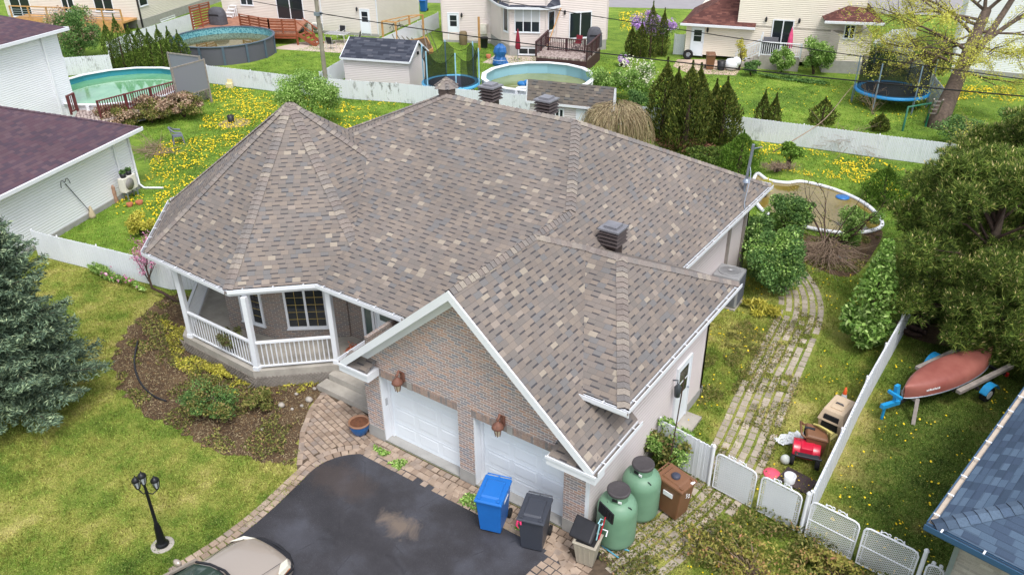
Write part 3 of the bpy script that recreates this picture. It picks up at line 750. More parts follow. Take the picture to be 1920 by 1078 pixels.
ms.bar((mp.x,mp.y,5.15),(mp.x+.25,mp.y+.2,5.2),.03); ms.tube(smoothpath([(mp.x,mp.y,4.5),(mp.x+.12,mp.y-.2,4.2),(mp.x+.2,mp.y-.7,3.5),(4.85,mp.y-.8,3.3)],5),.015,5)
ms.build("service_mast", GALV, house)
dv = MB(); dv.bar((4.42,14.6,.2),(4.42,14.6,3.1),.08,.1); dv.bar((4.4,13.1,.1),(4.4,13.1,3.05),.1,.14); dv.build("downspout", WOODGREY, house)
# ------------------------------------------------------------------ streets and neighbouring houses
STREET = paint("street_asphalt", C(168,164,166,.7), .9, amt=.06, scale=1)
def strip(p, q, w, z):
    p, q = V(*p,0), V(*q,0); d = (q-p).normalized(); o = Vector((-d.y,d.x,0))*w/2
    return MB().face([(a.x,a.y,z) for a in (p-o,q-o,q+o,p+o)])
struct(strip((-110,25.5),(90,119),9.5,.004).build("street", STREET))
class WP:                                    # a vertical wall plane through two ground points
    def __init__(s, A, B): s.o = V(A[0],A[1],0); s.dx = (V(B[0],B[1],0)-s.o).normalized(); s.n = s.dx.cross(Z); s.L = (V(B[0],B[1],0)-s.o).length
    def pix(s, px, py):
        d = CFW+CRT*((px-960)/FPX)+CDN*((py-539)/FPX); t = (s.o-CAM).dot(s.n)/d.dot(s.n); return CAM+d*t
    def rect(s, x0, y0, x1, y1):
        p, q = s.pix(x0,y1), s.pix(x1,y0); return p, (q-p).dot(s.dx), q.z-p.z
    def win(s, par, x0, y0, x1, y1, panes=2, **k):
        p, w, h = s.rect(x0,y0,x1,y1); return window(par, p, s.dx, abs(w), abs(h), panes, **k)
    def p(s, u, z, d=0): return s.o+s.dx*u+s.n*d+Z*z
def P2(x, y): v = at(x,y); return (v.x, v.y)
def wallpoly(par, poly, z0, z1, mat, name="wall"): return MB().prism(poly, z0, z1).build(name, mat, par)
def lantern(par, w, px, py):
    c = w.pix(px,py)+w.n*.12; l = MB(); l.lathe([(.02,.2),(.09,.1),(.07,-.1),(.02,-.16)],c,8); l.bar(c-w.n*.12+Z*.1,c+Z*.12,.04); l.build("wall_lamp", BLACK, par)

# house with the long timber deck (upper left)
hA = thing("house", "beige sided house behind the timber deck and dark round pool", "house", (*P2(711,70),0))
wA = WP(P2(600,62), P2(711,70)); uA = wA.dx
A0 = wA.p(-9.5,0); pA = [wA.p(-9.5,0), wA.p(wA.L,0), wA.p(wA.L,0,-8), wA.p(-9.5,0,-8)]
wallpoly(hA, [p[:2] for p in pA], .0, 5.6, SIDB)
wallpoly(hA, [wA.p(-9.5,0,.03)[:2], wA.p(wA.L,0,.03)[:2], wA.p(wA.L,0,-.1)[:2], wA.p(-9.5,0,-.1)[:2]], -.1, .22, FOUND, "foundation")
for u in (.35, wA.L-.03): MB().bar(wA.p(u,.2,.02), wA.p(u,5.5,.02), .1, .05).build("corner_trim", TRIM, hA)
p,w_,h_ = wA.rect(678,15,702,68); entry_door(hA, wA.p((p-wA.o).dot(uA),.12), uA, .95, 2.05)
p,w_,h_ = wA.rect(522,-16,565,36); patio_door(hA, p, uA, w_, 2.1)
wA.win(hA, 452,-8,473,10, 2); lantern(hA, wA, 670, 18)
rf = MB(); a, b, c, d = [V(q[0],q[1],5.6) for q in pA]
m1, m2 = (a+d)/2+Z*2.4, (b+c)/2+Z*2.4; o_ = wA.n*.5-Z*.3
rf.face([a+o_,b+o_,m2,m1]); rf.face([c-o_-Z*.6,d-o_-Z*.6,m1,m2]); rf.face([b,c,m2]); rf.face([d,a,m1]); rf.build("roof", SHINGK, hA)

# house with bay window and maroon parasol (upper middle)
hB = thing("house", "pinkish sided house with a bay window and charcoal bay roof", "house", (*P2(1000,100),0))
gB = [P2(831,79), P2(921,82), P2(942,98), P2(956,105), P2(1023,107), P2(1042,101), P2(1136,93)]
wB1 = WP(gB[0], gB[1]); wB2 = WP(gB[3], gB[4]); wB3 = WP(gB[5], gB[6]); wBl = WP(gB[2],gB[3]); wBr = WP(gB[4],gB[5])
bk = [wB3.p(wB3.L,0,-9)[:2], wB1.p(0,0,-9)[:2]]
wallpoly(hB, gB+bk, .75, 5.8, SIDK); 
wallpoly(hB, [(x+wB2.n.x*.03,y+wB2.n.y*.03) for x,y in gB]+bk, -.1, .75, FOUND, "foundation")
wallpoly(hB, [wB1.p(0,0,.035)[:2], wB1.p(wB1.L,0,.035)[:2], wB1.p(wB1.L,0,-.2)[:2], wB1.p(0,0,-.2)[:2]], .18, .8, SIDK, "wall")
for (x,y) in gB: MB().bar((x,y,.75),(x,y,5.8),.1).build("corner_trim", SIDK, hB)
p,_w,_h = wB1.rect(841,25,863,79); entry_door(hB, wB1.p((p-wB1.o).dot(wB1.dx),.2), wB1.dx, .95, 2.1)
BLIND = T("window_with_blind", .2).color(C(206,208,208,.8)).m
bwn = wB2.win(hB, 965,17,1013,61, 3)
bl = MB(); p,w_,h_ = wB2.rect(967,19,1011,41); bl.hexa([p+wB2.n*.022,p+wB2.dx*w_+wB2.n*.022,p+wB2.dx*w_+wB2.n*.03,p+wB2.n*.03],[q+Z*h_ for q in (p+wB2.n*.022,p+wB2.dx*w_+wB2.n*.022,p+wB2.dx*w_+wB2.n*.03,p+wB2.n*.03)]); bl.build("blind", BLIND, bwn)
wBl.win(hB, 945,14,953,58, 1); wBr.win(hB, 1027,19,1040,60, 1)
p,w_,h_ = wB2.rect(972,86,1006,101); window(hB, wB2.p((p-wB2.o).dot(wB2.dx),.12,.03), wB2.dx, 1.5, .52, 2)
p,w_,h_ = wB3.rect(1066,21,1110,74); patio_door(hB, p, wB3.dx, w_, h_); lantern(hB, wB1, 866, 29); lantern(hB, wB3, 1058, 24)
br = MB(); ez = 3.55; mid = sum((V(x,y,0) for x,y in gB[1:6]), Vector())/5
ev = [V(x,y,ez)+(V(x,y,0)-mid-(-wB2.n*1.5)).normalized()*.35 for x,y in gB[1:6]]
bb0, bb1 = V(*gB[1],ez)+(-wB2.n)*.8+Z*1.1, V(*gB[5],ez)+(-wB2.n)*.8+Z*1.1
for i in range(4): br.face(orient([ev[i],ev[i+1],bb1*(i/4)+bb0*(1-i/4)] if i == 0 else [ev[i],ev[i+1],bb1*((i+1)/4)+bb0*(1-(i+1)/4),bb1*(i/4)+bb0*(1-i/4)]))
bro = br.build("bay_roof", SHINGK, hB)
gu = MB()
for i in range(4): gu.bar(ev[i]-Z*.06,ev[i+1]-Z*.06,.14,.14)
gu.build("gutter", TRIM, bro)

# cream house with red-brown roofs (upper right)
hC = thing("house", "cream sided house with two red-brown shingle roofs and a patio door", "house", (*P2(1450,120),0))
gC = [P2(1282,108), P2(1545,128), P2(1562,137), P2(1622,140)]
wC = WP(gC[0], gC[1]); wC2 = WP(gC[2], gC[3]); bk = [wC2.p(wC2.L,0,-10)[:2], wC.p(0,0,-10)[:2]]
wallpoly(hC, gC+bk, .3, 2.6, SIDC); wallpoly(hC, [wC.p(wC.L*.36,0,0)[:2], wC.p(wC.L+2,0,0)[:2], wC.p(wC.L+2,0,-8)[:2], wC.p(wC.L*.36,0,-8)[:2]], 2.5, 7, SIDC, "upper_wall")
wallpoly(hC, [wC2.p(-.8,0,.04)[:2],wC2.p(wC2.L,0,.04)[:2],wC2.p(wC2.L,0,-3)[:2],wC2.p(-.8,0,-3)[:2]], -.1, .85, FOUND, "foundation")
p,w_,h_ = wC.rect(1292,54,1315,107); entry_door(hC, wC.p((p-wC.o).dot(wC.dx),.2), wC.dx, .95, 2.05)
p,w_,h_ = wC.rect(1440,36,1491,105); patio_door(hC, wC.p((p-wC.o).dot(wC.dx),.95), wC.dx, w_, 2.15)
wC2.win(hC, 1580,47,1606,73, 2)
for q in ((1327,57),(1437,37),(1499,40)): lantern(hC, wC, *q)
def leanroof(par, w, u0, u1, zev, ztop, depth, over=.45, hipl=True, hipr=True, mat=SHINGR):
    e0, e1 = w.p(u0-.3,zev,over), w.p(u1+.3,zev,over); t0, t1 = w.p(u0+(depth if hipl else -.3),ztop,-depth), w.p(u1-(depth if hipr else -.3),ztop,-depth)
    m = MB(); m.face(orient([e0,e1,t1,t0]))
    if hipl: m.face(orient([e0,t0,w.p(u0-.3,zev,-depth-1)]))
    if hipr: m.face(orient([e1,t1,w.p(u1+.3,zev,-depth-1)]))
    o = m.build("roof", mat, par); g2 = MB(); g2.bar(e0-Z*.05+w.n*.05,e1-Z*.05+w.n*.05,.14,.15)
    f0, f1 = w.p(u0-.3,zev-.12,-.02), w.p(u1+.3,zev-.12,-.02); g2.hexa([f0,f1,e1-Z*.14,e0-Z*.14],[f0+Z*.02,f1+Z*.02,e1-Z*.12,e0-Z*.12]); g2.build("gutter", TRIM, o)
p,w_,h_ = wC.rect(1280,0,1409,42); zc = wC.pix(1340,46).z
leanroof(hC, wC, -.1, (wC.pix(1409,50)-wC.o).dot(wC.dx), zc, zc+3.0, 5.0, .45, True, False)
zc2 = wC2.pix(1600,40).z; leanroof(hC, wC2, -.9, wC2.L+.2, zc2, zc2+1.25, 2.2, .45, True, True)

# house at the top left edge with wooden balcony rail
hD = thing("house", "pale sided house at the upper left with a dark corner downspout", "house", (*P2(267,54),0))
gD = [P2(20,44), P2(267,54), P2(372,18)]
wD = WP(gD[0], gD[1]); wD2 = WP(gD[1], gD[2]); bk = [wD2.p(wD2.L+6,0)[:2], wD.p(0,0,-12)[:2]]
wallpoly(hD, gD+bk, .7, 6, SIDB); wallpoly(hD, [(x+wD2.n.x*.03,y+wD2.n.y*.03) for x,y in gD]+bk, -.1, .72, FOUND, "foundation")
for r in ((26,-8,52,32),(120,-8,135,22),(180,-8,208,22)):
    p,w_,h_ = wD.rect(*r); patio_door(hD, p, wD.dx, abs(w_), 2.1)
wD2.win(hD, 262,-6,274,14, 1); wD2.win(hD, 301,28,327,42, 2)
dp = MB(); c = V(*gD[1],0)+wD2.n*.08; dp.bar(c+Z*.1,c+Z*6,.12); dp.build("downspout", BLACK, hD)
# white house at the upper right corner behind the big tree
hE = thing("house", "tall white sided house behind the leaning yellow-green tree", "house", (*P2(1815,142),0))
wE = WP(P2(1782,136), P2(1925,150))
wallpoly(hE, [wE.p(0,0)[:2],wE.p(12,0)[:2],wE.p(12,0,-11)[:2],wE.p(0,0,-11)[:2]], .35, 7, SIDW)
wallpoly(hE, [wE.p(-.0,0,.03)[:2],wE.p(12,0,.03)[:2],wE.p(12,0,-.3)[:2],wE.p(0,0,-.3)[:2]], -.1, .35, FOUND, "foundation")
MB().hexa([wE.p(-.4,7,.4),wE.p(12.4,7,.4),wE.p(12.4,7,-11.4),wE.p(-.4,7,-11.4)],[wE.p(3,9.5,-4),wE.p(8,9.5,-4),wE.p(8,9.5,-7),wE.p(3,9.5,-7)]).build("roof", SHINGK, hE)

# left neighbour, low wing
hN = thing("house", "white sided bungalow with a plum shingle hip roof at the left edge", "house", (-20.5,4.5,0))
Nc = at(264,239,2.85); Ns = at(0,367,2.85); nd = (Nc-Ns).normalized(); nn = Vector((-nd.y,nd.x,0)); 
if nn.x > 0: nn = -nn
Ns = Nc-nd*17; W0 = Nc+nn*.45-nd*.4; W1 = Ns+nn*.45
wallpoly(hN, [W0[:2],W1[:2],(W1+nn*10)[:2],(W0+nn*10)[:2]], .2, 2.75, SIDW)
wallpoly(hN, [(W0-nn*.03)[:2],(W1-nn*.03)[:2],(W1+nn*10)[:2],(W0+nn*10)[:2]], -.1, .22, FOUND, "foundation")
k = 5.2; ap = Nc+nn*k-nd*k+Z*2.55; ap2 = Ns+nn*k+Z*2.55
nr = MB(); nr.face(orient([Ns,Nc,ap,ap2])); nr.face(orient([Nc,ap,Nc+nn*k*2])); nr.face(orient([Ns+nn*2*k,Nc+nn*2*k,ap,ap2]))
ro = nr.build("roof", SHINGP, hN); hc = MB(); capline(hc, Nc, ap, pnorm([Ns,Nc,ap]), pnorm([Nc,ap,Nc+nn*k*2]), .2, .12, .24); hc.build("ridge_caps", [SHINGP, CAPSHADE], ro)
gn = MB(); gn.bar(Ns-nn*.04-Z*.06,Nc-nn*.04-Z*.06,.1,.14); gn.bar(Nc-nn*.05+nd*.03-Z*.06,Nc+nn*10+nd*.03-Z*.06,.1,.14); gn.hexa([W1+Z*-.12,W0+Z*-.12,Nc-Z*.12,Ns-Z*.12],[W1+Z*-.1,W0+Z*-.1,Nc-Z*.1,Ns-Z*.1]); gn.build("gutter", TRIM, ro)
ds = MB(); c = W0-nn*.05-nd*.12; ds.tube([Nc-Z*.12-nd*.35,c+Z*-.35,V(c.x,c.y,.25),V(c.x,c.y,.08)-nn*.2],.05,8); c2=V(c.x,c.y,.07); ds.tube([c2-nn*.2,c2-nn*1.1+nd*.2],.05,8); c3 = W0-nn*.05-nd*1.15; ds.bar(V(c3.x,c3.y,.3),V(c3.x,c3.y,2.7),.07,.09); ds.build("downspout", WHITE, hN)
# left neighbour, two storeys
hM = thing("house", "tall white sided house with a plum roof by the green pool", "house", (-37,11,0))
Mc = at(127,52,5.2); Ms = at(0,86,5.2); md = (Mc-Ms).normalized(); mn = Vector((-md.y,md.x,0)); mn = mn if mn.x < 0 else -mn
Ms = Mc-md*14; V0 = Mc+mn*.4-md*.5; V1 = Ms+mn*.4
wallpoly(hM, [V0[:2],V1[:2],(V1+mn*10)[:2],(V0+mn*10)[:2]], 0, 5.1, SIDW)
ap = Mc+mn*5-md*5+Z*2.2; ap2 = Ms+mn*5+Z*2.2
mr = MB(); mr.face(orient([Ms,Mc,ap,ap2])); mr.face(orient([Mc,ap,Mc+mn*10])); ro = mr.build("roof", SHINGP, hM)
gn = MB(); gn.bar(Ms-mn*.04-Z*.06,Mc-mn*.04-Z*.06,.1,.16); gn.bar(Mc+md*.03-Z*.06,Mc+mn*10+md*.03-Z*.06,.1,.16); gn.hexa([V1+Z*-.12,V0+Z*-.12,Mc-Z*.12,Ms-Z*.12],[V1+Z*-.1,V0+Z*-.1,Mc-Z*.1,Ms-Z*.1]); gn.build("gutter", TRIM, ro)
c = V0-mn*.06-md*1.2; d2 = MB(); d2.bar(V(c.x,c.y,.2),V(c.x,c.y,5),.1,.08); d2.tube([c-Z*.25,c-Z*.1+md*.5,Mc-md*.8-Z*.12],.05,8); d2.build("downspout", WHITE, hM)
# right neighbour, blue roof
hR = thing("house", "pale brick house with a blue shingle hip roof at the lower right", "house", (16,3,0))
Kc = at(1752,984,2.8); K1 = at(1920,747,2.8); K2 = at(1876,1068,2.8); kd = (K1-Kc).normalized(); kx = Vector((kd.y,-kd.x,0)); Kf = Kc+kx*11; Kb = Kc+kd*16
ap = Kc+(kd+kx)*5.5+Z*2.5; ap2 = Kb+kx*5.5-kd*5.5+Z*2.5
rr = MB(); rr.face(orient([Kc,Kb,ap2,ap])); rr.face(orient([Kc,Kf,ap])); rr.face(orient([Kf,ap,ap2,Kb+kx*11])); ro = rr.build("roof", SHINGB, hR)
BCAP = island_mat("blue_ridge_caps", [(0,C(82,100,124,.64)),(.4,C(100,120,144,.64)),(.6,C(68,84,104,.64)),(1,C(108,128,150,.64))], .92, 30, .15)
hc = MB(); capline(hc, Kc, ap, pnorm([Kc,Kb,ap]), pnorm([Kc,Kf,ap]), .2, .17, .25); hc.build("ridge_caps", [BCAP, CAPSHADE], ro)
BLUEG = paint("blue_gutter_paint", C(58,92,124,.85), .4, amt=.05); TROUGH = paint("beige_trough", C(206,190,172,.85), .7, amt=.1, scale=6)
gb = MB()
for p,q,o2 in ((Kc,Kb,-kx),(Kc-kx*.14,Kf,-kd)):
    gb.bar(p+o2*.13-Z*.04,q+o2*.13-Z*.04,.02,.12); gb.bar(p+o2*.07-Z*.085,q+o2*.07-Z*.085,.12,.012,m=1); gb.bar(p+o2*.0-Z*.12,q+o2*.0-Z*.12,.03,.2)
    n = int((q-p).length/.75); dd = (q-p).normalized()
    for i in range(n): c = p+dd*(.3+i*.75); gb.bar(c+o2*.01+Z*.015,c+o2*.135+Z*.015,.035,.01,m=2)
gb.build("gutter", [BLUEG, TROUGH, TRIM], hR)
q0 = Kc+(kd+kx)*.45; wallpoly(hR, [q0[:2],(q0+kd*15)[:2],(q0+kd*15+kx*10)[:2],(q0+kx*10)[:2]], -.1, 2.7, BRICKG)
MB().prism([(Kc+kd*.0)[:2],Kf[:2],(Kf+kd*16)[:2],Kb[:2]], 2.58, 2.62).build("soffit", BLUEG, hR)
MB().bar(V(q0.x-.03,q0.y-.03,0),V(q0.x-.03,q0.y-.03,2.58),.09).build("corner_trim", GALV, hR)

# ------------------------------------------------------------------ sheds
def shed(name, label, R, L, Fr, ridge, zev, roofm, wallm, gm=TRIM):
    s = thing(name, label, "shed", ((R.x+L.x)/2,(R.y+L.y)/2,0))
    dx = (R-L).normalized(); dy = (Fr-R); dy -= dx*dy.dot(dx); D = dy.length; dy.normalize(); Wd = (R-L).length
    a = L+dy*.15+dx*.15; q = [a, a+dx*(Wd-.3), a+dx*(Wd-.3)+dy*(D-.3), a+dy*(D-.3)]
    w = MB(); w.prism([p[:2] for p in q], 0, zev-.02)
    for i,j in ((0,3),(1,2)):
        m_ = (q[i]+q[j])/2; o3 = dx*.04*(1 if i else -1)
        w.hexa([V(q[i].x,q[i].y,zev-.03)-o3,V(q[j].x,q[j].y,zev-.03)-o3,V(q[j].x,q[j].y,zev-.03)+o3*.01,V(q[i].x,q[i].y,zev-.03)+o3*.01],[V(m_.x,m_.y,ridge-.1)-o3,V(m_.x,m_.y,ridge-.1)-o3+dy*.01,V(m_.x,m_.y,ridge-.1)+o3*.01+dy*.01,V(m_.x,m_.y,ridge-.1)+o3*.01])
    w.build("wall", wallm, s)
    m0, m1 = L+dy*D/2, R+dy*D/2; m0.z = m1.z = ridge
    r = MB(); r.face(orient([L,R,m1,m0])); r.face(orient([L+dy*D,R+dy*D,m1,m0])); ro = r.build("roof", roofm, s)
    t = MB(); t.bar(L-Z*.06,R-Z*.06,.06,.12)
    for p,m_ in ((R,m1),(L,m0)): t.bar(p-Z*.06,m_-Z*.06,.05,.12); t.bar(p+dy*D-Z*.06,m_-Z*.06,.05,.12)
    t.build("roof_trim", gm, ro); return s, dx, dy, q
R = at(768,117,2.0); L = at(637,108,2.0); Fr = at(797,95,2.0)
s1, dx, dy, q = shed("garden_shed", "long pale garden shed with a charcoal shingle roof behind the fence", R, L, Fr, 3.0, 2.0, SHINGK, SIDP)
c = (q[1]+q[2])/2+dx*.06; MB().cbox((c.x,c.y,2.2),(.08,.14,.2)).build("wall_lamp", BLACK, s1)
R = at(1150,206,2.2); L = at(987,189,2.2); Fr = L+(at(1005,150,3.3)-L); Fr = R+Vector((Fr.x-L.x,Fr.y-L.y,0))*2
s2, dx, dy, q = shed("garden_shed", "small shed with brown speckled shingles beside the weeping shrub", R, L, Fr, 3.3, 2.2, shingle("shed_shingles", ROOFST, .15, .26), SIDP)
wS = WP(q[0][:2], q[1][:2]); wS.win(s2, 1040,204,1058,221, 2); p,w_,h_ = wS.rect(1079,205,1112,250); entry_door(s2, wS.p((p-wS.o).dot(wS.dx),.1), wS.dx, 1.2, 1.9, None, False)
# ------------------------------------------------------------------ fences and gates
SLAT = paint("white_privacy_slats", C(226,230,236,.94), .5, amt=.05, scale=.7)
SLATOLD = T("weathered_white_slats", .6, 0, .3)
_t = SLATOLD; _x,_y,_z = _t.xyz(_t.obj())
_st = _t.noise(1.0, 5, .75, _t.comb(_t.mth('MULTIPLY',_x,2.2), _t.mth('MULTIPLY',_y,2.2), _t.mth('MULTIPLY',_z,1.1)))
_zone = _t.noise(.25, 2, .5)
_t.color(_t.mix(_t.mth('MULTIPLY', _t.mapr(_st,.53,.66), _t.mapr(_zone,.42,.56)), C(226,230,236,.93), C(120,122,118,.8))); SLATOLD = SLATOLD.m
WIRE = paint("white_coated_wire", C(214,216,212,.9), .5, amt=.06)
WIREOLD = paint("yellowed_coated_wire", C(186,176,146,.85), .6, amt=.2)
def LB(mb, name, mat, par, **k): return mb.build(name, mat, par, world=False, **k)
def fence(label, pts, h, mat=None, name="slat_fence", group=None, posts=2.4, pitch=.075, cross=True, base=.03):
    mat = mat or SLAT; pts = [V(p[0],p[1],0) for p in pts]; t = thing(name, label, "fence", pts[0], 0, group)
    s = MB(); r = MB()
    for a, b in zip(pts, pts[1:]):
        d = (b-a).normalized(); L = (b-a).length; o = Vector((-d.y,d.x,0)); n = max(1,int(L/pitch)); ang = math.atan2(d.y,d.x)
        for i in range(n):
            c = a+d*((i+.5)*L/n); hh = h+rnd.uniform(-.012,.012)+(.02 if i % 2 else 0); s.cbox((c.x+o.x*rnd.uniform(-.004,.004),c.y+o.y*.004*(i%2),(hh+base)/2),(L/n*.9,.016,hh-base),ang+rnd.uniform(-.12,.12))
        r.tube([a+Z*(h-.03)+o*.03,b+Z*(h-.03)+o*.03],.022,6)
        m = max(1,round(L/posts))
        for i in range(m+1):
            c = a+d*(L*i/m)+o*.05; p = MB(); p.tube([c,c+Z*(h+.02)],.03,8); p.ball(c+Z*(h+.03),.036,8); p.build("fence_post", WHITE, t)
    s.build("slat_panel", mat, t); r.build("top_rail", WHITE, t); return t
xR = 10.42
fence("long white slat fence between the two side yards, ending under the pine", [(xR,3.15),(10.36,8.5),(10.5,14.6),(10.6,19.5),(10.1,30.9)], 1.22)
ff = [at(*p) for p in ((392,157),(560,178),(660,187),(745,193))]+[Vector((-12,26.9,0)),at(1375,259),at(1500,276),at(1640,296),at(1800,317)]
fence("long white weathered slat fence across the back of the gardens", ff, 1.2, SLATOLD, posts=3.2)
fence("white slat fence behind the green pool, left of the arborvitae row", [at(110,160),at(128,143),at(212,137)], 1.25, SLATOLD)
fence("white slat fence running in front of the timber deck's slatted screen", [at(200,80,1.3)[:2],at(246,61,1.3)[:2],at(361,26,1.3)[:2]], 1.3, posts=4)
fence("white slat fence running up past the charcoal shed and wooden frame", [at(600,136,1.3)[:2],at(696,81,1.3)[:2],at(822,24,1.3)[:2]], 1.3, posts=4)
fence("white slat fence behind the trampoline, leading to the leaning tree", [at(1678,57,1.5)[:2],at(1772,168,1.5)[:2]], 1.5, posts=3)
fence("white slat fence by the spruce joining the plum-roofed bungalow to the turret house", [(-19.0,.62),(-17.6,.85),(-15.6,1.25),(-12.2,1.85),(-11.4,2.4)], 1.1, pitch=.06)
fence("short white slat fence panel between the garage wall and the gates", [(6.33,3.62),(7.85,3.35)], 1.2, pitch=.06)
fence("short white slat fence beside the door of the cream house", [at(1262,103)[:2],at(1281,104)[:2]], 1.5)
fence("white panel gate fence between the cream house and the street", [at(1632,118)[:2],at(1665,98)[:2],at(1712,92)[:2]], 1.6)
def scroll(mb, x0, x1, z):
    for s in (-1,1):
        cx_ = (x0+x1)/2; pts = []
        w = (x1-x0)/2
        for k in range(13):
            t = k/12; pts.append((cx_+s*w*(1-t)*1.0+s*.04, 0, z+.02+.11*math.sin(math.pi*min(1,t*1.15))*(.4+.6*t)))
        mb.tube(pts,.012,5); mb.tube([(cx_+s*(.07+.035*math.cos(a)),0,z+.07+.035*math.sin(a)) for a in np.linspace(0,5.2,9)],.01,5)
        mb.ball((cx_+s*w*1.05,0,z+.05),.022,8); mb.ball((cx_+s*w*1.05,0,z+.09),.016,8)
def gate(label, A, B, h, slats, group):
    A, B = V(A[0],A[1],0), V(B[0],B[1],0); L = (B-A).length; ang = math.atan2(B.y-A.y,B.x-A.x)
    t = thing("garden_gate", label, "gate", A, ang, group); z0 = .06; f = MB(); r = .12
    ring = [(0,0,z0),(0,0,h-r),(r*.3,0,h-r*.3),(r,0,h),(L-r,0,h),(L-r*.3,0,h-r*.3),(L,0,h-r),(L,0,z0)]
    f.tube(ring,.022,8,closed=True)
    if not slats: f.tube([(0,0,h*.52),(L,0,h*.52)],.015,6)
    for z in (.25,.6,.95): f.bar((.0,0,z),(.12,0,z),.012); f.bar((L,0,z),(L-.12,0,z),.012)
    f.tube([(.07,0,z0),(.07,0,h-.03)],.008,5); f.tube([(L-.07,0,z0),(L-.07,0,h-.03)],.008,5)
    LB(f,"gate_frame",WHITE,t); s = MB(); scroll(s, L*.3, L*.7, h); LB(s,"scrollwork",WHITE,t)
    m = MB(); p = .062
    if slats:
        n = int((L-.2)/.055)
        for i in range(n): x = .1+(i+.5)*(L-.2)/n; m.box(x-.026,-.008,z0+.02,x+.024,.008,h-.03-(.03 if i%2 else 0))
        LB(m,"slat_panel",SLAT,t); m = MB()
    k = int((L+h)/p)
    for i in range(1,k):                                  # diagonal wires of the chain link
        for s_ in (0,1):
            u0, u1 = i*p-(h-z0), i*p; a = [u0,h] if not s_ else [u0,z0]; b = [u1,z0] if not s_ else [u1,h]
            def clip(q, w):
                (x0_,z0_),(x1_,z1_) = q, w
                if x0_ < .02: tt = (.02-x0_)/(x1_-x0_); z0_ += (z1_-z0_)*tt; x0_ = .02
                if x1_ > L-.02: tt = (L-.02-x0_)/(x1_-x0_); z1_ = z0_+(z1_-z0_)*tt; x1_ = L-.02
                return (x0_,z0_),(x1_,z1_)
            if u1 < .03 or u0 > L-.03: continue
            q, w = clip(a,b); yy = -.012 if slats else 0
            m.bar((q[0],yy,q[1]),(w[0],yy,w[1]),.0095 if not slats else .007)
    LB(m,"chain_link_mesh",WIRE,t); return t
gate("left white slatted garden gate beside the short fence panel", (8.05,3.3), (9.1,3.15), 1.15, True, "white slatted garden gates")
gate("right white slatted garden gate next to the long fence", (9.24,3.13), (10.22,3.0), 1.15, True, "white slatted garden gates")
gate("open chain link gate nearest the long white fence", (10.45,2.96), (11.53,2.84), 1.15, False, "open chain link gates")
gate("open chain link gate nearest the blue roofed house", (11.64,2.82), (12.76,2.7), 1.15, False, "open chain link gates")
gate("narrow open chain link panel against the pale brick wall", (12.97,2.68), (13.3,2.64), 1.0, False, "open chain link gates")
for (x,y,lab) in ((7.93,3.34,"white gate post between the fence panel and left slatted gate"),(10.34,3.0,"thick white gate post at the corner of the long fence"),(12.87,2.7,"white gate post by the narrow chain link panel")):
    o = MB().tube([(x,y,0),(x,y,1.26)],.045,12).lathe([(.055,0),(.055,.02),(.02,.07)],(x,y,1.26),10).build("gate_post", WHITE); tag(o, lab, "post", "white gate posts")

# ------------------------------------------------------------------ bins, tanks, driveway things
def bin_body(t, col, w=.6, d=.72, h=1.0, lidm=None, wheel=True):
    b = MB(); w0, d0 = w*.8, d*.72
    b.hexa([(-w0/2,-d0/2,.04),(w0/2,-d0/2,.04),(w0/2,d0/2,.1),(-w0/2,d0/2,.1)],[(-w/2*.95,-d/2*.95,h*.86),(w/2*.95,-d/2*.95,h*.86),(w/2*.95,d/2*.95,h*.9),(-w/2*.95,d/2*.95,h*.9)])
    b.hexa([(-w/2,-d/2,h*.86),(w/2,-d/2,h*.86),(w/2,d/2,h*.9),(-w/2,d/2,h*.9)],[(-w/2,-d/2,h*.92),(w/2,-d/2,h*.92),(w/2,d/2,h*.97),(-w/2,d/2,h*.97)])
    body = LB(b,"bin_body",col,t,bevel=.02)
    l = MB(); l.hexa([(-w/2-.02,-d/2-.04,h*.925),(w/2+.02,-d/2-.04,h*.925),(w/2+.02,d/2,h*.975),(-w/2-.02,d/2,h*.975)],[(-w/2+.0,-d/2-.02,h*.965),(w/2-.0,-d/2-.02,h*.965),(w/2,d/2,h*1.02),(-w/2,d/2,h*1.02)])
    l.hexa([(-w*.36,-d*.38,h*.965),(w*.36,-d*.38,h*.965),(w*.36,d*.36,h*1.01),(-w*.36,d*.36,h*1.01)],[(-w*.32,-d*.3,h*1.0),(w*.32,-d*.3,h*1.0),(w*.32,d*.3,h*1.045),(-w*.32,d*.3,h*1.045)])
    for sx in (-1,1): l.cbox((sx*w*.36,-d*.42,h*.98),(.07,.1,.05))
    lid = LB(l,"bin_lid",lidm or col,t,bevel=.012)
    hnd = MB(); hnd.tube([(-w*.46,d*.5,h*.96),(-w*.46,d*.58,h*1.0),(w*.46,d*.58,h*1.0),(w*.46,d*.5,h*.96)],.018,8); hnd.bar((0,d*.5,h*.96),(0,d*.58,h*1.0),.04)
    LB(hnd,"handle",col,t)
    if wheel:
        for sx in (-1,1):
            q = MB(); q.tube([(sx*(w0/2+.0),d0*.5+.06,.12),(sx*(w0/2+.06),d0*.5+.06,.12)],.12,16); wh = LB(q,"wheel",RUBBER,t)
            q = MB(); q.tube([(sx*(w0/2+.0),d0*.5+.06,.12),(sx*(w0/2+.066),d0*.5+.06,.12)],.05,12); LB(q,"hub",BLACK,wh)
    return body, lid
BINB = paint("blue_bin_plastic", C(34,112,196,.85), .4, amt=.05, spec=.45); BING = paint("charcoal_bin_plastic", C(66,70,80,.8), .42, amt=.06, spec=.45)
BINBR = paint("brown_bin_plastic", C(126,88,62,.85), .42, amt=.06, spec=.45); BINBG = paint("beige_bin_plastic", C(172,164,148,.85), .5, amt=.05)
LBL = paint("white_label", C(232,234,236,.95), .5, amt=.02)
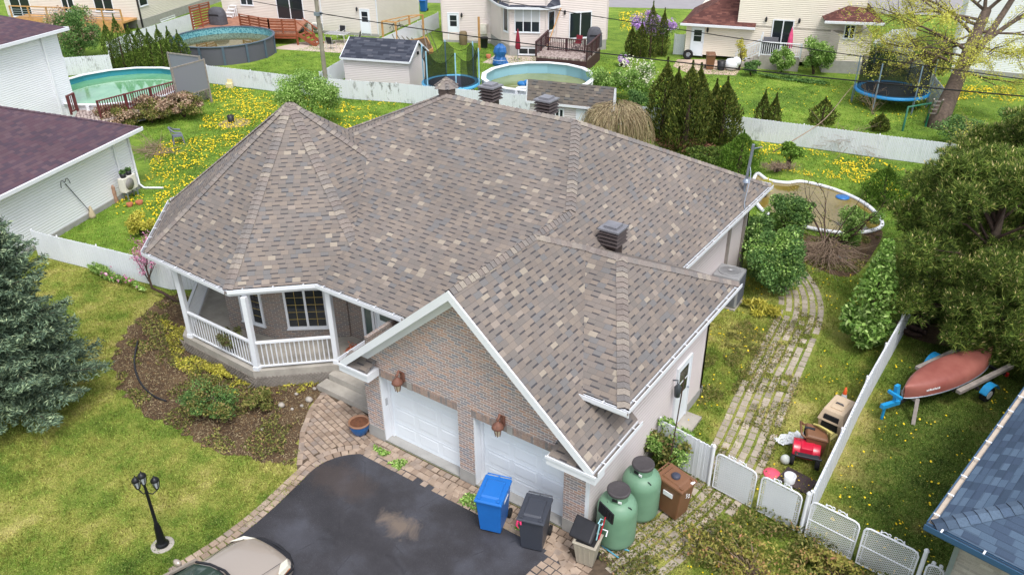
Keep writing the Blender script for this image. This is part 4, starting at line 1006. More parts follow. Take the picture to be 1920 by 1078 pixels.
def mkbin(name, label, loc, rz, col, **k):
    t = thing(name, label, "bin", loc, rz); body, lid = bin_body(t, col, **k); return t, body, lid
fr = lambda rz: Vector((math.sin(rz),-math.cos(rz),0))
rz = math.radians(17); c = at(919,1000)-fr(rz)*.3
t, body, lid = mkbin("recycling_bin", "blue wheeled recycling bin in front of the right garage door", (c.x,c.y,.02), rz, BINB, w=.64, d=.8, h=1.12)
q = MB(); q.ball((-.12,-.345,.74),.035,8,0,(1,.2,1.1)); q.face([(-.07,-.345,.71),(.06,-.345,.71),(.06,-.345,.735),(-.07,-.345,.735)]); LB(q,"emblem",LBL,body)
q = MB(); q.hexa([(.29,-.1,.82),(.302,-.1,.82),(.302,.16,.83),(.29,.16,.83)],[(.304,-.1,.9),(.316,-.1,.9),(.316,.16,.91),(.304,.16,.91)]); LB(q,"sticker",LBL,body)
c = at(996,1034)-fr(rz)*.3
t, body, lid = mkbin("refuse_bin", "charcoal wheeled refuse bin with a pink rag, right of the blue bin", (c.x,c.y,.02), rz, BING, w=.62, d=.78, h=1.08)
def text(body_s, name, size, loc, rot, mat, parent, ext=.003):
    cu_ = bpy.data.curves.new(name,'FONT'); cu_.body = body_s; cu_.size = size; cu_.extrude = ext; cu_.align_x = 'CENTER'
    o = bpy.data.objects.new(name+"_tmp", cu_); me = bpy.data.meshes.new_from_object(o); bpy.data.objects.remove(o)
    ob = bpy.data.objects.new(name, me); SC.collection.objects.link(ob); me.materials.append(mat); ob.parent = parent; ob.location = loc; ob.rotation_euler = rot; return ob
q = MB()
for x in (-.12,-.02): q.box(x-.04,-.325,.72,x+.04,-.3,.83)
st_ = LB(q,"number_sticker",LBL,body); text("80","house_number",.12,(-.07,-.328,.735),(math.pi/2,0,0),BLACK,st_)
q = MB(); q.box(.08,-.325,.74,.2,-.3,.83); LB(q,"sticker",paint("pale_blue_label",C(176,206,216),.5),body)
q = MB(); q.tube([(-.28,-.43,1.0),(-.3,-.46,.9),(-.26,-.45,.8)],[.03,.025,.01],6); q.tube([(-.22,-.43,1.0),(-.2,-.46,.93)],[.03,.02],6); LB(q,"tied_rag",paint("pink_cloth",C(222,60,110,.9),.8),lid)
rz = math.radians(78); c = at(1260,958)
t, body, lid = mkbin("compost_bin", "brown wheeled compost bin with a black round vent, beside the gate bush", (c.x,c.y,0), rz, BINBR, w=.6, d=.74, h=1.1)
q = MB(); q.lathe([(.11,0),(.11,.05),(.08,.075),(.001,.08)],(-.02,.0,1.12),16); LB(q,"vent_cap",paint("navy_vent_plastic",C(58,62,78),.5),lid)
q = MB(); q.hexa([(.1,-.4,1.055),(.22,-.4,1.055),(.22,-.3,1.06),(.1,-.3,1.06)],[(.1,-.4,1.062),(.22,-.4,1.062),(.22,-.3,1.068),(.1,-.3,1.068)]); LB(q,"sticker",LBL,lid)
q = MB(); q.box(-.305,-.14,.7,-.28,.12,.82); LB(q,"sticker",LBL,body)
text("2","house_number",.17,(.1,-.345,.62),(math.pi/2,0,0),LBL,body); text("5","house_number",.17,(.0,-.345,.68),(math.pi/2,0,0),LBL,body)
# beige tote with black lid thrown open
c = at(1100,1052); rz = math.radians(8); t = thing("garbage_can", "beige garbage can with its black lid flipped open, by the garage corner", "bin", (c.x,c.y,.03), rz)
b = MB(); b.hexa([(-.19,-.16,.02),(.19,-.16,.02),(.19,.16,.06),(-.19,.16,.06)],[(-.26,-.24,.66),(.26,-.24,.66),(.26,.24,.66),(-.26,.24,.66)]); b.hexa([(-.28,-.26,.66),(.28,-.26,.66),(.28,.26,.66),(-.28,.26,.66)],[(-.28,-.26,.7),(.28,-.26,.7),(.28,.26,.7),(-.28,.26,.7)])
for x in (-.12,0,.12): b.hexa([(x-.02,-.185,.1),(x+.02,-.185,.1),(x+.02,-.16,.1),(x-.02,-.16,.1)],[(x-.02,-.25,.62),(x+.02,-.25,.62),(x+.02,-.22,.62),(x-.02,-.22,.62)])
LB(b,"bin_body",BINBG,t,bevel=.012); ins = MB(); ins.box(-.22,-.2,.69,.22,.2,.705); LB(ins,"bin_opening",RUBBER,t)
l = MB(); l.hexa([(-.4,-.12,.68),(.16,-.2,.72),(.2,.2,.98),(-.36,.3,.96)],[(-.42,-.14,.76),(.12,-.22,.78),(.14,.18,1.06),(-.4,.28,1.04)]); LB(l,"bin_lid",BLACK,t,bevel=.04)
for sx in (-1,1):
    q = MB(); q.tube([(sx*.17,.18,.08),(sx*.22,.18,.08)],.08,12); LB(q,"wheel",RUBBER,t)
h = MB(); h.tube([(.2,.22,.7),(.2,.32,.78),(.34,.32,.78),(.34,.22,.7)],.018,6); LB(h,"handle",LBL,t)
sh = thing("snow_shovel", "black snow shovel with a red handle leaning in the beige garbage can", "shovel", (c.x+.2,c.y+.1,.05), math.radians(-20))
q = MB(); q.tube([(0,0,.6),(.08,.1,1.35)],.016,8); LB(q,"handle",paint("red_handle",C(190,40,56),.4),sh)
q = MB(); q.hexa([(-.2,.13,1.3),(.26,.13,1.26),(.27,.16,1.26),(-.19,.16,1.3)],[(-.16,.12,1.62),(.3,.12,1.58),(.3,.15,1.58),(-.16,.15,1.62)]); 
for i in range(5): q.bar((-.14+i*.09,.115,1.33-.004*i),(-.1+i*.09,.11,1.58-.004*i),.016)
LB(q,"scoop",BLACK,sh)
s2_ = thing("snow_brush", "pale blue long-handled brush standing in the beige garbage can", "brush", (c.x+.16,c.y+.05,.05), 0)
q = MB(); q.tube([(0,0,.5),(.06,.05,1.15)],.018,8); q.tube([(.02,.05,1.14),(.02,.16,1.2),(.12,.16,1.2),(.1,.05,1.14)],.016,6); LB(q,"handle",paint("pale_blue_handle",C(150,196,206),.4),s2_)
q = MB(); q.cbox((-.03,-.05,.5),(.1,.3,.08)); LB(q,"brush_head",BLACK,s2_)
o = MB().tube([at(1132,1018,.06),at(1180,1032,.05)],.018,6).tube([at(1128,1022,.06),at(1160,1045,.04)],.018,6).build("hand_rake_handles", paint("teal_handle",C(90,160,186),.5)); tag(o,"pale blue tool handles lying in the grass behind the beige can","tool")
TANK = T("green_tank_paint", .45, .0, .4); _t = TANK
_t.color(_t.mix(_t.mth('MULTIPLY',_t.mapr(_t.noise(6,4,.7),.66,.74),.6), _t.ramp(_t.noise(1.5,3),[(.3,C(104,142,116,.85)),(.7,C(122,160,132,.85))]), C(140,96,80,.8))); TANK = TANK.m
def tank(label, x, y):
    t = thing("propane_tank", label, "propane tank", (x,y,0), rnd.uniform(-.4,.4), "green propane tanks by the garage")
    b = MB(); b.lathe([(.3,.02),(.4,.06),(.45,.14),(.46,.2),(.46,1.02),(.455,1.08),(.42,1.19),(.34,1.28),(.2,1.33),(.001,1.34)],n=32); LB(b,"tank_body",TANK,t)
    b = MB(); b.lathe([(.235,1.28),(.235,1.5)],n=24); LB(b,"collar",TANK,t)
    b = MB(); b.lathe([(.26,1.5),(.27,1.54),(.26,1.57),(.23,1.575),(.21,1.565),(.001,1.57)],n=28); LB(b,"cap",paint("faded_black_cap",C(70,66,68),.7,amt=.15,scale=12),t)
    b = MB(); b.tube([(.27,-.18,1.27),(.33,-.2,1.3),(.36,-.16,1.22)],.012,6); b.tube([(-.2,-.2,1.3),(-.1,-.3,1.25),(.0,-.33,1.26),(.02,-.36,1.2)],.01,6); b.cbox((-.02,-.24,1.42),(.12,.02,.07)); LB(b,"valve_hose",BLACK,t)
    b = MB(); b.cbox((.1,-.24,1.4),(.08,.02,.05)); LB(b,"tag",LBL,t)
tank("green propane tank nearest the garage corner, with the shovel in front", 6.83,.42)
tank("green propane tank behind the other one, nearer the gate bush", 6.9,1.5)
t = thing("planter_box", "small white plastic planter box beside the rear propane tank", "planter", (*P2(1216,942),0), .9); q = MB(); q.hexa([(-.25,-.12,0),(.25,-.12,0),(.25,.12,0),(-.25,.12,0)],[(-.3,-.16,.24),(.3,-.16,.24),(.3,.16,.24),(-.3,.16,.24)]); LB(q,"box_body",WHITE,t); q = MB(); q.box(-.27,-.13,.235,.27,.13,.246); LB(q,"soil",SOIL,t)
t = thing("flower_pot", "blue glazed flower pot with bare brown soil beside the garage", "pot", (*P2(676,812),.03))
POTB = paint("blue_glaze", C(30,92,152,.85), .2, amt=.15, spec=.6); TERRA = paint("terracotta", C(186,112,80,.85), .8, amt=.15)
q = MB(); q.lathe([(.17,0),(.24,.1),(.28,.24),(.285,.34)],n=24); LB(q,"pot_body",POTB,t); q = MB(); q.lathe([(.29,.34),(.305,.365),(.3,.39),(.27,.395),(.25,.35)],n=24); LB(q,"pot_rim",paint("tan_rim",C(164,124,98,.75),.7,amt=.15),t); q = MB(); q.lathe([(.26,.35),(.14,.37),(.001,.36)],n=20); LB(q,"soil",paint("brown_potting_soil",C(112,72,50,.8),.95,amt=.3,scale=14,bump=.5),t)
t = thing("planter_bowl", "orange terracotta bowl of dry plants on the porch by the entry", "planter", (-2.95,1.95,.6)); q = MB(); q.lathe([(.14,0),(.24,.16),(.26,.2),(.22,.19),(.001,.17)],n=18); LB(q,"bowl",TERRA,t); npmesh("dry_plant",leafverts(npr.normal(size=(160,3))*[.12,.12,.05]+[0,0,.24],.12,.03),4,island_mat("orange_dry_plant",[(0,C(170,80,50)),(1,C(200,120,84))]),t,False)
t = thing("kettle_grill", "dark red kettle grill standing on the porch behind the left post", "grill", (-8.35,3.7,.6)); q = MB(); q.ball((0,0,.72),.33,20,0,(1,1,.72)); LB(q,"kettle",paint("maroon_enamel",C(120,24,36),.2,spec=.6),t)
for a in (0,2.1,4.2): q = MB(); q.tube([(math.cos(a)*.12,math.sin(a)*.12,.55),(math.cos(a)*.3,math.sin(a)*.3,0)],.016,6); LB(q,"leg",GALV,t)
# lamp post on the lawn
c = at(305,1021); t = thing("lamp_post", "black cast lamp post with three lanterns on the front lawn", "lamp post", c)
LAMPB = paint("black_lamp_paint", C(26,27,30), .35, .2, amt=.1); q = MB(); q.lathe([(.15,0),(.155,.05),(.12,.09),(.1,.12),(.085,.35),(.07,.6),(.055,.64),(.06,.67),(.04,.7),(.034,1.6),(.045,1.64),(.03,1.68),(.03,1.85)],n=16); LB(q,"pole",LAMPB,t)
heads = [(-.29,-.02,1.72),(.06,.22,1.72),(0,0,1.98)]
for x,y,z in heads:
    q = MB(); q.tube([(0,0,1.62),(x*.5,y*.5,1.52),(x,y,z-.14)],.014,6); q.lathe([(.02,-.14),(.05,-.1),(.05,-.08)],(x,y,z),8)
    q.lathe([(.1,.12),(.105,.13),(.06,.2),(.02,.22),(.012,.27),(.001,.29)],(x,y,z),8)
    for k in range(6): a = k*math.pi/3; q.bar((x+.05*math.cos(a),y+.05*math.sin(a),z-.08),(x+.09*math.cos(a),y+.09*math.sin(a),z+.12),.012)
    ln = LB(q,"lantern",LAMPB,t); g2 = MB(); g2.lathe([(.042,-.08),(.082,.12)],(x,y,z),8); LB(g2,"lantern_glass",T("pale_lantern_glass",.1).color(C(190,196,200,.8)).m,ln)
struct(MB().lathe([(.26,-.02),(.26,.012),(.24,.018),(.001,.02)],c,20).build("lamp_footing", CONC))
# air conditioner by the back wall
t = thing("air_conditioner", "tall grey air conditioner unit behind the garage by the shrubs", "air conditioner", (*at(1362,556,.2)[:2],0), math.radians(4)); ACM = paint("grey_ac_metal", C(166,166,168,.8), .5, .2, amt=.06); ACD = paint("dark_ac_grille", C(96,100,108,.8), .5)
q = MB(); q.box(-.42,-.42,.05,.42,.42,.98); t.scale = (1.12,1.12,1.25); LB(q,"casing",ACM,t,bevel=.05); q = MB()
for s in (-1,1):
    for i in range(24): z = .12+i*.034; q.box(-.36,s*.424-.006,z,.36,s*.424+.006,z+.012); q.box(s*.424-.006,-.36,z,s*.424+.006,.36,z+.012)
LB(q,"louvre",ACD,t); q = MB(); q.lathe([(.36,.985),(.36,1.0),(.33,1.005),(.32,.99)],n=28); 
for k in range(28): a = k*math.pi/14; q.bar((.05*math.cos(a),.05*math.sin(a),1.03),(.34*math.cos(a),.34*math.sin(a),.995),.008)
q.lathe([(.09,1.02),(.09,1.04),(.001,1.05)],n=14); LB(q,"fan_grille",ACM,t); q = MB(); q.lathe([(.33,.985),(.001,.986)],n=24); LB(q,"fan_well",RUBBER,t)
_ac = at(1362,556,.2)
struct(MB().box(_ac.x-.5,_ac.y-.5,-.02,_ac.x+.5,_ac.y+.5,.05).build("ac_pad", CONC))

# ------------------------------------------------------------------ the tan car at the bottom edge
t = thing("parked_car", "light tan sedan parked at the bottom edge of the driveway", "car", (.9,-6.85,.02))
CARP = T("tan_car_paint", .28, .35, .6).color(C(196,182,168,.8)).m; CARP.node_tree.nodes['Principled BSDF'].inputs['Coat Weight'].default_value = .6
# body sections front to back: y, half width, sill z, belt z, bonnet/roof z
secs = [(2.32,.55,.3,.42,.5),(2.26,.68,.22,.56,.62),(2.1,.79,.2,.64,.7),(1.7,.86,.2,.7,.8),(1.3,.88,.2,.74,.87),(.98,.885,.2,.8,.94),(.6,.89,.2,.86,.98),(-.3,.89,.2,.88,1.0),(-1.3,.885,.2,.9,1.0),(-1.8,.87,.22,.9,1.0),(-2.2,.8,.26,.84,.95),(-2.38,.66,.34,.6,.66)]
b = MB(); ring = []
for y,w,z0,zb,zt in secs:
    ring.append([(-w*.9,y,z0),(-w,y,z0+.16),(-w*1.0,y,zb*.75+.05),(-w*.95,y,zb),(-w*.72,y,zt-.03),(-w*.35,y,zt),(0,y,zt+.012),(w*.35,y,zt),(w*.72,y,zt-.03),(w*.95,y,zb),(w*1.0,y,zb*.75+.05),(w,y,z0+.16),(w*.9,y,z0)])
vs = [p for r in ring for p in r]; n = 13; fs = []
for i in range(len(ring)-1):
    for j in range(n-1): fs.append((i*n+j, (i+1)*n+j, (i+1)*n+j+1, i*n+j+1))
    fs.append((i*n+n-1,(i+1)*n+n-1,(i+1)*n,i*n))
fs.append(tuple(range(n))); fs.append(tuple((len(ring)-1)*n+k for k in reversed(range(n))))
b.idx(vs,[tuple(reversed(f)) for f in fs],0,True); body = LB(b,"body",CARP,t,sub=1)
cab = [(.78,.74,.96,.98),(.1,.68,1.34,1.36),(-.4,.66,1.42,1.44),(-1.0,.66,1.40,1.42),(-1.72,.7,.98,1.0)]
def cabin(mb, k0, k1, zlo): 
    pass
rf_ = MB(); rs = [(.12,.6,1.355),(-.15,.62,1.41),(-.5,.63,1.435),(-.95,.62,1.41),(-1.15,.6,1.37)]; vs = []
for y,w,z in rs: vs += [(-w,y,z-.05),(-w*.8,y,z),(0,y,z+.015),(w*.8,y,z),(w,y,z-.05)]
fs = [(i*5+j,i*5+j+1,(i+1)*5+j+1,(i+1)*5+j) for i in range(4) for j in range(4)]; rf_.idx(vs,[tuple(reversed(f)) for f in fs],0,True)
for s in (-1,1):
    for (p,q2) in (((s*.76,.92,.95),(s*.6,.12,1.32)),((s*.6,-1.15,1.32),(s*.74,-1.8,.97)),((s*.61,-.35,1.385),(s*.8,-.3,.93))): rf_.bar(p,q2,.07,.05)
    rf_.bar((s*.6,.12,1.32),(s*.62,-.5,1.4),.05); rf_.bar((s*.62,-.5,1.4),(s*.6,-1.15,1.33),.05)
LB(rf_,"roof_panel",CARP,t)
gm_ = MB(); vs = []
for k in range(6):
    u = k/5; y = .94-.84*u; z = .955+.395*u-.02*(1-abs(2*u-1)); w = .74-.15*u
    vs += [(-w,y-.1*1,z-.03),(-w*.5,y+.03,z+.0),(0,y+.07,z+.008),(w*.5,y+.03,z),(w,y-.1,z-.03)]
fs = [(i*5+j,i*5+j+1,(i+1)*5+j+1,(i+1)*5+j) for i in range(5) for j in range(4)]; gm_.idx(vs,fs,0,True); LB(gm_,"windshield",T("windshield_glass",.05,0,.7).color(C(64,82,74,.8)).m,t)
gs = MB()
for s in (-1,1): gs.hexa([(s*.76,.8,.93),(s*.8,-1.7,.95),(s*.78,-1.7,.95),(s*.74,.8,.93)],[(s*.6,.1,1.32),(s*.6,-1.15,1.33),(s*.58,-1.15,1.33),(s*.58,.1,1.32)])
gs.hexa([(-.7,-1.8,.97),(.7,-1.8,.97),(.7,-1.76,.97),(-.7,-1.76,.97)],[(-.58,-1.16,1.34),(.58,-1.16,1.34),(.58,-1.12,1.34),(-.58,-1.12,1.34)]); LB(gs,"side_window",DARKGLASS,t)
for s in (-1,1):
    h = MB(); h.hexa([(s*.52,2.3,.47),(s*.74,2.16,.5),(s*.83,1.9,.56),(s*.58,2.12,.6)],[(s*.52,2.22,.61),(s*.73,2.08,.68),(s*.815,1.72,.745),(s*.6,1.98,.72)]); hl = LB(h,"headlight",T("headlight_lens",.1,0,.7).color(C(226,222,206,.9)).m,t,bevel=.02)
    h = MB(); h.hexa([(s*.76,2.1,.5),(s*.83,1.9,.53),(s*.835,1.88,.53),(s*.765,2.11,.5)],[(s*.76,2.08,.58),(s*.84,1.86,.62),(s*.845,1.84,.62),(s*.768,2.09,.58)]); LB(h,"turn_signal",paint("amber_lens",C(226,132,60),.2),hl)
    m_ = MB(); m_.ball((s*.98,.62,1.0),.12,12,0,(1,.6,.7)); LB(m_,"wing_mirror",CARP,t)
    for y in (1.42,-1.35):
        w_ = MB(); w_.tube([(s*.74,y,.31),(s*.9,y,.31)],.31,24); wo = LB(w_,"wheel",RUBBER,t); w_ = MB(); w_.tube([(s*.88,y,.31),(s*.912,y,.31)],.2,18); LB(w_,"rim",GALV,wo)
gr = MB(); gr.hexa([(-.6,2.33,.36),(.6,2.33,.36),(.6,2.2,.36),(-.6,2.2,.36)],[(-.5,2.345,.56),(.5,2.345,.56),(.5,2.2,.6),(-.5,2.2,.6)]); gr.tube([(-.84,1.7,.6),(-.78,2.12,.53),(-.4,2.36,.5),(0,2.41,.5),(.4,2.36,.5),(.78,2.12,.53),(.84,1.7,.6)],.045,8); LB(gr,"grille",BLACK,t,bevel=.02)
ck = MB(); ck.tube([(-.76,.86,.955),(-.4,1.0,.975),(0,1.06,.985),(.4,1.0,.975),(.76,.86,.955)],.03,6); ck.bar((-.3,1.02,.99),(.3,.93,1.03),.02); ck.bar((.2,1.0,.99),(.66,.82,1.03),.02); LB(ck,"wiper_cowl",BLACK,t)
for s in (-1,1):
    l = MB(); l.tube([(s*.6,1.02,.93),(s*.64,1.5,.86),(s*.6,2.0,.72)],.006,4); LB(l,"bonnet_seam",BLACK,t)
# ------------------------------------------------------------------ vegetation
FK = {'fresh_green_leaves':1.85,'mid_green_leaves':1.85,'arborvitae_foliage':2.15,'pine_needles':2.35,'blue_spruce_needles':1.9}
def fol(name, stops, transl=.25, nscale=.9, namt=.3):
    k = 1.5 if name == 'lilac_flowers' else FK.get(name, 1.55) if 'flower' not in name and 'dry' not in name else 1.1
    stops = [(p,(min(.8,c[0]*k),min(.8,c[1]*k),min(.8,c[2]*k),1)) for p,c in stops]; return island_mat(name, stops, .75, nscale, namt, 0, transl)
F_LIME = fol("fresh_green_leaves", [(0,C(70,100,40,.7)),(.4,C(104,136,60,.75)),(.75,C(134,162,84,.78)),(1,C(168,188,120,.8))])
F_MID = fol("mid_green_leaves", [(0,C(48,78,38,.7)),(.5,C(80,112,58,.75)),(1,C(120,148,86,.78))])
F_OLIVE = fol("olive_green_leaves", [(0,C(74,84,40,.7)),(.5,C(112,118,60,.75)),(.85,C(146,140,80,.78)),(1,C(150,116,90,.75))])
F_GOLD = fol("yellow_green_leaves", [(0,C(128,130,48,.8)),(.5,C(172,166,66,.8)),(1,C(204,194,96,.85))])
F_CONIF = fol("arborvitae_foliage", [(0,C(40,50,18,.68)),(.5,C(64,76,28,.72)),(.85,C(90,98,38,.75)),(1,C(110,104,52,.75))], .12)
F_ARBP = fol("fresh_arborvitae_foliage", [(0,C(46,66,24,.7)),(.5,C(76,98,36,.75)),(1,C(112,128,56,.78))], .12)
F_DWARF = fol("dwarf_spruce_foliage", [(0,C(54,82,24,.72)),(.5,C(88,122,40,.76)),(1,C(128,156,64,.8))], .15)
F_SPRUCE = fol("blue_spruce_needles", [(0,C(48,62,50,.72)),(.45,C(78,96,78,.78)),(.8,C(106,124,98,.82)),(1,C(138,150,116,.85))], .1)
F_PINE = fol("pine_needles", [(0,C(36,48,16,.72)),(.45,C(62,80,30,.76)),(.85,C(92,108,44,.8)),(1,C(126,128,64,.8))], .12)
F_CANDLE = fol("pine_candles", [(0,C(176,160,104,.8)),(1,C(206,190,136,.85))], .1)
F_LILAC = fol("lilac_flowers", [(0,C(150,110,180,.85)),(.5,C(180,142,206,.88)),(1,C(208,180,222,.9))], .2)
F_WHITEF = fol("cream_flowers", [(0,C(216,214,176,.9)),(1,C(236,234,210,.95))], .2)
F_PINK = fol("pink_buds", [(0,C(150,90,120,.85)),(.5,C(184,120,150,.88)),(1,C(206,156,174,.9))], .1)
F_DRY = fol("dry_strands", [(0,C(136,118,92,.8)),(.5,C(166,148,116,.84)),(.9,C(186,172,136,.86)),(1,C(150,150,96,.8))], .1, 2, .15)
F_RUSSET = fol("dry_flower_heads", [(0,C(140,112,92,.8)),(.5,C(178,148,124,.85)),(1,C(206,186,160,.88))], .15)
F_YOUNG = fol("young_yellow_leaves", [(0,C(150,148,50,.82)),(.5,C(182,178,76,.85)),(1,C(204,200,110,.88))], .35)
F_PURP = fol("purple_green_leaves", [(0,C(84,66,60,.75)),(.4,C(104,104,64,.75)),(1,C(120,130,80,.78))], .2)

F_SHOOT = fol("reddish_shoot_leaves", [(0,C(104,108,46,.8)),(.5,C(140,138,66,.8)),(.8,C(164,150,84,.8)),(1,C(166,118,92,.8))], .25)
def ballpts(n, r, pw=.45, seed=None):        # points in an ellipsoid, thickest near its skin
    d = unit(npr.normal(size=(n,3))); q = npr.random((n,1))**pw; return d*q*np.asarray(r)
def lumpy(n, r, lumps=14, lr=.42):           # points spread over a cluster of lobes
    r = np.asarray(r, float); c = ballpts(lumps, r*.72, .3); i = npr.integers(0, lumps, n)
    s = npr.uniform(.55,1.15,(lumps,1)); return c[i]+ballpts(n, r*lr, .5)*s[i]
def bush(name, label, loc, r, n, mat, leaf=.12, lumps=14, lr=.42, cat="shrub", group=None, stems=6, z0=.0, extra=None, asp=.5, stemm=None):
    t = thing(name, label, cat, (loc[0],loc[1],0), 0, group); r = np.asarray(r, float)
    P = lumpy(n, r, lumps, lr)+[0,0,r[2]*.95+z0]; P[:,2] = np.abs(P[:,2])+.03
    npmesh("foliage", leafverts(P, leaf*npr.uniform(.6,1.3,n), leaf*asp*npr.uniform(.7,1.2,n)), 4, mat, t, False)
    if stems:
        m = MB()
        for k in range(stems):
            a = rnd.uniform(0,6.28); q = V(math.cos(a)*r[0]*.6*rnd.random(), math.sin(a)*r[1]*.6*rnd.random(), (r[2]*1.5+z0)*rnd.uniform(.6,1))
            m.tube([V(rnd.uniform(-.08,.08),rnd.uniform(-.08,.08),-.03), q*.5+V(rnd.uniform(-.05,.05),0,0), q], [.03,.018,.006], 5)
        LB(m, "stems", stemm or BARKD, t)
    if extra:
        for nm, k, mt, sz, up in extra:
            Q = lumpy(k, r, lumps, lr)+[0,0,r[2]*(.95+up)+z0]
            npmesh(nm, leafverts(Q, sz*npr.uniform(.6,1.2,k), sz*.7), 4, mt, t, False)
    return t
def clustered(n, k, r, sig):
    c = ballpts(k, r, .35); return c[npr.integers(0,k,n)]+npr.normal(size=(n,3))*sig
def arbor(label, loc, h, r, mat=None, group="arborvitae evergreens", n=4200, name="arborvitae_tree", leaf=.13, shape=1.0, lean=(0,0)):
    t = thing(name, label, "evergreen", (loc[0],loc[1],0), rnd.uniform(0,6), group)
    u = npr.random(n)**1.25; a = npr.uniform(0,2*math.pi,n)
    prof = np.sin(np.clip(u*.9+.17,0,1)*math.pi)**.55*(1-u**2.4*shape*.8)
    lob = 1+.16*np.sin(a*5+u*9)+.13*np.sin(a*3-u*14+1.3)
    rr = r*prof*lob*npr.uniform(.72,1.06,n)
    P = np.stack([rr*np.cos(a)+lean[0]*u*h, rr*np.sin(a)+lean[1]*u*h, .08+u*h], 1)
    D = np.stack([np.cos(a)*.5, np.sin(a)*.5, np.full(n,1.0)],1)+npr.normal(size=(n,3))*.35
    npmesh("crown", leafverts(P, leaf*npr.uniform(.7,1.5,n), leaf*.42, D), 4, mat or F_CONIF, t, False)
    LB(MB().tube([(0,0,-.05),(0,0,h*.75)],[r*.16,.02],7), "trunk", BARKD, t); return t

# arborvitae row by the green pool and the clumps behind the house
row = [(216,130,52,.66),(236,131,40,.72),(258,132,58,.7),(276,132,58,.72),(292,135,66,.62),(312,138,60,.66),(330,138,62,.6),(347,138,68,.7)]
nm8 = ["leftmost slim arborvitae in the row behind the green pool","second arborvitae from the left, tallest in the row behind the green pool","third arborvitae from the left in the pool row","fourth arborvitae from the left in the pool row","fifth arborvitae from the left in the pool row","sixth arborvitae from the left, third from the dark pool end","seventh arborvitae from the left, next to last in the pool row","rightmost arborvitae of the row, against the dark round pool"]
for (x,y,ty,r),lb in zip(row,nm8): 
    c = at(x,y); arbor(lb, c, topz(ty,c)*1.12, r*1.05, F_ARBP, "arborvitae row behind the green pool", 2600)
clump = [(1240,258,112,.85,"leftmost tall arborvitae of the clump behind the turret house"),(1262,250,130,.6,"slim arborvitae at the back of the clump, second from left"),(1283,280,118,1.0,"widest arborvitae at the front of the clump"),(1300,268,122,.8,"arborvitae with the pointed double tip at the clump's middle"),(1332,262,152,.5,"thin arborvitae between the two rounder ones of the clump"),(1350,272,148,.8,"rightmost arborvitae of the clump, next to the white back fence")]
for x,y,ty,r,lb in clump:
    c = at(x,y); arbor(lb, c, topz(ty,c), r*1.2, None, "arborvitae clump behind the house", 6500, leaf=.15)
c = at(1286,282); sk = thing("bare_branch_skirt","reddish dead undergrowth at the foot of the arborvitae clump","undergrowth",c); n=1500
npmesh("dead_foliage", leafverts(ballpts(n,[2.0,.9,.35])+[0,0,.25],.16,.04), 4, fol("dead_red_foliage",[(0,C(96,66,52,.75)),(1,C(140,100,80,.8))]), sk, False)
for x,y,ty,r,lb in ((1183,105,52,.5,"arborvitae on the left within the purple lilacs"),(1200,108,42,.55,"second arborvitae from left within the purple lilacs"),(1218,108,5,.7,"tall double arborvitae spire rising above the purple lilacs"),(1240,106,18,.5,"arborvitae spire at the right of the purple lilacs")):
    c = at(x,y); arbor(lb, c, topz(ty,c), r, None, "arborvitae among the lilacs", 2600)
for x,y,ty,r,lb in ((1425,247,172,.45,"small dark arborvitae on the left by the back fence"),(1446,250,178,.42,"small dark arborvitae next to it, with a low side lump"),(1540,233,186,.75,"squat cone shaped dark evergreen on the far lawn"),(1648,246,216,.5,"tiny dark evergreen on the far lawn near the trampoline")):
    c = at(x,y); arbor(lb, c, topz(ty,c), r, None, "small evergreens by the back fence", 1900, shape=1.05)
# dwarf conifers round the pond
for x,y,ty,r,lb in ((1385,322,248,1.0,"bright green conical dwarf spruce behind the roof mast"),(1652,378,314,.95,"bright green dome shaped dwarf spruce beside the pond")):
    c = at(x,y); arbor(lb, c, topz(ty,c), r, F_DWARF, "dwarf spruces round the pond", 6000, "dwarf_spruce", .11, .9)
c = at(1478,318); bush("dwarf_pine","bright green spreading dwarf pine over dry stems above the pond",c,(.85,.7,.4),2600,F_DWARF,.13,9,.45,"shrub",None,14,.55)
c = at(1455,322); bush("dry_shrub","brown leafless low shrub under the dwarf pine",c,(1.1,.8,.35),1500,TWIG,.16,8,.5,"shrub",None,16,.0,None,.12)
c = at(1340,305); bush("juniper","low spreading green juniper beside the roof edge",c,(1.6,1.0,.4),4000,F_ARBP,.13,12,.4,"shrub",None,4)
c = at(1290,275)
# weeping shrub: strands that arch out and hang
c = at(1152,286); t = thing("weeping_shrub","mound shaped weeping shrub of dry tan strands behind the roof","shrub",c); H = topz(192,c); segs = []
for k in range(1700):
    a = rnd.uniform(0,6.283); Rs = 1.25*math.sqrt(rnd.random()); Re = Rs+rnd.uniform(.35,.85); a2 = a+rnd.uniform(-.25,.25)
    h0 = H*(1-.16*(Rs/1.25)**2)*rnd.uniform(.9,1.04); ln = rnd.uniform(.55,1.0)*h0; wd_ = rnd.uniform(.006,.011)
    pts = [V(math.cos(a)*Rs, math.sin(a)*Rs, h0)]
    for f in (.2,.45,.7,.88,1.0):
        rr = Rs+(Re-Rs)*math.sin(f*1.5); aa = a+(a2-a)*f; pts.append(V(math.cos(aa)*rr+rnd.gauss(0,.02), math.sin(aa)*rr+rnd.gauss(0,.02), max(.03,h0+.1*math.sin(f*2)-ln*f**1.9)))
    for p,q in zip(pts,pts[1:]):
        s = (q-p).cross(V(rnd.gauss(0,1),rnd.gauss(0,1),rnd.gauss(0,1))).normalized()*wd_
        segs += [p-s,p+s,q+s*.8,q-s*.8]
npmesh("strands", np.array([tuple(p) for p in segs]), 4, F_DRY, t, False); LB(MB().tube([(0,0,-.1),(0,0,H*.9)],[.12,.06],8),"trunk",BARKD,t)

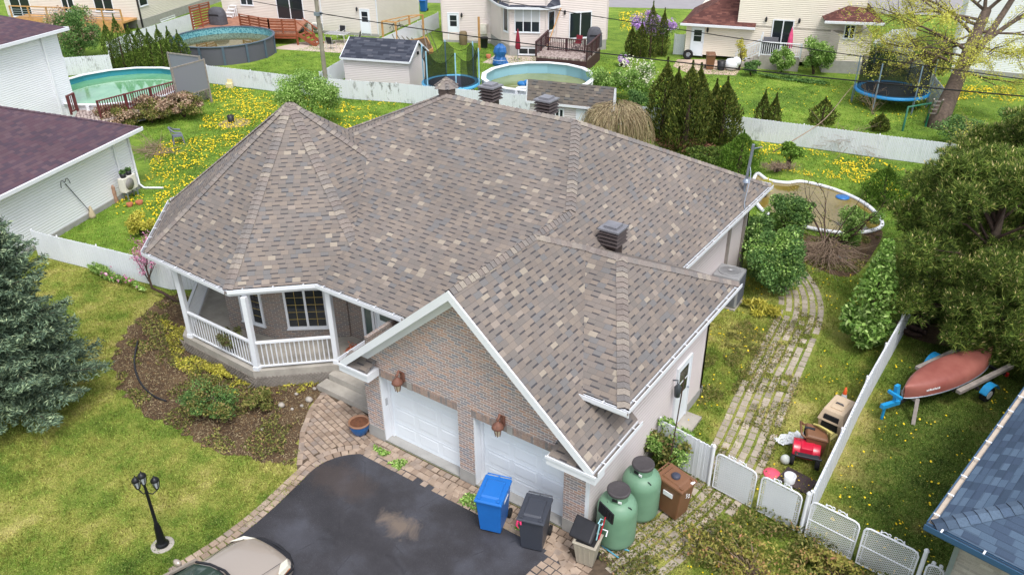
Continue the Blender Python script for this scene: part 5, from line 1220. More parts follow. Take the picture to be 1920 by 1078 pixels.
# branching deciduous plants
def grow(mb, p, d, L, r, depth, tips, spread=.6, up=.15, nseg=3, kids=(2,4)):
    pts, rs = [p], [r]; q = p
    for k in range(nseg):
        d = (d+V(rnd.gauss(0,.13),rnd.gauss(0,.13),rnd.gauss(0,.08)+up*.3)).normalized(); q = q+d*(L/nseg); pts.append(q); rs.append(max(.004,r*(1-.42*(k+1)/nseg)))
    mb.tube(pts, rs, 7 if r > .05 else (5 if r > .015 else 3), cap=False)
    if depth == 0: tips += pts[1:]; return
    if depth == 1: tips += pts[2:]
    for k in range(rnd.randint(*kids)):
        i = rnd.randint(1,nseg); a = pts[i]; e = (d+V(rnd.gauss(0,spread),rnd.gauss(0,spread),rnd.gauss(0,spread*.5)+up)).normalized()
        grow(mb, a, e, L*rnd.uniform(.55,.8), max(.004,rs[i]*.62), depth-1, tips, spread, up, nseg, kids)
    e = (d+V(rnd.gauss(0,.2),rnd.gauss(0,.2),up)).normalized(); grow(mb, pts[-1], e, L*.75, max(.004,rs[-1]*.9), depth-1, tips, spread, up, nseg, kids)
def tree(name, label, loc, d, L, r, depth, leafm, leaf, per, sig, cat="tree", bark=None, spread=.6, up=.15, kids=(2,4), extra=None, nseg=3):
    t = thing(name, label, cat, (loc[0],loc[1],0)); mb = MB(); tips = []
    grow(mb, V(0,0,-.05), V(d).normalized(), L, r, depth, tips, spread, up, nseg, kids); LB(mb,"trunk",bark or BARK,t)
    if leafm:
        T_ = np.array([tuple(p) for p in tips]); k = len(T_)*per; P = np.repeat(T_,per,0)+npr.normal(size=(k,3))*sig
        npmesh("crown", leafverts(P, leaf*npr.uniform(.6,1.3,k), leaf*.55), 4, leafm, t, False)
    return t, tips
# big leaning tree at the upper right with young yellow leaves
rnd.seed(21); c = at(1757,237); v1 = (at(1850,20,5.2)-c)
t = thing("leaning_tree","large leaning tree with a thick trunk and sparse young yellow leaves","tree",c); mb = MB(); tips = []
trunk = [V(0,0,-.2),V(.05,.05,.6),v1*.3,v1*.62+V(0,0,.1),v1*1.0]; mb.tube(smoothpath(trunk,4),[.62-.36*k/16 for k in range(17)],12,cap=False)
mb.tube(smoothpath([v1*.45,v1*.62+V(.45,.15,.25),v1*.9+V(.9,.3,.35),v1*1.25+V(1.4,.4,.6)],4),[.24-.1*k/12 for k in range(13)],9,cap=False)
mb.tube(smoothpath([v1*.7+V(.6,.2,.2),v1*.85+V(1.9,.4,.7),v1*.95+V(3.4,.6,1.3)],4),[.15-.07*k/8 for k in range(9)],7,cap=False)
for (f,dd,L,r,dp) in ((.5,(-1,-.2,.25),2.6,.1,3),(.62,(-.9,.1,.55),2.8,.11,3),(.75,(-.8,-.3,.9),2.6,.11,3),(.66,(.8,-.5,.1),2.4,.09,3),(.8,(.9,.1,.2),2.4,.09,3),(.95,(-.3,.2,1),2.4,.12,3),(.98,(.6,.3,.8),2.6,.12,3),(.55,(.3,-1,.2),2.2,.08,3),(.85,(-.9,-.5,.35),2.6,.1,3),(.45,(.9,.1,-.05),2.2,.07,3),(.58,(-1,.3,-.05),3.0,.08,3),(.7,(-1,-.4,-.1),3.2,.08,3),(.9,(-1,-.1,.2),3.0,.09,3),(.8,(-.6,-.9,-.1),2.6,.07,3),(.7,(.9,-.7,-.2),2.4,.07,3),(.98,(-.9,.2,.7),2.8,.1,3)):
    grow(mb, v1*f+V(0,0,.05), V(dd).normalized(), L, r, dp, tips, .55, .02, 4, (2,3))
LB(mb,"trunk",BARK,t); T_ = np.array([tuple(p) for p in tips]); T_ = T_[npr.random(len(T_)) < .8]; per = 9; k = len(T_)*per
npmesh("crown", leafverts(np.repeat(T_,per,0)+npr.normal(size=(k,3))*.15, .12*npr.uniform(.5,1.2,k), .055), 4, F_YOUNG, t, False)
# bare shrubs, fallen brush
rnd.seed(5)
def barebush(label, loc, h, n, cat="shrub", spread=.7, mat=None, leafm=None, r=.025, depth=3, lean=(0,0), per=2):
    t = thing("bare_shrub", label, cat, (loc[0],loc[1],0)); mb = MB(); tips = []
    for k in range(n):
        a = rnd.uniform(0,6.28); grow(mb, V(rnd.uniform(-.15,.15),rnd.uniform(-.15,.15),-.05), V(math.cos(a)*spread+lean[0],math.sin(a)*spread+lean[1],1).normalized(), h*.45, r*rnd.uniform(.7,1.2), depth, tips, .6, .05, 3, (1,3))
    LB(mb,"stems",mat or TWIG,t)
    if leafm:
        T_ = np.array([tuple(p) for p in tips]); k = len(T_)*per; npmesh("leaves", leafverts(np.repeat(T_,per,0)+npr.normal(size=(k,3))*.07,.08,.045),4,leafm,t,False)
    return t
barebush("tall bare grey shrub against the back fence right of the leaning tree", at(1835,318), 2.6, 9, spread=.8, leafm=F_YOUNG, per=1)
barebush("bare thorny bush with a forked trunk in front of the pond", at(1548,462), 3.0, 5, spread=.8, mat=BARKD, r=.05, depth=3, lean=(0,.15), leafm=F_OLIVE, per=1)
barebush("small leafless sapling near the trampoline on the far lawn", at(1640,215), 1.8, 4, spread=.5, per=1)
def brush(label, loc, n, rx, ry, h, L, dome=False):
    t = thing("brush_pile", label, "brush pile", (loc[0],loc[1],0)); m = MB()
    for k in range(n):
        a = rnd.uniform(0,6.28); q = math.sqrt(rnd.random()); p = V(math.cos(a)*rx*q*.6, math.sin(a)*ry*q*.6, h*(1-q)*rnd.uniform(.3,1)+.02)
        e = (V(math.cos(a)*rx,math.sin(a)*ry,0)*rnd.uniform(.6,1.2)-p+V(rnd.gauss(0,.5),rnd.gauss(0,.5),rnd.gauss(0,.35))) if dome else V(rnd.gauss(0,1),rnd.gauss(0,.6),rnd.gauss(0,.22))
        e = e.normalized()*L*rnd.uniform(.5,1.1); mid = p+e*.5+V(rnd.gauss(0,.06),rnd.gauss(0,.06),.08); z = p+e; z.z = max(.02,z.z)
        m.tube([p,mid,z],[.011,.009,.004],4,cap=False)
    LB(m,"sticks",TWIG,t)
brush("dome shaped brown brush pile beside the paver path", at(1548,485), 420, 1.1,1.0,1.3,1.3, True)
brush("tangled grey brush pile leaning on the back fence", at(1578,278), 300, 2.2,.6,.9,2.0)
brush("dry cut branches at the end of the plum roofed bungalow", at(290,285), 120, 1.6,1.2,.3,1.5)
# long fallen branch over the fence
o = MB().tube(smoothpath([at(1450,285,.2),at(1490,262,1.0),at(1545,225,1.3),at(1585,178,1.2),at(1600,160,1.3)],5),[.035-.0012*k for k in range(21)],6).build("fallen_branch",TWIG); tag(o,"long pale fallen branch lying across the back fence","branch")
# shrubs
B = bush
B("round_shrub","large round fresh green shrub between the turret roof and back fence",at(582,232),(2.5,2.0,1.65),19000,F_LIME,.11,26,.34,extra=[("new_leaves",4500,F_LIME,.1,.12)])
B("lilac_bush","big brownish green lilac bush behind the white fence at the upper left",at(150,112),(2.9,2.3,2.1),16000,F_MID,.14,24,.34,extra=[("spent_flowers",1900,F_RUSSET,.16,.1)])
B("purple_lilac","purple flowering lilac bush by the cream house",at(1222,100),(2.1,1.1,1.3),3500,F_MID,.13,16,.36,extra=[("flowers",3800,F_LILAC,.13,.2)],z0=.5)
B("purple_lilac","low purple lilac sprig left of the cream flowering shrub",at(1165,125),(.7,.5,.5),500,F_MID,.12,6,.4,extra=[("flowers",600,F_LILAC,.13,.1)])
B("flowering_shrub","light green shrub with cream flowers in front of the lilacs",at(1190,190),(1.7,1.3,1.45),8000,F_LIME,.13,22,.36,extra=[("flowers",700,F_WHITEF,.14,.35)])
B("green_shrub","bright green shrub overhanging the right side of the white rimmed pool",at(1140,185),(1.5,1.2,1.15),6500,F_LIME,.13,18,.36)
B("green_shrub","mid green shrub between the brown shed and the arborvitae clump",at(1195,225),(1.2,1.1,.95),5000,F_MID,.13,14,.38)
B("patio_shrub","leafy green shrub below the patio door of the cream house",at(1462,138),(.95,.8,1.0),4200,F_LIME,.15,14,.38)
B("patio_shrub","tallest leafy shrub in front of the cream house wall",at(1525,140),(1.35,.95,1.35),6200,F_LIME,.15,16,.38)
B("patio_shrub","low dark leafy shrub by the white stair of the cream house",at(1408,142),(.75,.7,.6),2600,F_MID,.15,10,.4)
B("pale_sapling","pale sparse sapling beside the white stair of the cream house",at(1385,132),(.7,.6,.9),900,F_GOLD,.12,10,.4,z0=.5,stems=8)
B("ground_cover","strip of leafy ground cover along the cream house garden",at(1485,152),(3.2,.5,.16),2600,F_MID,.14,18,.25,stems=0)
B("hedge_shrub","dark shrub behind the trampoline's safety net",at(1650,140),(1.6,.8,1.1),5000,F_MID,.14,14,.38)
B("hedge_shrub","olive shrub between the trampoline and leaning tree",at(1738,150),(1.2,.9,1.2),4200,F_OLIVE,.13,14,.38)
B("hedge_shrub","grey green shrub at the foot of the leaning tree",at(1800,275),(1.9,1.2,.8),6500,F_MID,.11,16,.36)
B("hedge_shrub","green bush on the back fence at the right picture edge",at(1905,265),(1.5,1.3,1.0),4500,F_MID,.12,12,.4)
c = at(1440,555); B("spreading_shrub","large grey green shrub between the air conditioner and path",(c.x-.15,c.y+.6),(1.3,1.8,1.3),15000,F_MID,.11,26,.34,extra=[("new_leaves",3500,F_LIME,.1,.1)])
B("leafy_shrub","dense bright green shrub beside the pond edge",at(1470,440),(1.0,.95,.95),7500,F_MID,.11,16,.38,extra=[("new_leaves",1500,F_LIME,.1,.1)])
B("leafy_shrub","yellow green sapling right of the thorny bush",at(1588,468),(.9,.8,1.15),3600,F_LIME,.12,12,.36)
B("wall_shrub","loose green shrub climbing against the back side wall of the brick house",at(1412,498),(.8,1.3,1.15),7000,F_MID,.1,20,.34,extra=[("new_leaves",2500,F_LIME,.1,.05)])
B("weed_clump","tall yellow green weeds between the wall shrub and pond rim",at(1440,425),(.6,.9,.4),1800,F_LIME,.12,14,.3,stems=10)
B("pond_shrub","small loose shrub at the near pond rim, left of the thorny bush",at(1505,425),(.8,.7,.7),3000,F_MID,.1,10,.36)
B("pond_shrub","pale green weeds on the near pond rim, right of the thorny bush",at(1612,432),(.95,.6,.6),3200,F_LIME,.1,12,.3)
B("reed_clump","yellowish reeds growing in the pond by the roof corner",at(1432,372),(.45,1.0,.5),900,F_GOLD,.24,12,.3,stems=14,asp=.12)
B("fern_clump","yellow green ferns at the foot of the large grey green shrub",at(1425,588),(.9,.45,.22),900,F_GOLD,.3,10,.3,stems=0,asp=.2)
c = at(1618,648); t = bush("leafy_tree","pyramid shaped bright green young tree beside the long white fence",c,(1.05,1.05,.9),4200,F_LIME,.19,26,.28,"tree",None,8)
n = 1700; u = npr.random(n); a = npr.uniform(0,6.28,n); rr = .62*(1-u)*npr.random(n)**.5+.12
npmesh("top_shoots", leafverts(np.stack([rr*np.cos(a),rr*np.sin(a)+.1,1.5+2.2*u],1),.16*npr.uniform(.6,1.3,n),.09),4,F_LIME,t,False); LB(MB().tube([(0,0,0),(0,.1,3.5)],[.05,.01],6),"trunk",BARKD,t)
B("gate_bush","loose yellow green bush growing against the garage wall beside the gate",at(1245,872),(.95,.6,.75),4200,F_LIME,.1,18,.32,extra=[("old_leaves",1600,F_OLIVE,.1,.0)])
o = MB().tube([(6.95,3.0,0),(7.0,3.25,3.0)],.016,6).build("plant_stake",BARKD); tag(o,"thin dark plant stake rising from the gate bush","stake")
# front bed
B("front_shrub","twiggy dark green shrub in the middle of the front bed",at(405,775),(1.3,.95,.6),5200,F_MID,.065,34,.26,extra=[("old_leaves",5200,F_OLIVE,.065,.0)],stems=34,stemm=TWIG)
B("front_shrub","olive perennial clump right of the twiggy front shrub",at(490,765),(.6,.5,.3),2200,F_OLIVE,.09,12,.35)
B("smoke_bush","purple green sapling leaning on the porch railing",at(443,690),(.5,.45,.42),1300,F_PURP,.1,12,.36,z0=.75,stems=8)
B("gold_shrub","low golden yellow shrub by the porch corner",at(415,700),(.75,.4,.16),1300,F_GOLD,.09,12,.3,stems=0)
B("gold_shrub","strip of yellow green plants along the porch lattice",at(545,705),(1.0,.3,.18),1500,F_GOLD,.09,14,.28,stems=0)
def scatter(label, poly, n, mat, size, h, name="ground_plants", clump=.5, asp=.5, seed=3):
    xs = [p[0] for p in poly]; ys = [p[1] for p in poly]; X = npr.uniform(min(xs),max(xs),n*4); Y = npr.uniform(min(ys),max(ys),n*4)
    k = inpoly(X,Y,poly) & (vnoise(X,Y,1.1,seed)*.6+vnoise(X,Y,3.1,seed+1)*.4 > clump); X, Y = X[k][:n], Y[k][:n]; m = len(X)
    P = np.stack([X,Y,npr.uniform(.01,h,m)],1); o = npmesh(name, leafverts(P,size*npr.uniform(.6,1.4,m),size*asp),4,mat); o['label'] = label; o['category'] = "ground cover"; return struct(o,'stuff')
scatter("patchy low green and yellow weeds over the mulch bed", BED, 9000, F_OLIVE, .085, .09)
scatter("yellow green seedlings over the mulch bed near the porch", polyat([(300,600),(420,640),(520,700),(630,700),(560,740),(430,740),(330,690)]), 5000, F_GOLD, .08, .1, seed=9)
scatter("dry straw and bark bits over the mulch bed", BED, 9000, F_DRY, .1, .03, "straw", .2, .15, 5)
scatter("leaf litter and weeds over the bed by the pond", BED2, 5000, F_OLIVE, .1, .1, seed=12)
scatter("green weeds sprouting between the side path pavers", PATHPOLY, 15000, F_OLIVE, .065, .06, "path_weeds", .42, .5, 8)
scatter("green weeds in the paver joints along the garage doors", polyat([(700,835),(880,925),(1062,1010),(1050,1035),(860,945),(700,856)]), 1600, F_LIME, .08, .1, "joint_weeds", .56, .5, 4)
c = at(1410,1075); bush("low_shrub","loose reddish green shrub at the bottom edge before the gates",c,(2.4,.95,.28),2600,F_SHOOT,.1,46,.2,stems=40,stemm=TWIG)
c = at(1570,1085); bush("low_shrub","reddish green shoots growing against the open chain link gates",c,(1.2,.5,.34),1300,F_SHOOT,.1,16,.3,stems=12)
scatter("reddish green shrubbery leaves at the bottom edge before the gates", polyat([(1150,1078),(1300,1000),(1400,960),(1500,985),(1600,1070),(1700,1110),(1500,1300),(1100,1250)]), 9000, F_OLIVE, .09, .35, "shrub_leaves", .42, .5, 6)
scatter("coarse lighter grass tussocks beside the garage path", polyat([(1320,640),(1400,600),(1440,640),(1380,740),(1300,780)]), 3000, F_OLIVE, .14, .1, "tussocks", .45, .15, 7)
for k,(x,y,s) in enumerate(((580,752,.22),(556,740,.12),(528,762,.2),(548,768,.1),(566,762,.11),(492,806,.1),(600,728,.2),(614,712,.14),(590,730,.12))):
    p = at(x,y); m = MB(); m.ball((p.x,p.y,s*.3),s*.6,8,0,(1,.8,.6)); o = m.build("rock",paint("pale_rock",C(176,168,158,.8),.9,amt=.2,scale=6,bump=.4)); tag(o,["largest pale rock at the bed edge near the pavers","small pale rock left of the steps","second largest pale rock among the bed rocks","tiny rock beside the second largest","small rock nearest the paver corner","lone small rock low in the bare bed","flat pale rock by the porch steps","top rock against the porch step","rock between the step rocks and lattice"][k],"rock","pale rocks edging the front bed")
e = MB()
for off in (0,.04): e.tube(smoothpath([at(258,640,.02+off),at(252,680,.03+off),at(262,715,.03),at(285,740,.03+off*.5),at(312,752,.02)],6),.03,6)
o = e.build("garden_edging",BLACK); tag(o,"black coiled plastic edging lying curved in the mulch bed","garden edging")
# redbud sapling leaning left of the porch
rnd.seed(31); c = at(337,568); t = thing("pink_sapling","leaning pink budded sapling left of the turret porch","tree",c); mb = MB(); tips = []
e1 = at(285,540,.35)-c; e2 = at(268,480,1.5)-c; mb.tube([V(0,0,0),e1*.6+V(0,0,.05),e1,e1*.4+e2*.6],[.055,.05,.045,.03],7,cap=False)
for k in range(9):
    f = rnd.uniform(.2,1); q = e1*(1-f*.6)+e2*f*.6; grow(mb,q,V(rnd.uniform(-.9,.3),rnd.uniform(-.5,.5),rnd.uniform(.5,1)).normalized(),.62,.018,2,tips,.5,.12,3,(1,2))
LB(mb,"trunk",BARKD,t); T_ = np.array([tuple(p) for p in tips]); k = len(T_)*5; npmesh("buds",leafverts(np.repeat(T_,5,0)+npr.normal(size=(k,3))*.045,.06,.04),4,F_PINK,t,False)
B("tulip_bed","green strip of tulip leaves along the white fence by the spruce",(-14.6,1.15),(2.3,.3,.2),1500,F_LIME,.22,14,.25,stems=0,asp=.2,extra=[("tulip_flowers",26,F_PINK,.14,.7)])
for (x,y,lb) in ((222,243,"dry pinkish hydrangea bush under the left end of the maroon deck rail"),(285,230,"dry pinkish hydrangea bush below the middle of the maroon deck rail"),(345,220,"dry pinkish hydrangea bush with the palest heads, below the grey screens")):
    B("hydrangea_bush",lb,at(x,y),(1.7,1.35,.75),5600,F_OLIVE,.13,22,.3,extra=[("dry_heads",3000,F_RUSSET,.13,.25)],group="hydrangea bushes along the pool deck")
B("yellow_bush","pale yellow green bush beside the turret roof's left edge",at(268,440),(.9,.7,.55),3000,F_GOLD,.1,12,.36)

# blue spruce at the left edge
rnd.seed(3)
def spruce(label, loc, h, R_, n):
    t = thing("blue_spruce", label, "evergreen", (loc[0],loc[1],0)); LB(MB().tube([(0,0,-.1),(0,0,h)],[.22,.03],10),"trunk",BARK,t); P, D = [], []; br = MB()
    lv = 26
    for i in range(lv):
        f = i/(lv-1); z = .75+f*(h-.8); L = R_*(1-f)**.66*(.92 if i%2 else 1.05)+.12; nb = 9 if f < .7 else 6
        for b in range(nb):
            a = 2*math.pi*(b+.5*(i%2))/nb+rnd.uniform(-.2,.2); Lb = L*rnd.uniform(.78,1.12); dr = -.22+.35*f+rnd.uniform(-.08,.08)
            pt = lambda s: V(math.cos(a)*Lb*s, math.sin(a)*Lb*s, z+Lb*(dr*s+.22*s*s))
            br.tube([pt(0),pt(.5),pt(1)],[.03*(1-f)+.01,.015,.006],4,cap=False)
            ns = max(4,int(Lb/.085))
            for k in range(1,ns+1):
                s = k/ns; q = pt(s); tw = min(.55,.5*Lb*(1-s)+.16)
                for sd_ in (-1,1):
                    da = a+sd_*rnd.uniform(.6,1.0); m = max(1,int(tw/.09))
                    for j in range(m+1):
                        g_ = j/max(1,m); w = q+V(math.cos(da)*tw*g_,math.sin(da)*tw*g_,-.10*g_*tw+rnd.gauss(0,.025)); P.append(tuple(w)); D.append((math.cos(da)+rnd.gauss(0,.35),math.sin(da)+rnd.gauss(0,.35),.1+rnd.gauss(0,.35)))
                P.append(tuple(q)); D.append((math.cos(a),math.sin(a),.15))
    LB(br,"branches",BARKD,t); P = np.array(P); D = np.array(D); rep = 4; P = np.repeat(P,rep,0)+npr.normal(size=(len(P)*rep,3))*.03; D = np.repeat(D,rep,0)+npr.normal(size=(len(D)*rep,3))*.45
    npmesh("needles", leafverts(P,.15*npr.uniform(.7,1.3,len(P)),.034,D),4,F_SPRUCE,t,False); return t
c = at(44,770); spruce("blue green spruce with layered drooping branches at the left edge", c, topz(358,c)+.9, 2.15, 0)
# pines at the right
def pine(label, loc, h, R_, z0, ntuft, seed, lob=22):
    t = thing("pine_tree", label, "pine", (loc[0],loc[1],0)); LB(MB().tube([(0,0,-.1),(.1,.1,h*.5),(0,0,h*.95)],[.26,.18,.04],10),"trunk",BARK,t)
    r = np.random.default_rng(seed); br = MB(); rr_ = random.Random(seed)
    cz = (h+z0)/2; hz = (h-z0)/2; u = r.random(lob)**1.25; zc = z0+.25+u*(h-z0-.4); a = r.uniform(0,6.283,lob); env = np.sin(np.clip((zc-z0)/(h-z0)*.83+.17,0,1)*math.pi)**.55
    rad = R_*env*np.sqrt(r.random(lob))*.92; Cc = np.stack([rad*np.cos(a),rad*np.sin(a),zc],1); sz = r.uniform(.5,.86,lob)
    for q in Cc: br.tube([(0,0,q[2]*.75),tuple(q*np.array([.5,.5,.92])),tuple(q)],[.05,.035,.012],5,cap=False)
    LB(br,"branches",BARKD,t)
    i = r.integers(0,lob,ntuft); d = unit(r.normal(size=(ntuft,3))+[0,0,.35]); C0 = Cc[i]+d*np.array([1,1,.62])*(sz[i]*r.random(ntuft)**.4)[:,None]
    m = 18; axis = unit(d*.7+np.array([0,0,.75])); N = np.repeat(C0,m,0); A = np.repeat(axis,m,0); dirs = unit(A*.75+unit(r.normal(size=(ntuft*m,3))))
    npmesh("needles", triverts(N,dirs,.21*r.uniform(.7,1.25,ntuft*m),.024),3,F_PINE,t,False)
    k = r.random(ntuft) < .42; npmesh("candles", leafverts(C0[k]+axis[k]*.11,.14,.036,axis[k]),4,F_CANDLE,t,False); return t
c = at(1778,652); pine("bushy dark green pine overhanging the long white fence", (c.x+.2,c.y+.5), 6.3, 3.0, .55, 9500, 4, 86)
c = at(1915,600); pine("taller bushy pine at the right picture edge behind the canoe", (c.x-.1,c.y+1.0), 8.0, 3.2, .9, 9500, 8, 86)
c = at(1765,540); pine("third pine crown behind the other two, by the back fence", (c.x+.5,c.y+1.2), 5.6, 2.5, .6, 6500, 15, 60)

# ------------------------------------------------------------------ grass blades and dandelions
HOUSEP = [(-9,1.4),(-3,1.2),(-.6,0),(6.3,0),(6.3,6.8),(4.4,6.8),(4.4,15.2),(-10.8,15.2),(-10.9,2)]
EXC = [DRIVE, BED, WALKP, HOUSEP]
NWALL = [(W0.x,W0.y),(W1.x,W1.y),((W1+nn*12).x,(W1+nn*12).y),((W0+nn*12).x,(W0+nn*12).y)]
def grass(label, poly, dens, h, w, exc, thin=None):
    xs = [p[0] for p in poly]; ys = [p[1] for p in poly]; A = (max(xs)-min(xs))*(max(ys)-min(ys)); n = int(A*dens)
    X = npr.uniform(min(xs),max(xs),n); Y = npr.uniform(min(ys),max(ys),n); k = inpoly(X,Y,poly)
    for e in exc: k &= ~inpoly(X,Y,e)
    if thin: k &= ~(inpoly(X,Y,thin) & (npr.random(n) < .86))
    k &= npr.random(n) < .35+.9*vnoise(X,Y,.9,2)
    X, Y = X[k], Y[k]; m = len(X); D = npr.normal(size=(m,3))*[.55,.55,.15]+[0,0,.75]
    hh = h*npr.uniform(.5,1.5,m)*(.6+.8*vnoise(X,Y,1.7,5))
    o = npmesh("grass", triverts(np.stack([X,Y,np.full(m,-.005)],1),D,hh,w),3,BLADE); o['label'] = label; o['category'] = "grass"; return struct(o,'stuff')
FRONT = polyat([(-120,480),(60,480),(330,545),(640,700),(700,900),(420,1200),(-200,1200)])
grass("short yellow green lawn grass in front of the house", FRONT, 1000, .07, .026, EXC)
SIDEP = [(4.4,-2.5),(13.5,-2.5),(13.6,3),(10.4,3.2),(10.3,17),(4.4,17)]
grass("rough green grass in the side yard between the house and white fence", SIDEP, 750, .085, .028, EXC+[BED2], PATHPOLY)
grass("dark green grass on the neighbour's strip around the canoe trailer", [(10.45,2.5),(13.4,2.5),(16,18),(10.5,18)], 900, .075, .026, [BED3])
grass("green grass of the back garden behind the house", [(-26,1),(-11,2.2),(-11,15.4),(4.6,15.4),(10.3,16),(10,31),(-20,25),(-36,21),(-30,12),(-22,8)], 260, .085, .03, EXC+[NWALL,BED2])
grass("bright lawn grass of the gardens beyond the back fence", [(-36,22),(-20,26),(10,32),(12,42),(-2,45),(-20,41),(-38,36)], 130, .08, .04, [])
DAND = T("dandelion_yellow", .6).color(C(238,206,24,.92)).m
def dandelions(label, poly, n, size, thr, seed, exc=()):
    xs = [p[0] for p in poly]; ys = [p[1] for p in poly]; X = npr.uniform(min(xs),max(xs),n*6); Y = npr.uniform(min(ys),max(ys),n*6)
    k = inpoly(X,Y,poly) & (.6*vnoise(X,Y,.7,seed)+.4*vnoise(X,Y,2.3,seed+1)+npr.normal(size=len(X))*.07 > thr)
    for e in exc: k &= ~inpoly(X,Y,e)
    X, Y = X[k][:n], Y[k][:n]; m = len(X); a = np.arange(6)*math.pi/3; s = size*npr.uniform(.6,1.25,m); zz = npr.uniform(.05,.12,m)
    tx, ty = npr.normal(size=m)*.35, npr.normal(size=m)*.35
    q = np.stack([X[:,None]+s[:,None]*np.cos(a), Y[:,None]+s[:,None]*np.sin(a), zz[:,None]+s[:,None]*(np.cos(a)*tx[:,None]+np.sin(a)*ty[:,None])],2)
    o = npmesh("dandelions", q.reshape(-1,3), 6, DAND); o['label'] = label; o['category'] = "flowers"; return struct(o,'stuff')
dandelions("thick yellow dandelions over the back left garden", polyat([(270,420),(200,400),(270,340),(300,270),(370,255),(400,160),(560,185),(760,195),(700,260),(540,320),(330,420)]), 6500, .036, .47, 40, [NWALL])
dandelions("yellow dandelions over the garden behind the pond", polyat([(1390,262),(1500,280),(1640,300),(1720,330),(1700,400),(1640,350),(1500,330),(1420,310)]), 1500, .034, .44, 50)
dandelions("scattered dandelions in the side yard by the paver path", SIDEP, 600, .026, .5, 60, [BED2,HOUSEP,PATHPOLY,DRIVE,WALKP])
dandelions("few scattered dandelions around the canoe trailer", [(10.6,3),(13,3),(14,12),(10.6,12)], 150, .026, .5, 70)
dandelions("dandelions over the lawn beyond the back fence", polyat([(900,120),(1000,130),(830,190),(1380,220),(1600,200),(1640,240),(1900,190),(1740,160),(1500,160)]), 900, .036, .48, 80)
dandelions("thick dandelions below the white house at the upper right", polyat([(1750,160),(1900,165),(1920,195),(1760,190)]), 900, .045, .36, 90)
dandelions("dandelions on the verge beside the pinkish house", polyat([(1160,25),(1230,20),(1240,60),(1165,70)]), 800, .05, .36, 95)
# ------------------------------------------------------------------ pools, decks, trampolines and garden things
def poolmat(name, c0, c1, c2=None):
    t = T(name, .05, 0, .6); k = t.ramp(t.noise(.35,4,.6,dist=.5), [(.35,c0),(.65,c1)]); t.color(k); t.bump(t.noise(3,2),.04,.02); return t.m
W_GREEN = poolmat("green_pool_water", C(96,158,112,.85), C(132,184,140,.85)); W_MURK = poolmat("murky_pool_water", C(88,84,44,.8), C(116,108,62,.8)); W_TEAL = poolmat("greenish_pool_water", C(118,126,70,.85), C(150,154,104,.85))
W_POND = poolmat("brown_pond_water", C(122,104,44,.75), C(150,132,72,.8))
def liner(name, ca, cb, zs=6):
    t = T(name, .35, 0, .4); vo = t.n('ShaderNodeTexVoronoi', {'Scale': 9}); t.put(vo.inputs['Vector'], t.obj()); x,y,z = t.xyz(t.obj())
    t.color(t.mix(t.mapr(vo.outputs['Distance'],.25,.6), ca, cb)); return t.m
def pool(name, label, c, r, h, hw, wallm, rimm, linm, watm, sides=0, ribs=14, rimw=.16, group="above ground pools"):
    t = thing(name, label, "pool", (c.x,c.y,0), 0, group); n = sides or 48
    q = MB(); q.lathe([(r,0),(r,h)],n=n,smooth=not sides,cap=False); 
    LB(q,"pool_wall",wallm,t); q = MB(); q.lathe([(r-.04,h),(r-.05,hw-.05)],n=n,smooth=not sides,cap=False); LB(q,"liner",linm,t)
    q = MB(); q.lathe([(r+rimw*.45,h-.03),(r+rimw*.5,h+.03),(r-rimw*.5,h+.035),(r-rimw*.55,h-.02)],n=n,smooth=False,cap=False); LB(q,"rim",rimm,t)
    q = MB(); q.lathe([(r-.06,hw),(.001,hw+.001)],n=n,cap=False); LB(q,"water",watm,t); q = MB()
    for k in range(ribs): a = 2*math.pi*(k+.5)/ribs; LB(MB().cbox(((r+.03)*math.cos(a),(r+.03)*math.sin(a),h/2),(.1,.16,h),a),"rib",rimm,t)
    return t
c = at(418,69,1.3); pool("round_pool","dark grey round pool with murky water beside the timber deck",c,3.75,1.3,.8,T("grey_panel_pool_wall",.6).color(C(98,98,108,.8)).m,paint("slate_blue_rim",C(88,104,120,.85),.4),liner("blue_mosaic_liner",C(40,120,140,.85),C(130,190,196,.85)),W_MURK)
c = V(-14.75,30.45,0); pool("round_pool","white rimmed round pool with algae water behind the brown shed",c,3.5,1.25,.55,WHITE,WHITE,T("two_tone_liner",.4).color(C(150,196,210,.85)).m,W_TEAL,16,16,.3)
c = at(226,165,1.2); pool("round_pool","white rimmed pool of bright green water by the tall white house",V(c.x-.6,c.y+.4,0),4.3,1.2,.82,WHITE,WHITE,T("turquoise_liner",.4).color(C(60,150,168,.85)).m,W_GREEN,16,16,.26)
# pond
pp_ = smoothpath([at(x,y,.1) for x,y in ((1418,326),(1440,338),(1475,343),(1505,341),(1560,354),(1612,376),(1642,400),(1652,425),(1600,437),(1520,428),(1440,402),(1412,365))],6,True)
t = thing("garden_pond","kidney shaped garden pond with a white rim and brown water","pond",(5,22,0)); m = MB(); m.tube(pp_,.085,8,closed=True); m.build("pond_rim",WHITE,t); MB().face([(p.x,p.y,.06) for p in pp_]).build("water",W_POND,t)
p = at(1580,369,.1); o = MB().lathe([(.3,.0),(.3,.03),(.001,.035)],(p.x,p.y,.07),18).build("blue_float",paint("blue_plastic",C(50,120,190,.85),.4)); tag(o,"round blue plastic disc floating at the pond edge","float")
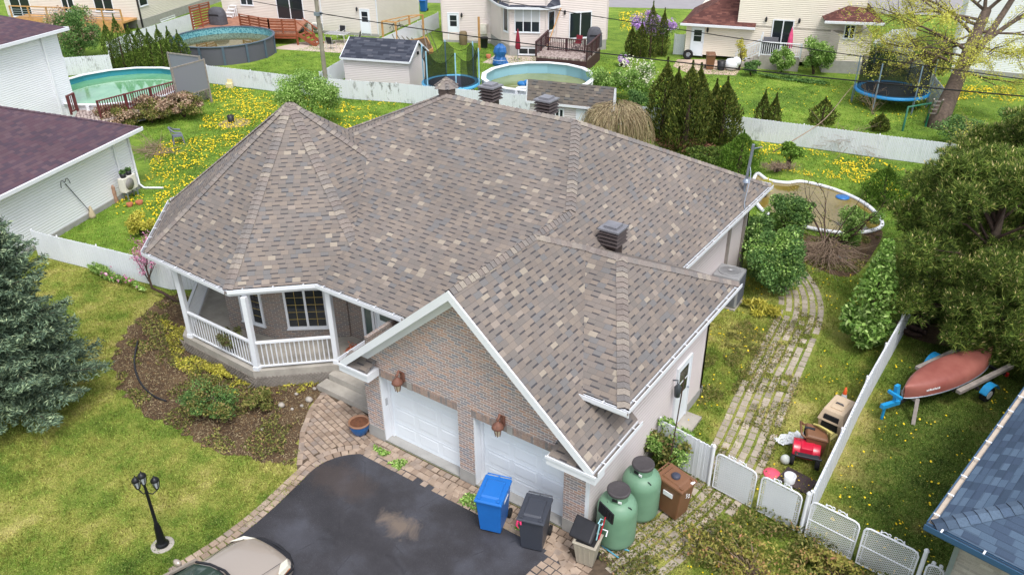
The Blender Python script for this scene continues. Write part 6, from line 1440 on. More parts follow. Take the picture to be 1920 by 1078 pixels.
# decks
def deckpoly(par, poly, z, mat, name="deck_floor", skirt=None):
    MB().prism(poly, z-.12, z).build(name, mat, par)
PLANK = T("red_brown_deck_boards", .7); _t = PLANK; _x,_y,_z = _t.xyz(_t.obj())
_fr = _t.mth('FRACT',_t.mth('MULTIPLY',_t.mth('ADD',_t.mth('MULTIPLY',_x,.95),_t.mth('MULTIPLY',_y,.3)),7.0)); _t.color(_t.mix(_t.mth('LESS_THAN',_fr,.1), _t.ramp(_t.noise(3,4),[(.3,C(150,100,78,.85)),(.7,C(186,134,108,.85))]), C(70,44,36))); PLANK = PLANK.m
PEEL = T("peeling_deck_boards", .8); _t = PEEL; _x,_y,_z = _t.xyz(_t.obj())
_u = _t.mth('MULTIPLY',_t.mth('SUBTRACT',_t.mth('MULTIPLY',_x,.45),_t.mth('MULTIPLY',_y,-.9)),6.0); _fr = _t.mth('FRACT',_u); _n = _t.noise(1,4,.7,_t.comb(_t.mth('MULTIPLY',_x,5),_t.mth('MULTIPLY',_y,5)))
_t.color(_t.mix(_t.mth('LESS_THAN',_fr,.14), _t.ramp(_n,[(.42,C(120,100,96,.85)),(.55,C(196,180,172,.85))]), C(70,54,52))); PEEL = PEEL.m
def slatrail(par, p, q, z0, h, mat, n=4, post=1.4, name="railing", vertical=False, pitch=.14):
    p, q = V(p[0],p[1],0), V(q[0],q[1],0); L = (q-p).length; r = MB(); k = max(1,round(L/post))
    for i in range(k+1): c = p+(q-p)*(i/k); r.bar(c+Z*(z0-.05), c+Z*(z0+h+.04), .1)
    r.bar(p+Z*(z0+h), q+Z*(z0+h), .13, .05)
    if vertical:
        r.bar(p+Z*(z0+.1), q+Z*(z0+.1), .05, .06); m = int(L/pitch)
        for i in range(1,m): c = p+(q-p)*(i/m); r.bar(c+Z*(z0+.1), c+Z*(z0+h-.02), .04)
    else:
        for i in range(n): z = z0+.08+(h-.15)*(i+.5)/n; r.bar(p+Z*z, q+Z*z, .03, (h-.15)/n*.62)
    r.build(name, mat, par)
t = thing("timber_deck","red brown timber deck with slatted railings and stairs beside the dark pool","deck",at(500,60)); zf = .95
fp = [at(x,y,zf) for x,y in ((368,55),(452,51),(506,61),(556,62))]; fpp = [tuple(p[:2]) for p in fp]+[wA.p((p_-wA.o).dot(uA),0,.05)[:2] for p_ in (wA.pix(578,45),wA.pix(400,30))]
deckpoly(t, fpp, zf, PLANK); slatrail(t, fp[1], fp[2], zf, 1.0, WOODRED); slatrail(t, fp[2], fp[3], zf, 1.0, WOODRED)
sk_ = MB()
for a,b in zip(fp[1:],fp[2:]):
    for z in (.55,.75): sk_.bar(V(a.x,a.y,z),V(b.x,b.y,z),.03,.16)
for a in fp: sk_.bar(V(a.x,a.y,0),V(a.x,a.y,zf),.12)
sk_.build("deck_frame",WOODRED,t)
b0 = at(446,28,zf); b1 = at(500,24,zf); slatrail(t, b0, b1, zf, 1.05, WOODRED, 5)
s0 = at(363,56,zf); s1_ = at(398,46,zf); slatrail(t, s0, s1_, zf, 1.75, WOODRED, 8, name="privacy_screen")
sr = MB(); a0 = fp[3]+V(.3,.6,0); dS = (uA*1.0).normalized(); dN = wA.n
for k in range(5):
    c = fp[3]-dN*.55+dS*(.18+.3*k)+V(0,0,-.18*(k+1)); sr.cbox(c,(.3,1.0,.05),math.atan2(dS.y,dS.x))
for o2 in (-.02,-1.08):
    q = fp[3]+dN*o2; sr.bar(q+Z*-.1,q+dS*1.7+Z*-.95,.06,.26); sr.bar(q+Z*.9,q+dS*1.6+Z*.0,.08,.06); sr.bar(q+dS*.8+Z*-.5,q+dS*.8+Z*.45,.08); sr.bar(q+dS*1.6+Z*-.9,q+dS*1.6+Z*.02,.09)
sr.build("deck_stairs",WOODRED,t)
def coveredbbq(label, c, z, w, h, col, rz=0):
    t = thing("covered_grill", label, "grill", (c.x,c.y,z), rz); q = MB()
    pr = [(1,0),(1.0,.55),(.92,.72),(.72,.92),(.4,1.0)]; vs = []; n = 16
    for f,zz in pr:
        for k in range(n):
            a = 2*math.pi*k/n; s = (abs(math.cos(a))**4+abs(math.sin(a))**4)**-.25; vs.append((w/2*f*math.cos(a)*s*(1+.03*math.sin(3*a+zz*5)), w*.32*f*math.sin(a)*s, h*zz))
    q.idx(vs,[(i*n+k,i*n+(k+1)%n,(i+1)*n+(k+1)%n,(i+1)*n+k) for i in range(4) for k in range(n)]+[tuple(4*n+k for k in range(n))],0,True); LB(q,"cover",col,t)
    q = MB(); q.bar((-w*.3,-w*.325,h*.6),(w*.3,-w*.325,h*.6),.02,.1); LB(q,"cover_pocket",BLACK,t)
GREYC = paint("grey_grill_cover", C(86,86,92,.85), .8, amt=.2, scale=4, bump=.3, bscale=8)
coveredbbq("barbecue under a grey cover on the timber deck", at(410,46,zf), zf, 1.5, 1.35, GREYC, math.radians(17))
t = thing("plant_stand","white stepped plant stand beside the covered barbecue","stand",(*at(432,33,zf)[:2],zf),math.radians(17)); q = MB()
for k in range(4): q.box(-.4+.2*k*.3,-.35+.25*k,.25*k+.1,.4,-.1+.25*k,.25*k+.16); q.box(-.4,-.3+.25*k,0,-.34,-.25+.25*k,.25*k+.1); q.box(.34,-.3+.25*k,0,.4,-.25+.25*k,.25*k+.1)
LB(q,"shelves",WHITE,t)
t = thing("timber_balcony","tan timber balcony with grey horizontal rails on the upper left house","balcony",at(180,50)); u0 = (wD.pix(60,46)-wD.o).dot(wD.dx); u1 = wD.L-.3
MB().prism([wD.p(u0,0,.02)[:2],wD.p(u1,0,.02)[:2],wD.p(u1,0,2.0)[:2],wD.p(u0,0,2.0)[:2]],.75,.9).build("balcony_floor",WOODTAN,t)
q = MB(); q.hexa([wD.p(u0,0,2.0),wD.p(u1,0,2.0),wD.p(u1,0,2.04),wD.p(u0,0,2.04)],[wD.p(u0,.8,2.0),wD.p(u1,.8,2.0),wD.p(u1,.8,2.04),wD.p(u0,.8,2.04)]); q.build("skirt_boards",WOODTAN,t)
q = MB(); n = 6
for k in range(n+1): c = wD.p(u0+(u1-u0)*k/n,0,1.97); q.bar(c+Z*.8,c+Z*1.9,.11)
q.bar(wD.p(u0,1.9,1.97),wD.p(u1,1.9,1.97),.16,.06); q.build("railing",WOODTAN,t); q = MB()
for z in (1.1,1.28,1.46,1.64): q.tube([wD.p(u0,z,1.97),wD.p(u1,z,1.97)],.025,6)
q.build("metal_rails",GALV,t)
# patios
PATM = paint("pale_patio_concrete", C(206,188,174,.8), .9, amt=.08, scale=2)
struct(MB().face([(p.x,p.y,.005) for p in (at(505,92),at(560,80),at(711,71),at(690,84),at(640,100),at(570,96))]).build("patio",PATM))
struct(MB().face([(p.x,p.y,.005) for p in (at(905,118),at(935,100),at(1030,104),at(1020,122),at(960,126))]).build("patio",PATM))
struct(MB().face([(p.x,p.y,.005) for p in (at(1270,112),at(1340,112),at(1390,128),at(1380,142),at(1290,138),at(1262,125))]).build("patio",island_mat("pinkish_patio",[(0,C(200,176,158,.8)),(1,C(206,182,164,.8))])))
ALU = paint("pale_aluminium", C(214,214,214,.85), .35, .3)
t = thing("garden_table","pale metal garden table on the beige patio","table",at(634,80),math.radians(17)); q = MB(); q.box(-.9,-.5,.7,.9,.5,.73); LB(q,"tabletop",paint("grey_table_glass",C(150,152,158,.8),.2),t)
q = MB(); q.tube([(-.9,-.5,.715),(.9,-.5,.715),(.9,.5,.715),(-.9,.5,.715)],.025,6,closed=True); LB(q,"table_frame",ALU,t)
for x in (-.85,.85):
    for y in (-.45,.45): LB(MB().tube([(x,y,0),(x,y,.7)],.02,6),"leg",ALU,t)
def gchair(label, c, rz):
    t = thing("garden_chair",label,"chair",c,rz,"black and white patio chairs"); q = MB(); q.box(-.25,-.25,.4,.25,.22,.43); LB(q,"seat",BLACK,t); q = MB(); q.hexa([(-.24,.22,.48),(.24,.22,.48),(.24,.25,.48),(-.24,.25,.48)],[(-.24,.3,.95),(.24,.3,.95),(.24,.33,.95),(-.24,.33,.95)]); LB(q,"backrest",BLACK,t)
    q = MB()
    for s in (-1,1): q.tube([(s*.28,-.25,0),(s*.28,-.25,.62),(s*.28,.25,.64),(s*.28,.34,1.0)],.02,6); q.tube([(s*.28,.25,.6),(s*.28,.3,0)],.02,6)
    LB(q,"chair_frame",ALU,t)
gchair("black patio chair on the near side of the pale table", at(622,92), math.radians(190)); gchair("black patio chair at the back of the pale table against the wall", at(641,72), math.radians(17)); gchair("black patio chair at the right end of the pale table", at(670,83), math.radians(-60))
def heatpump(name, label, c, rz, z=.25):
    t = thing(name, label, "heat pump", (c[0],c[1],0), rz); q = MB(); q.box(-.42,-.16,z,.42,.16,z+.66); LB(q,"casing",paint("ivory_casing",C(226,222,212,.92),.4,amt=.03),t,bevel=.02)
    q = MB(); q.lathe([(.27,0),(.27,.015),(.001,.02)],n=24); 
    for i in range(len(q.v)): x,y,zz = q.v[i]; q.v[i] = (x-.08,-.165-zz,y+z+.33)
    LB(q,"fan_grille",paint("grey_fan_grille",C(150,146,142,.8),.5),t); q = MB()
    for k in range(14): q.box(.425,-.13,z+.06+k*.042,.432,.13,z+.08+k*.042)
    LB(q,"louvre",GREYC,t)
    for x in (-.34,.34): LB(MB().bar((x,-.12,0),(x,-.12,z),.05).bar((x,.12,0),(x,.12,z),.05),"leg",GALV,t)
    return t
heatpump("heat_pump","ivory heat pump on the beige wall near the utility pole", wA.p(.1,0,.5), math.radians(17))
c = W0-nn*.55-nd*1.0; c = at(247,372); hp = heatpump("heat_pump","ivory heat pump on legs against the white bungalow, under two plant pots", (c.x,c.y), math.atan2(nd.y,nd.x), .42)
for k,(dx_,lb) in enumerate(((-.18,"black pot of green plants on the heat pump, left one"),(.2,"black pot with a small plant on the heat pump, right one"))):
    p = V(c.x,c.y,1.08)+nd*dx_; t = thing("plant_pot",lb,"pot",p); LB(MB().lathe([(.11,0),(.15,.2),(.13,.2),(.001,.17)],n=14),"pot_body",BLACK,t); npmesh("plant",leafverts(ballpts(120,(.15,.15,.1))+[0,0,.26],.1,.04),4,F_MID,t,False)
for q,(x,y),lb in ((.15,(244,387),"small terracotta dish under the heat pump"),(.17,(262,383),"small round pot beside the heat pump legs")):
    p = at(x,y); o = MB().lathe([(q*.7,0),(q,.16),(q*.85,.16),(.001,.13)],(p.x,p.y,0),14).build("plant_pot",TERRA); tag(o,lb,"pot")
p = at(219,380); t = thing("garden_figure","narrow brownish garden figure standing against the white wall","ornament",p); LB(MB().lathe([(.09,0),(.11,.08),(.07,.3),(.09,.5),(.07,.62),(.09,.72),(.03,.84),(.001,.85)],n=12),"figure",paint("brown_figure",C(176,140,120,.85),.8,amt=.3,scale=10),t)
p = at(174,408); t = thing("straw_broom","ornamental straw broom with a curled wire top leaning on the white wall","broom",p); e = W0-nd*((W0-p).dot(nd)+.9)-nn*.03; e = V(e.x,e.y,2.0)-p
q = MB(); q.tube([(0,0,.2),tuple(e*.95)],.015,6); 
for s in (-1,1): q.tube([tuple(e*.95+nd*(s*.26*math.sin(f*1.5))+V(0,0,.14*math.sin(f*4)+.05)) for f in np.linspace(0,1.2,8)],.012,5)
LB(q,"handle",BLACK,t); q = MB(); q.lathe([(.001,.55),(.05,.5),(.14,.1),(.15,.0),(.001,.02)],n=12); LB(q,"straw_head",paint("straw",C(196,180,150,.85),.9,amt=.2,scale=14),t)
p = at(336,268); t = thing("garden_chair","stacked grey plastic armchairs on the dandelion lawn","chair",p,math.radians(150)); PL = paint("grey_resin", C(120,126,138,.8), .5)
q = MB(); q.box(-.25,-.25,.38,.25,.25,.44); LB(q,"seat",PL,t,bevel=.03); q = MB(); q.tube([(-.3,-.2,.62),(-.32,.15,.68),(-.22,.33,.85),(0,.38,.9),(.22,.33,.85),(.32,.15,.68),(.3,-.2,.62)],.045,6)
for k in range(5): a = -.2+.1*k; q.hexa([(a-.04,.24,.44),(a+.04,.24,.44),(a+.04,.27,.44),(a-.04,.27,.44)],[(a-.04,.35,.88),(a+.04,.35,.88),(a+.04,.38,.88),(a-.04,.38,.88)])
LB(q,"backrest",PL,t)
for x in (-.25,.25):
    for y in (-.22,.25): LB(MB().bar((x,y,.4),(x*1.15,y*1.15,0),.07),"leg",PL,t)
p = at(434,230); o = MB().lathe([(.17,0),(.2,.42),(.18,.42),(.15,.1),(.001,.1)],p,16).build("bucket",BLACK); tag(o,"black bucket on the round bare patch in the dandelions","bucket")
struct(MB().lathe([(.9,.004),(.001,.006)],at(440,231),24).build("bare_soil",paint("pale_bare_soil",C(170,152,110,.8),.95,amt=.2,scale=4)))
p = at(431,165); o = MB().cbox((p.x,p.y,.15),(.4,.25,.3),.3).cbox((p.x,p.y+.08,.4),(.38,.06,.3),.3).build("plastic_box",paint("cream_plastic",C(236,222,180,.9),.6)); tag(o,"small cream plastic box seat by the back fence","seat")
# maroon deck beside the green pool
t = thing("pool_deck","weathered pool deck with maroon baluster rail and grey privacy screens","deck",at(250,215)); zd = .9
dpoly = [atxy(x,y,zd) for x,y in ((135,228),(148,205),(190,203),(240,195),(300,172),(330,155),(348,180),(300,196),(192,228))]
deckpoly(t,dpoly,zd,PEEL); r0,r1 = at(190,222,zd),at(333,183,zd); slatrail(t,r0,r1,zd,.95,WOODMAR,vertical=True); slatrail(t,at(134,214,zd),at(146,208,zd),zd,1.0,WOODMAR,vertical=True,name="gate_rail")
SCR = T("grey_screen_mesh",.7).color(C(136,138,146,.8)).m
for (a,b,h) in (((333,184),(392,166),1.75),((325,150),(383,158),1.7)):
    p,q = at(*a,zd),at(*b,zd); m = MB(); m.hexa([p+Z*.0,q+Z*.0,q+V(.02,.03,0),p+V(.02,.03,0)],[p+Z*h,q+Z*h,q+V(.02,.03,h),p+V(.02,.03,h)]); s_ = m.build("privacy_screen",SCR,t)
    m = MB(); m.bar(p-Z*.9,p+Z*(h+.05),.1); m.bar(q-Z*.9,q+Z*(h+.05),.1); m.bar(p+Z*h,q+Z*h,.07); m.bar(p,q,.07); m.build("screen_frame",WOODGREY,s_)
def lattice(name, label, p, q, h, par=None, z0=0):
    m = MB(); p,q = V(p[0],p[1],0),V(q[0],q[1],0); d = (q-p).normalized(); L = (q-p).length; n = int(L/.16); o2 = Vector((d.y,-d.x,0))
    for i in range(-int(h/.16),n):
        for s in (0,1):
            u0,u1 = i*.16,i*.16+h; c0,c1 = max(0,u0),min(L,u1)
            if c1 <= c0: continue
            z_a,z_b = (c0-u0),(c1-u0)
            if s: z_a,z_b = h-z_a,h-z_b
            m.bar(p+d*c0+Z*(z0+z_a)+o2*.012*s,p+d*c1+Z*(z0+z_b)+o2*.012*s,.02,.045)
    o = m.build(name, WOODGREY, par); 
    if not par: tag(o,label,"lattice")
    return o
lattice("deck_lattice","",at(333,200),at(395,185),.85,t); lattice("deck_lattice","",at(200,240),at(330,210),.8,t)
# bay window house garden
t = thing("garden_parasol","closed maroon parasol on a grey pole before the bay window","parasol",at(971,117)); LB(MB().tube([(0,0,0),(0,0,2.35)],.025,8),"pole",GALV,t); q = MB(); q.lathe([(.16,.95),(.2,1.05),(.17,1.5),(.12,1.9),(.05,2.25),(.001,2.4)],n=14)
LB(q,"canopy",paint("maroon_canvas",C(140,30,52,.85),.8,amt=.2,scale=6),t)
p = at(938,122); t = thing("tarp_cover","crumpled blue tarpaulin over a garden chair by the bay window","tarp",p); vs,fs = [],[]; n = 18; rows = [(1.0,0),(1.05,.18),(.8,.4),(.62,.62),(.78,.95),(.66,1.25),(.35,1.45),(.02,1.5)]
for i,(r,z) in enumerate(rows):
    for k in range(n): a = 2*math.pi*k/n; rr = .58*r*(1+rnd.uniform(-.16,.16)); vs.append((rr*math.cos(a),rr*math.sin(a)*.9,z+rnd.uniform(-.05,.05)*(i>0)))
q = MB(); q.idx(vs,[(i*n+k,i*n+(k+1)%n,(i+1)*n+(k+1)%n,(i+1)*n+k) for i in range(7) for k in range(n)],0,False); LB(q,"tarpaulin",paint("blue_tarp",C(42,104,170,.85),.5,amt=.15,scale=5),t); LB(MB().tube([(.6*math.cos(a),.55*math.sin(a),.42) for a in np.linspace(0,6,14)],.02,5),"rope",paint("pale_rope",C(180,190,210),.8),t)
p = at(899,95); o = MB().bar(p,p+Z*2.5,.13).build("wood_post",WOODTAN); tag(o,"upright tan wooden post on the lawn of the pinkish house","post")
p = at(869,84); o = MB().lathe([(.28,0),(.33,.3),(.34,.6),(.3,.95),(.26,1.0),(.001,1.0)],p,16).build("rain_barrel",paint("olive_barrel",C(128,112,84,.8),.8)); tag(o,"olive brown rain barrel beside the white door","barrel")
p = at(908,90); t = thing("garden_bin","small black bin under the wall box of the pinkish house","bin",p); LB(MB().lathe([(.25,0),(.3,.7),(.33,.72),(.3,.8),(.001,.84)],n=12),"bin_body",BLACK,t)
c_ = wB1.p(wB1.L-.55,1.15,.16); o = MB().cbox(c_,(.5,.3,.75),math.atan2(wB1.dx.y,wB1.dx.x)).cbox(c_+wB1.n*.16,(.3,.05,.4),math.atan2(wB1.dx.y,wB1.dx.x)).build("wall_unit",paint("ivory_box",C(222,216,204,.9),.5)); tag(o,"ivory air unit hung on the pinkish wall","wall unit")
p = at(916,110); t = thing("flower_pot","terracotta pot on the lawn beside the blue tarpaulin","pot",p); LB(MB().lathe([(.14,0),(.2,.28),(.17,.28),(.001,.24)],n=12),"pot_body",TERRA,t)
t = thing("deck","dark brown deck with peeling boards below the patio door","deck",at(1060,110)); zb = .95
dp_ = [atxy(x,y,zb) for x,y in ((1005,105),(1100,113),(1126,88),(1032,78))]; deckpoly(t,dp_,zb,PEEL)
slatrail(t,dp_[0],dp_[3],zb,.95,WOODDARK,7); slatrail(t,dp_[1],dp_[2],zb,.95,WOODDARK,7); slatrail(t,atxy(1028,95,zb),atxy(1096,100,zb),zb,.9,WOODDARK,vertical=True,name="deck_gate")
m = MB(); m.prism(dp_,0,zb-.12); m.build("deck_skirt",WOODDARK,t)
coveredbbq("barbecue under a grey cover on the dark brown deck", at(1114,88,zb), zb, 1.1, 1.4, GREYC, math.radians(26))
p = at(1082,92,zb); t = thing("folding_chair","dark red folding chair on the dark brown deck","chair",(p.x,p.y,zb)); q = MB(); q.hexa([(-.25,-.2,.4),(.25,-.2,.4),(.25,.2,.36),(-.25,.2,.36)],[(-.25,-.2,.42),(.25,-.2,.42),(.25,.2,.38),(-.25,.2,.38)]); q.hexa([(-.25,.2,.38),(.25,.2,.38),(.25,.22,.38),(-.25,.22,.38)],[(-.25,.34,.9),(.25,.34,.9),(.25,.36,.9),(-.25,.36,.9)]); LB(q,"seat",paint("dark_red_cloth",C(130,30,44,.85),.8),t); q = MB()
for s in (-1,1): q.tube([(s*.26,-.25,0),(s*.26,.25,.6)],.016,5); q.tube([(s*.26,.3,0),(s*.26,-.2,.5)],.016,5)
LB(q,"frame",BLACK,t)
o = MB().tube([at(1017,112,.1),wB3.p(.3,3.3,.1)],.045,6).build("timber_pole",WOODTAN); tag(o,"long tan timber pole leaning on the wall beside the dark deck","pole")
o = MB().bar(at(1020,106,.2),at(1036,52,.2)+V(0,0,1.2)*1,.16,.07).build("leaning_board",WOODTAN); tag(o,"broad tan board leaning against the dark deck's left rail","board")
# pool pump hose and filter by the brown shed
m = MB(); b_ = at(968,200); hz = topz(166,b_); m.tube(smoothpath([b_,b_+Z*hz*.8,b_+Z*hz+V(.15,.1,0),b_+V(.7,.35,hz*1.0),b_+V(1.0,.5,hz*.8)],6),.11,10); o = m.build("pool_hose",WHITE); tag(o,"fat white curved pool hose next to the brown shed","hose")
b_ = at(948,200); o = MB().tube([b_,b_+Z*topz(180,b_)],.06,8).lathe([(.17,0),(.12,.1),(.001,.2)],b_+Z*topz(186,b_),10).build("vent_pipe",WHITE); tag(o,"white vent pipe with a conical cap before the pool","pipe")
m = MB(); p = at(1000,163,1.2)
for k in range(5): m.ball((p.x+.35*k-.8,p.y+.1*math.sin(k*2),1.25+.1*(k%2)),.3,10,0,(1.2,.8,.6))
o = m.build("pool_cover",paint("blue_cover",C(44,120,186,.85),.4)); tag(o,"rolled blue solar cover on the rim of the white rimmed pool","cover")
# trampolines
_t = T("black_woven_net", .9, 0, .1).color(C(34,40,38)); _tr = _t.n('ShaderNodeBsdfTransparent'); _mx = _t.n('ShaderNodeMixShader', {0: .36, 1: _t.b.outputs[0], 2: _tr.outputs[0]}); _t.t.links.new(_mx.outputs[0], _t.out.inputs[0]); NETM = _t.m
def trampoline(label, c, r, zt, col, netc, hn, shape=1.0, legs=6, open_=0, sagk=.1):
    t = thing("trampoline", label, "trampoline", (c.x,c.y,0)); q = MB(); q.lathe([(r-.32,zt+.01),(.001,zt)],n=36); LB(q,"jumping_mat",paint("black_mat",C(44,46,60),.8),t)
    q = MB(); q.lathe([(r,zt-.12),(r+.02,zt+.02),(r-.34,zt+.035),(r-.34,zt+.0)],n=36,cap=False); LB(q,"blue_pad",col,t)
    for k in range(legs):
        a = 2*math.pi*(k+.3)/legs; x,y = math.cos(a),math.sin(a); LB(MB().tube([(x*r*.97,y*r*.97,zt-.05),(x*r,y*r,0)],.03,6),"leg",GALV,t)
        LB(MB().tube([(x*(r+.05),y*(r+.05),.1),(x*(r+.02),y*(r+.02),zt+hn)],.026,6).tube([(x*(r+.02),y*(r+.02),zt+.1),(x*(r+.02),y*(r+.02),zt+hn)],.04,8),"net_pole",netc[1],t)
    m = MB(); n = 72; vs = []
    for k in range(n):
        a = 2*math.pi*k/n; f = abs(((k/n*legs)-.3+.5)%1-.5)*2; sag = sagk*math.sin(f*math.pi/2)**.8
        for j in range(6):
            u = j/5; rr = r-.12-.16*math.sin(u*math.pi)*f*(1+2*sagk); vs.append((rr*math.cos(a),rr*math.sin(a),zt+.02+hn*(1-sag)*u))
    fs = [(k*6+j,((k+1)%n)*6+j,((k+1)%n)*6+j+1,k*6+j+1) for k in range(n) for j in range(5) if not (open_ and (k//6) in (3,10))]
    m.idx(vs,fs,0,True)
    for k in range(n): m.tube([vs[k*6+5],vs[((k+1)%n)*6+5]],.014,4,cap=False)
    LB(m,"safety_net",NETM,t); return t
PADB = paint("blue_pad", C(92,178,222,.85), .5, amt=.06); PADD = paint("deep_blue_pad", C(40,140,200,.85), .5, amt=.06)
trampoline("trampoline with a torn black net and pale blue pad beside the charcoal shed", at(846,154,.9), 1.85, .9, PADB, (0,paint("pale_blue_pole",C(150,196,220),.4)), 2.2, open_=1, sagk=.3)
trampoline("trampoline with a deep blue pad on the far lawn by the leaning tree", at(1672,168,.95), 2.1, .95, PADD, (0,paint("slate_pole",C(120,140,156),.4)), 1.9)
# wooden climbing frame, raised bed, bicycle and bins beyond the shed
t = thing("climbing_frame","weathered wooden frame of posts and poles behind the charcoal shed","frame",at(745,85)); m = MB(); pts = [(720,90),(745,92),(770,78),(795,76)]
for x,y in pts: p = at(x,y); m.bar(p,p+Z*2.0,.12)
tops = [at(x,y)+Z*2.0 for x,y in pts]; m.bar(tops[0],tops[1],.09); m.bar(tops[2],tops[3],.07); m.bar(tops[0],tops[2],.07); m.bar(tops[1],tops[3],.07)
m.build("posts",WOODTAN,t); m = MB()
for k in range(5): p = at(735+9*k,64+2*k,1.6); q_ = at(752+13*k,100-k,.1); m.tube([p,q_],.035,6)
for k in range(3): m.tube([at(790+8*k,48+6*k,1.9),at(803+9*k,98,.05)],.03,6)
m.build("poles",WOODGREY,t)
t = thing("raised_bed","long raised garden bed of timber boards behind the shed","garden bed",at(785,92)); q0_ = [at(755,86),at(800,78),at(812,100),at(780,112)]; m = MB()
for a,b in zip(q0_,q0_[1:]+q0_[:1]): m.bar(a+Z*.18,b+Z*.18,.06,.36)
m.build("boards",WOODTAN,t); MB().face([(p.x,p.y,.28) for p in q0_]).build("soil",SOIL,t)
t = thing("bicycle","dark bicycle leaning in the passage behind the white fence","bicycle",at(742,62),math.radians(20)); 
for x in (-.52,.52): LB(MB().tube([(x+.34*math.cos(a),0,.35+.34*math.sin(a)) for a in np.linspace(0,6.0,20)],.025,5,closed=True),"wheel",RUBBER,t)
q = MB(); q.tube([(-.52,0,.35),(-.15,0,.75),(.38,0,.8),(.05,0,.35),(-.15,0,.75)],.022,6); q.tube([(.52,0,.35),(.38,0,.85),(.36,0,1.02)],.022,6); q.tube([(.36,-.25,1.02),(.36,.25,1.02)],.018,6); q.cbox((-.18,0,.9),(.24,.14,.05)); LB(q,"frame",BLACK,t)
t = thing("recycling_bin","blue recycling bin beyond the white fence near the street","bin",at(795,22),math.radians(20)); bin_body(t, BINB, .62,.75,1.08)
# cream house garden
p = at(1330,130); t = thing("compost_bin","brown wheeled bin on the pinkish patio of the cream house","bin",p,math.radians(28)); bin_body(t, BINBR,.62,.75,1.1)
p = at(1351,132); t = thing("garden_bin","small black bin beside the white stair of the cream house","bin",p); LB(MB().lathe([(.24,0),(.3,.66),(.27,.66),(.001,.62)],n=12),"bin_body",BLACK,t)
p = at(1289,112); t = thing("spare_tyre","black wheel leaning on the cream house wall","wheel",p,math.radians(28)); q = MB(); q.tube([(0,-.1,.36),(0,.12,.36)],.36,20); 
for i in range(len(q.v)): x,y,z = q.v[i]; q.v[i] = (y*0+x, y, z)
q2 = MB(); q2.tube([(.27*math.cos(a),0,.36+.27*math.sin(a)) for a in np.linspace(0,6.0,20)],.1,8,closed=True); LB(q2,"tyre",RUBBER,t); LB(MB().tube([(0,-.06,.36),(0,.06,.36)],.15,12),"rim",GALV,t)
t = thing("balcony","small white railed balcony and stair at the cream house patio door","balcony",wC.p((wC.pix(1440,110)-wC.o).dot(wC.dx),0)); u0 = (wC.pix(1425,110)-wC.o).dot(wC.dx); u1 = (wC.pix(1500,110)-wC.o).dot(wC.dx)
m = MB(); m.prism([wC.p(u0,0,.02)[:2],wC.p(u1,0,.02)[:2],wC.p(u1,0,1.7)[:2],wC.p(u0,0,1.7)[:2]],0,.9); m.build("landing",CONC,t); slatrail(t,wC.p(u0,0,1.65),wC.p(u1,0,1.65),.9,.95,WHITE,vertical=True)
m = MB()
for k in range(5): c_ = wC.p(u0-.15-.3*k,.9-.18*(k+1),1.15); m.cbox(c_-Z*((.9-.18*(k+1))/2),(.3,1.0,.9-.18*(k+1)+.04),math.atan2(wC.dx.y,wC.dx.x))
m.build("stair",CONC,t)
for dd_ in (.62,1.66):
    m = MB(); m.bar(wC.p(u0,1.85,dd_),wC.p(u0-1.6,.95,dd_),.06); m.bar(wC.p(u0,1.1,dd_),wC.p(u0-1.6,.2,dd_),.05)
    for k in range(10): f = k/9; m.bar(wC.p(u0-1.6*f,1.1-.9*f,dd_),wC.p(u0-1.6*f,1.85-.9*f,dd_),.035)
    m.bar(wC.p(u0,.9,dd_),wC.p(u0,2.3,dd_),.08); m.build("stair_rail",WHITE,t)
c_ = wC.p(u0+.6,.9,.9); t = thing("gas_grill","dark grey gas barbecue on the white railed balcony","grill",(c_.x,c_.y,.9),math.atan2(wC.dx.y,wC.dx.x)); LB(MB().box(-.55,-.25,.1,.55,.25,.85),"cabinet",BLACK,t); LB(MB().hexa([(-.5,-.25,.85),(.5,-.25,.85),(.5,.25,.85),(-.5,.25,.85)],[(-.5,-.1,1.12),(.5,-.1,1.12),(.5,.22,1.12),(-.5,.22,1.12)]),"lid",GREYC,t)
c_ = wC.p(u0+1.9,.9,.8); t = thing("garden_parasol","closed pink and orange parasol on the cream house balcony","parasol",(c_.x,c_.y,.9)); LB(MB().tube([(0,0,0),(0,0,1.9)],.02,6),"pole",WHITE,t); LB(MB().lathe([(.18,.5),(.2,.7),(.13,1.4),(.001,1.95)],n=12),"canopy",paint("pink_canvas",C(222,84,130,.9),.7,amt=.2,scale=4),t)
p = at(1370,132); t = thing("white_sack","bulky white sack beside the stair of the cream house","sack",p); LB(MB().ball((0,0,.4),.55,10,0,(1,.8,.8)).ball((.3,.1,.6),.35,10),"sack_body",WHITE,t)
o = MB().tube([at(1692,246),at(1692,246)+Z*1.35,at(1735,238)+Z*1.35,at(1735,238)],.06,8).build("swing_frame",paint("green_frame",C(40,110,84,.85),.5)); tag(o,"green tubular frame on the far lawn behind the back fence","frame")
t = thing("wooden_ladder","grey wooden ladder leaning on the base of the leaning tree","ladder",at(1738,228)); m = MB(); a_,b_ = at(1734,230),at(1752,186,1.9)
for o2 in (V(0,0,0),V(.42,.12,0)): m.bar(a_+o2,b_+o2,.07)
for k in range(6): f = (k+.5)/6; m.bar(a_*(1-f)+b_*f,a_*(1-f)+b_*f+V(.42,.12,0),.05)
m.build("rails",WOODGREY,t)
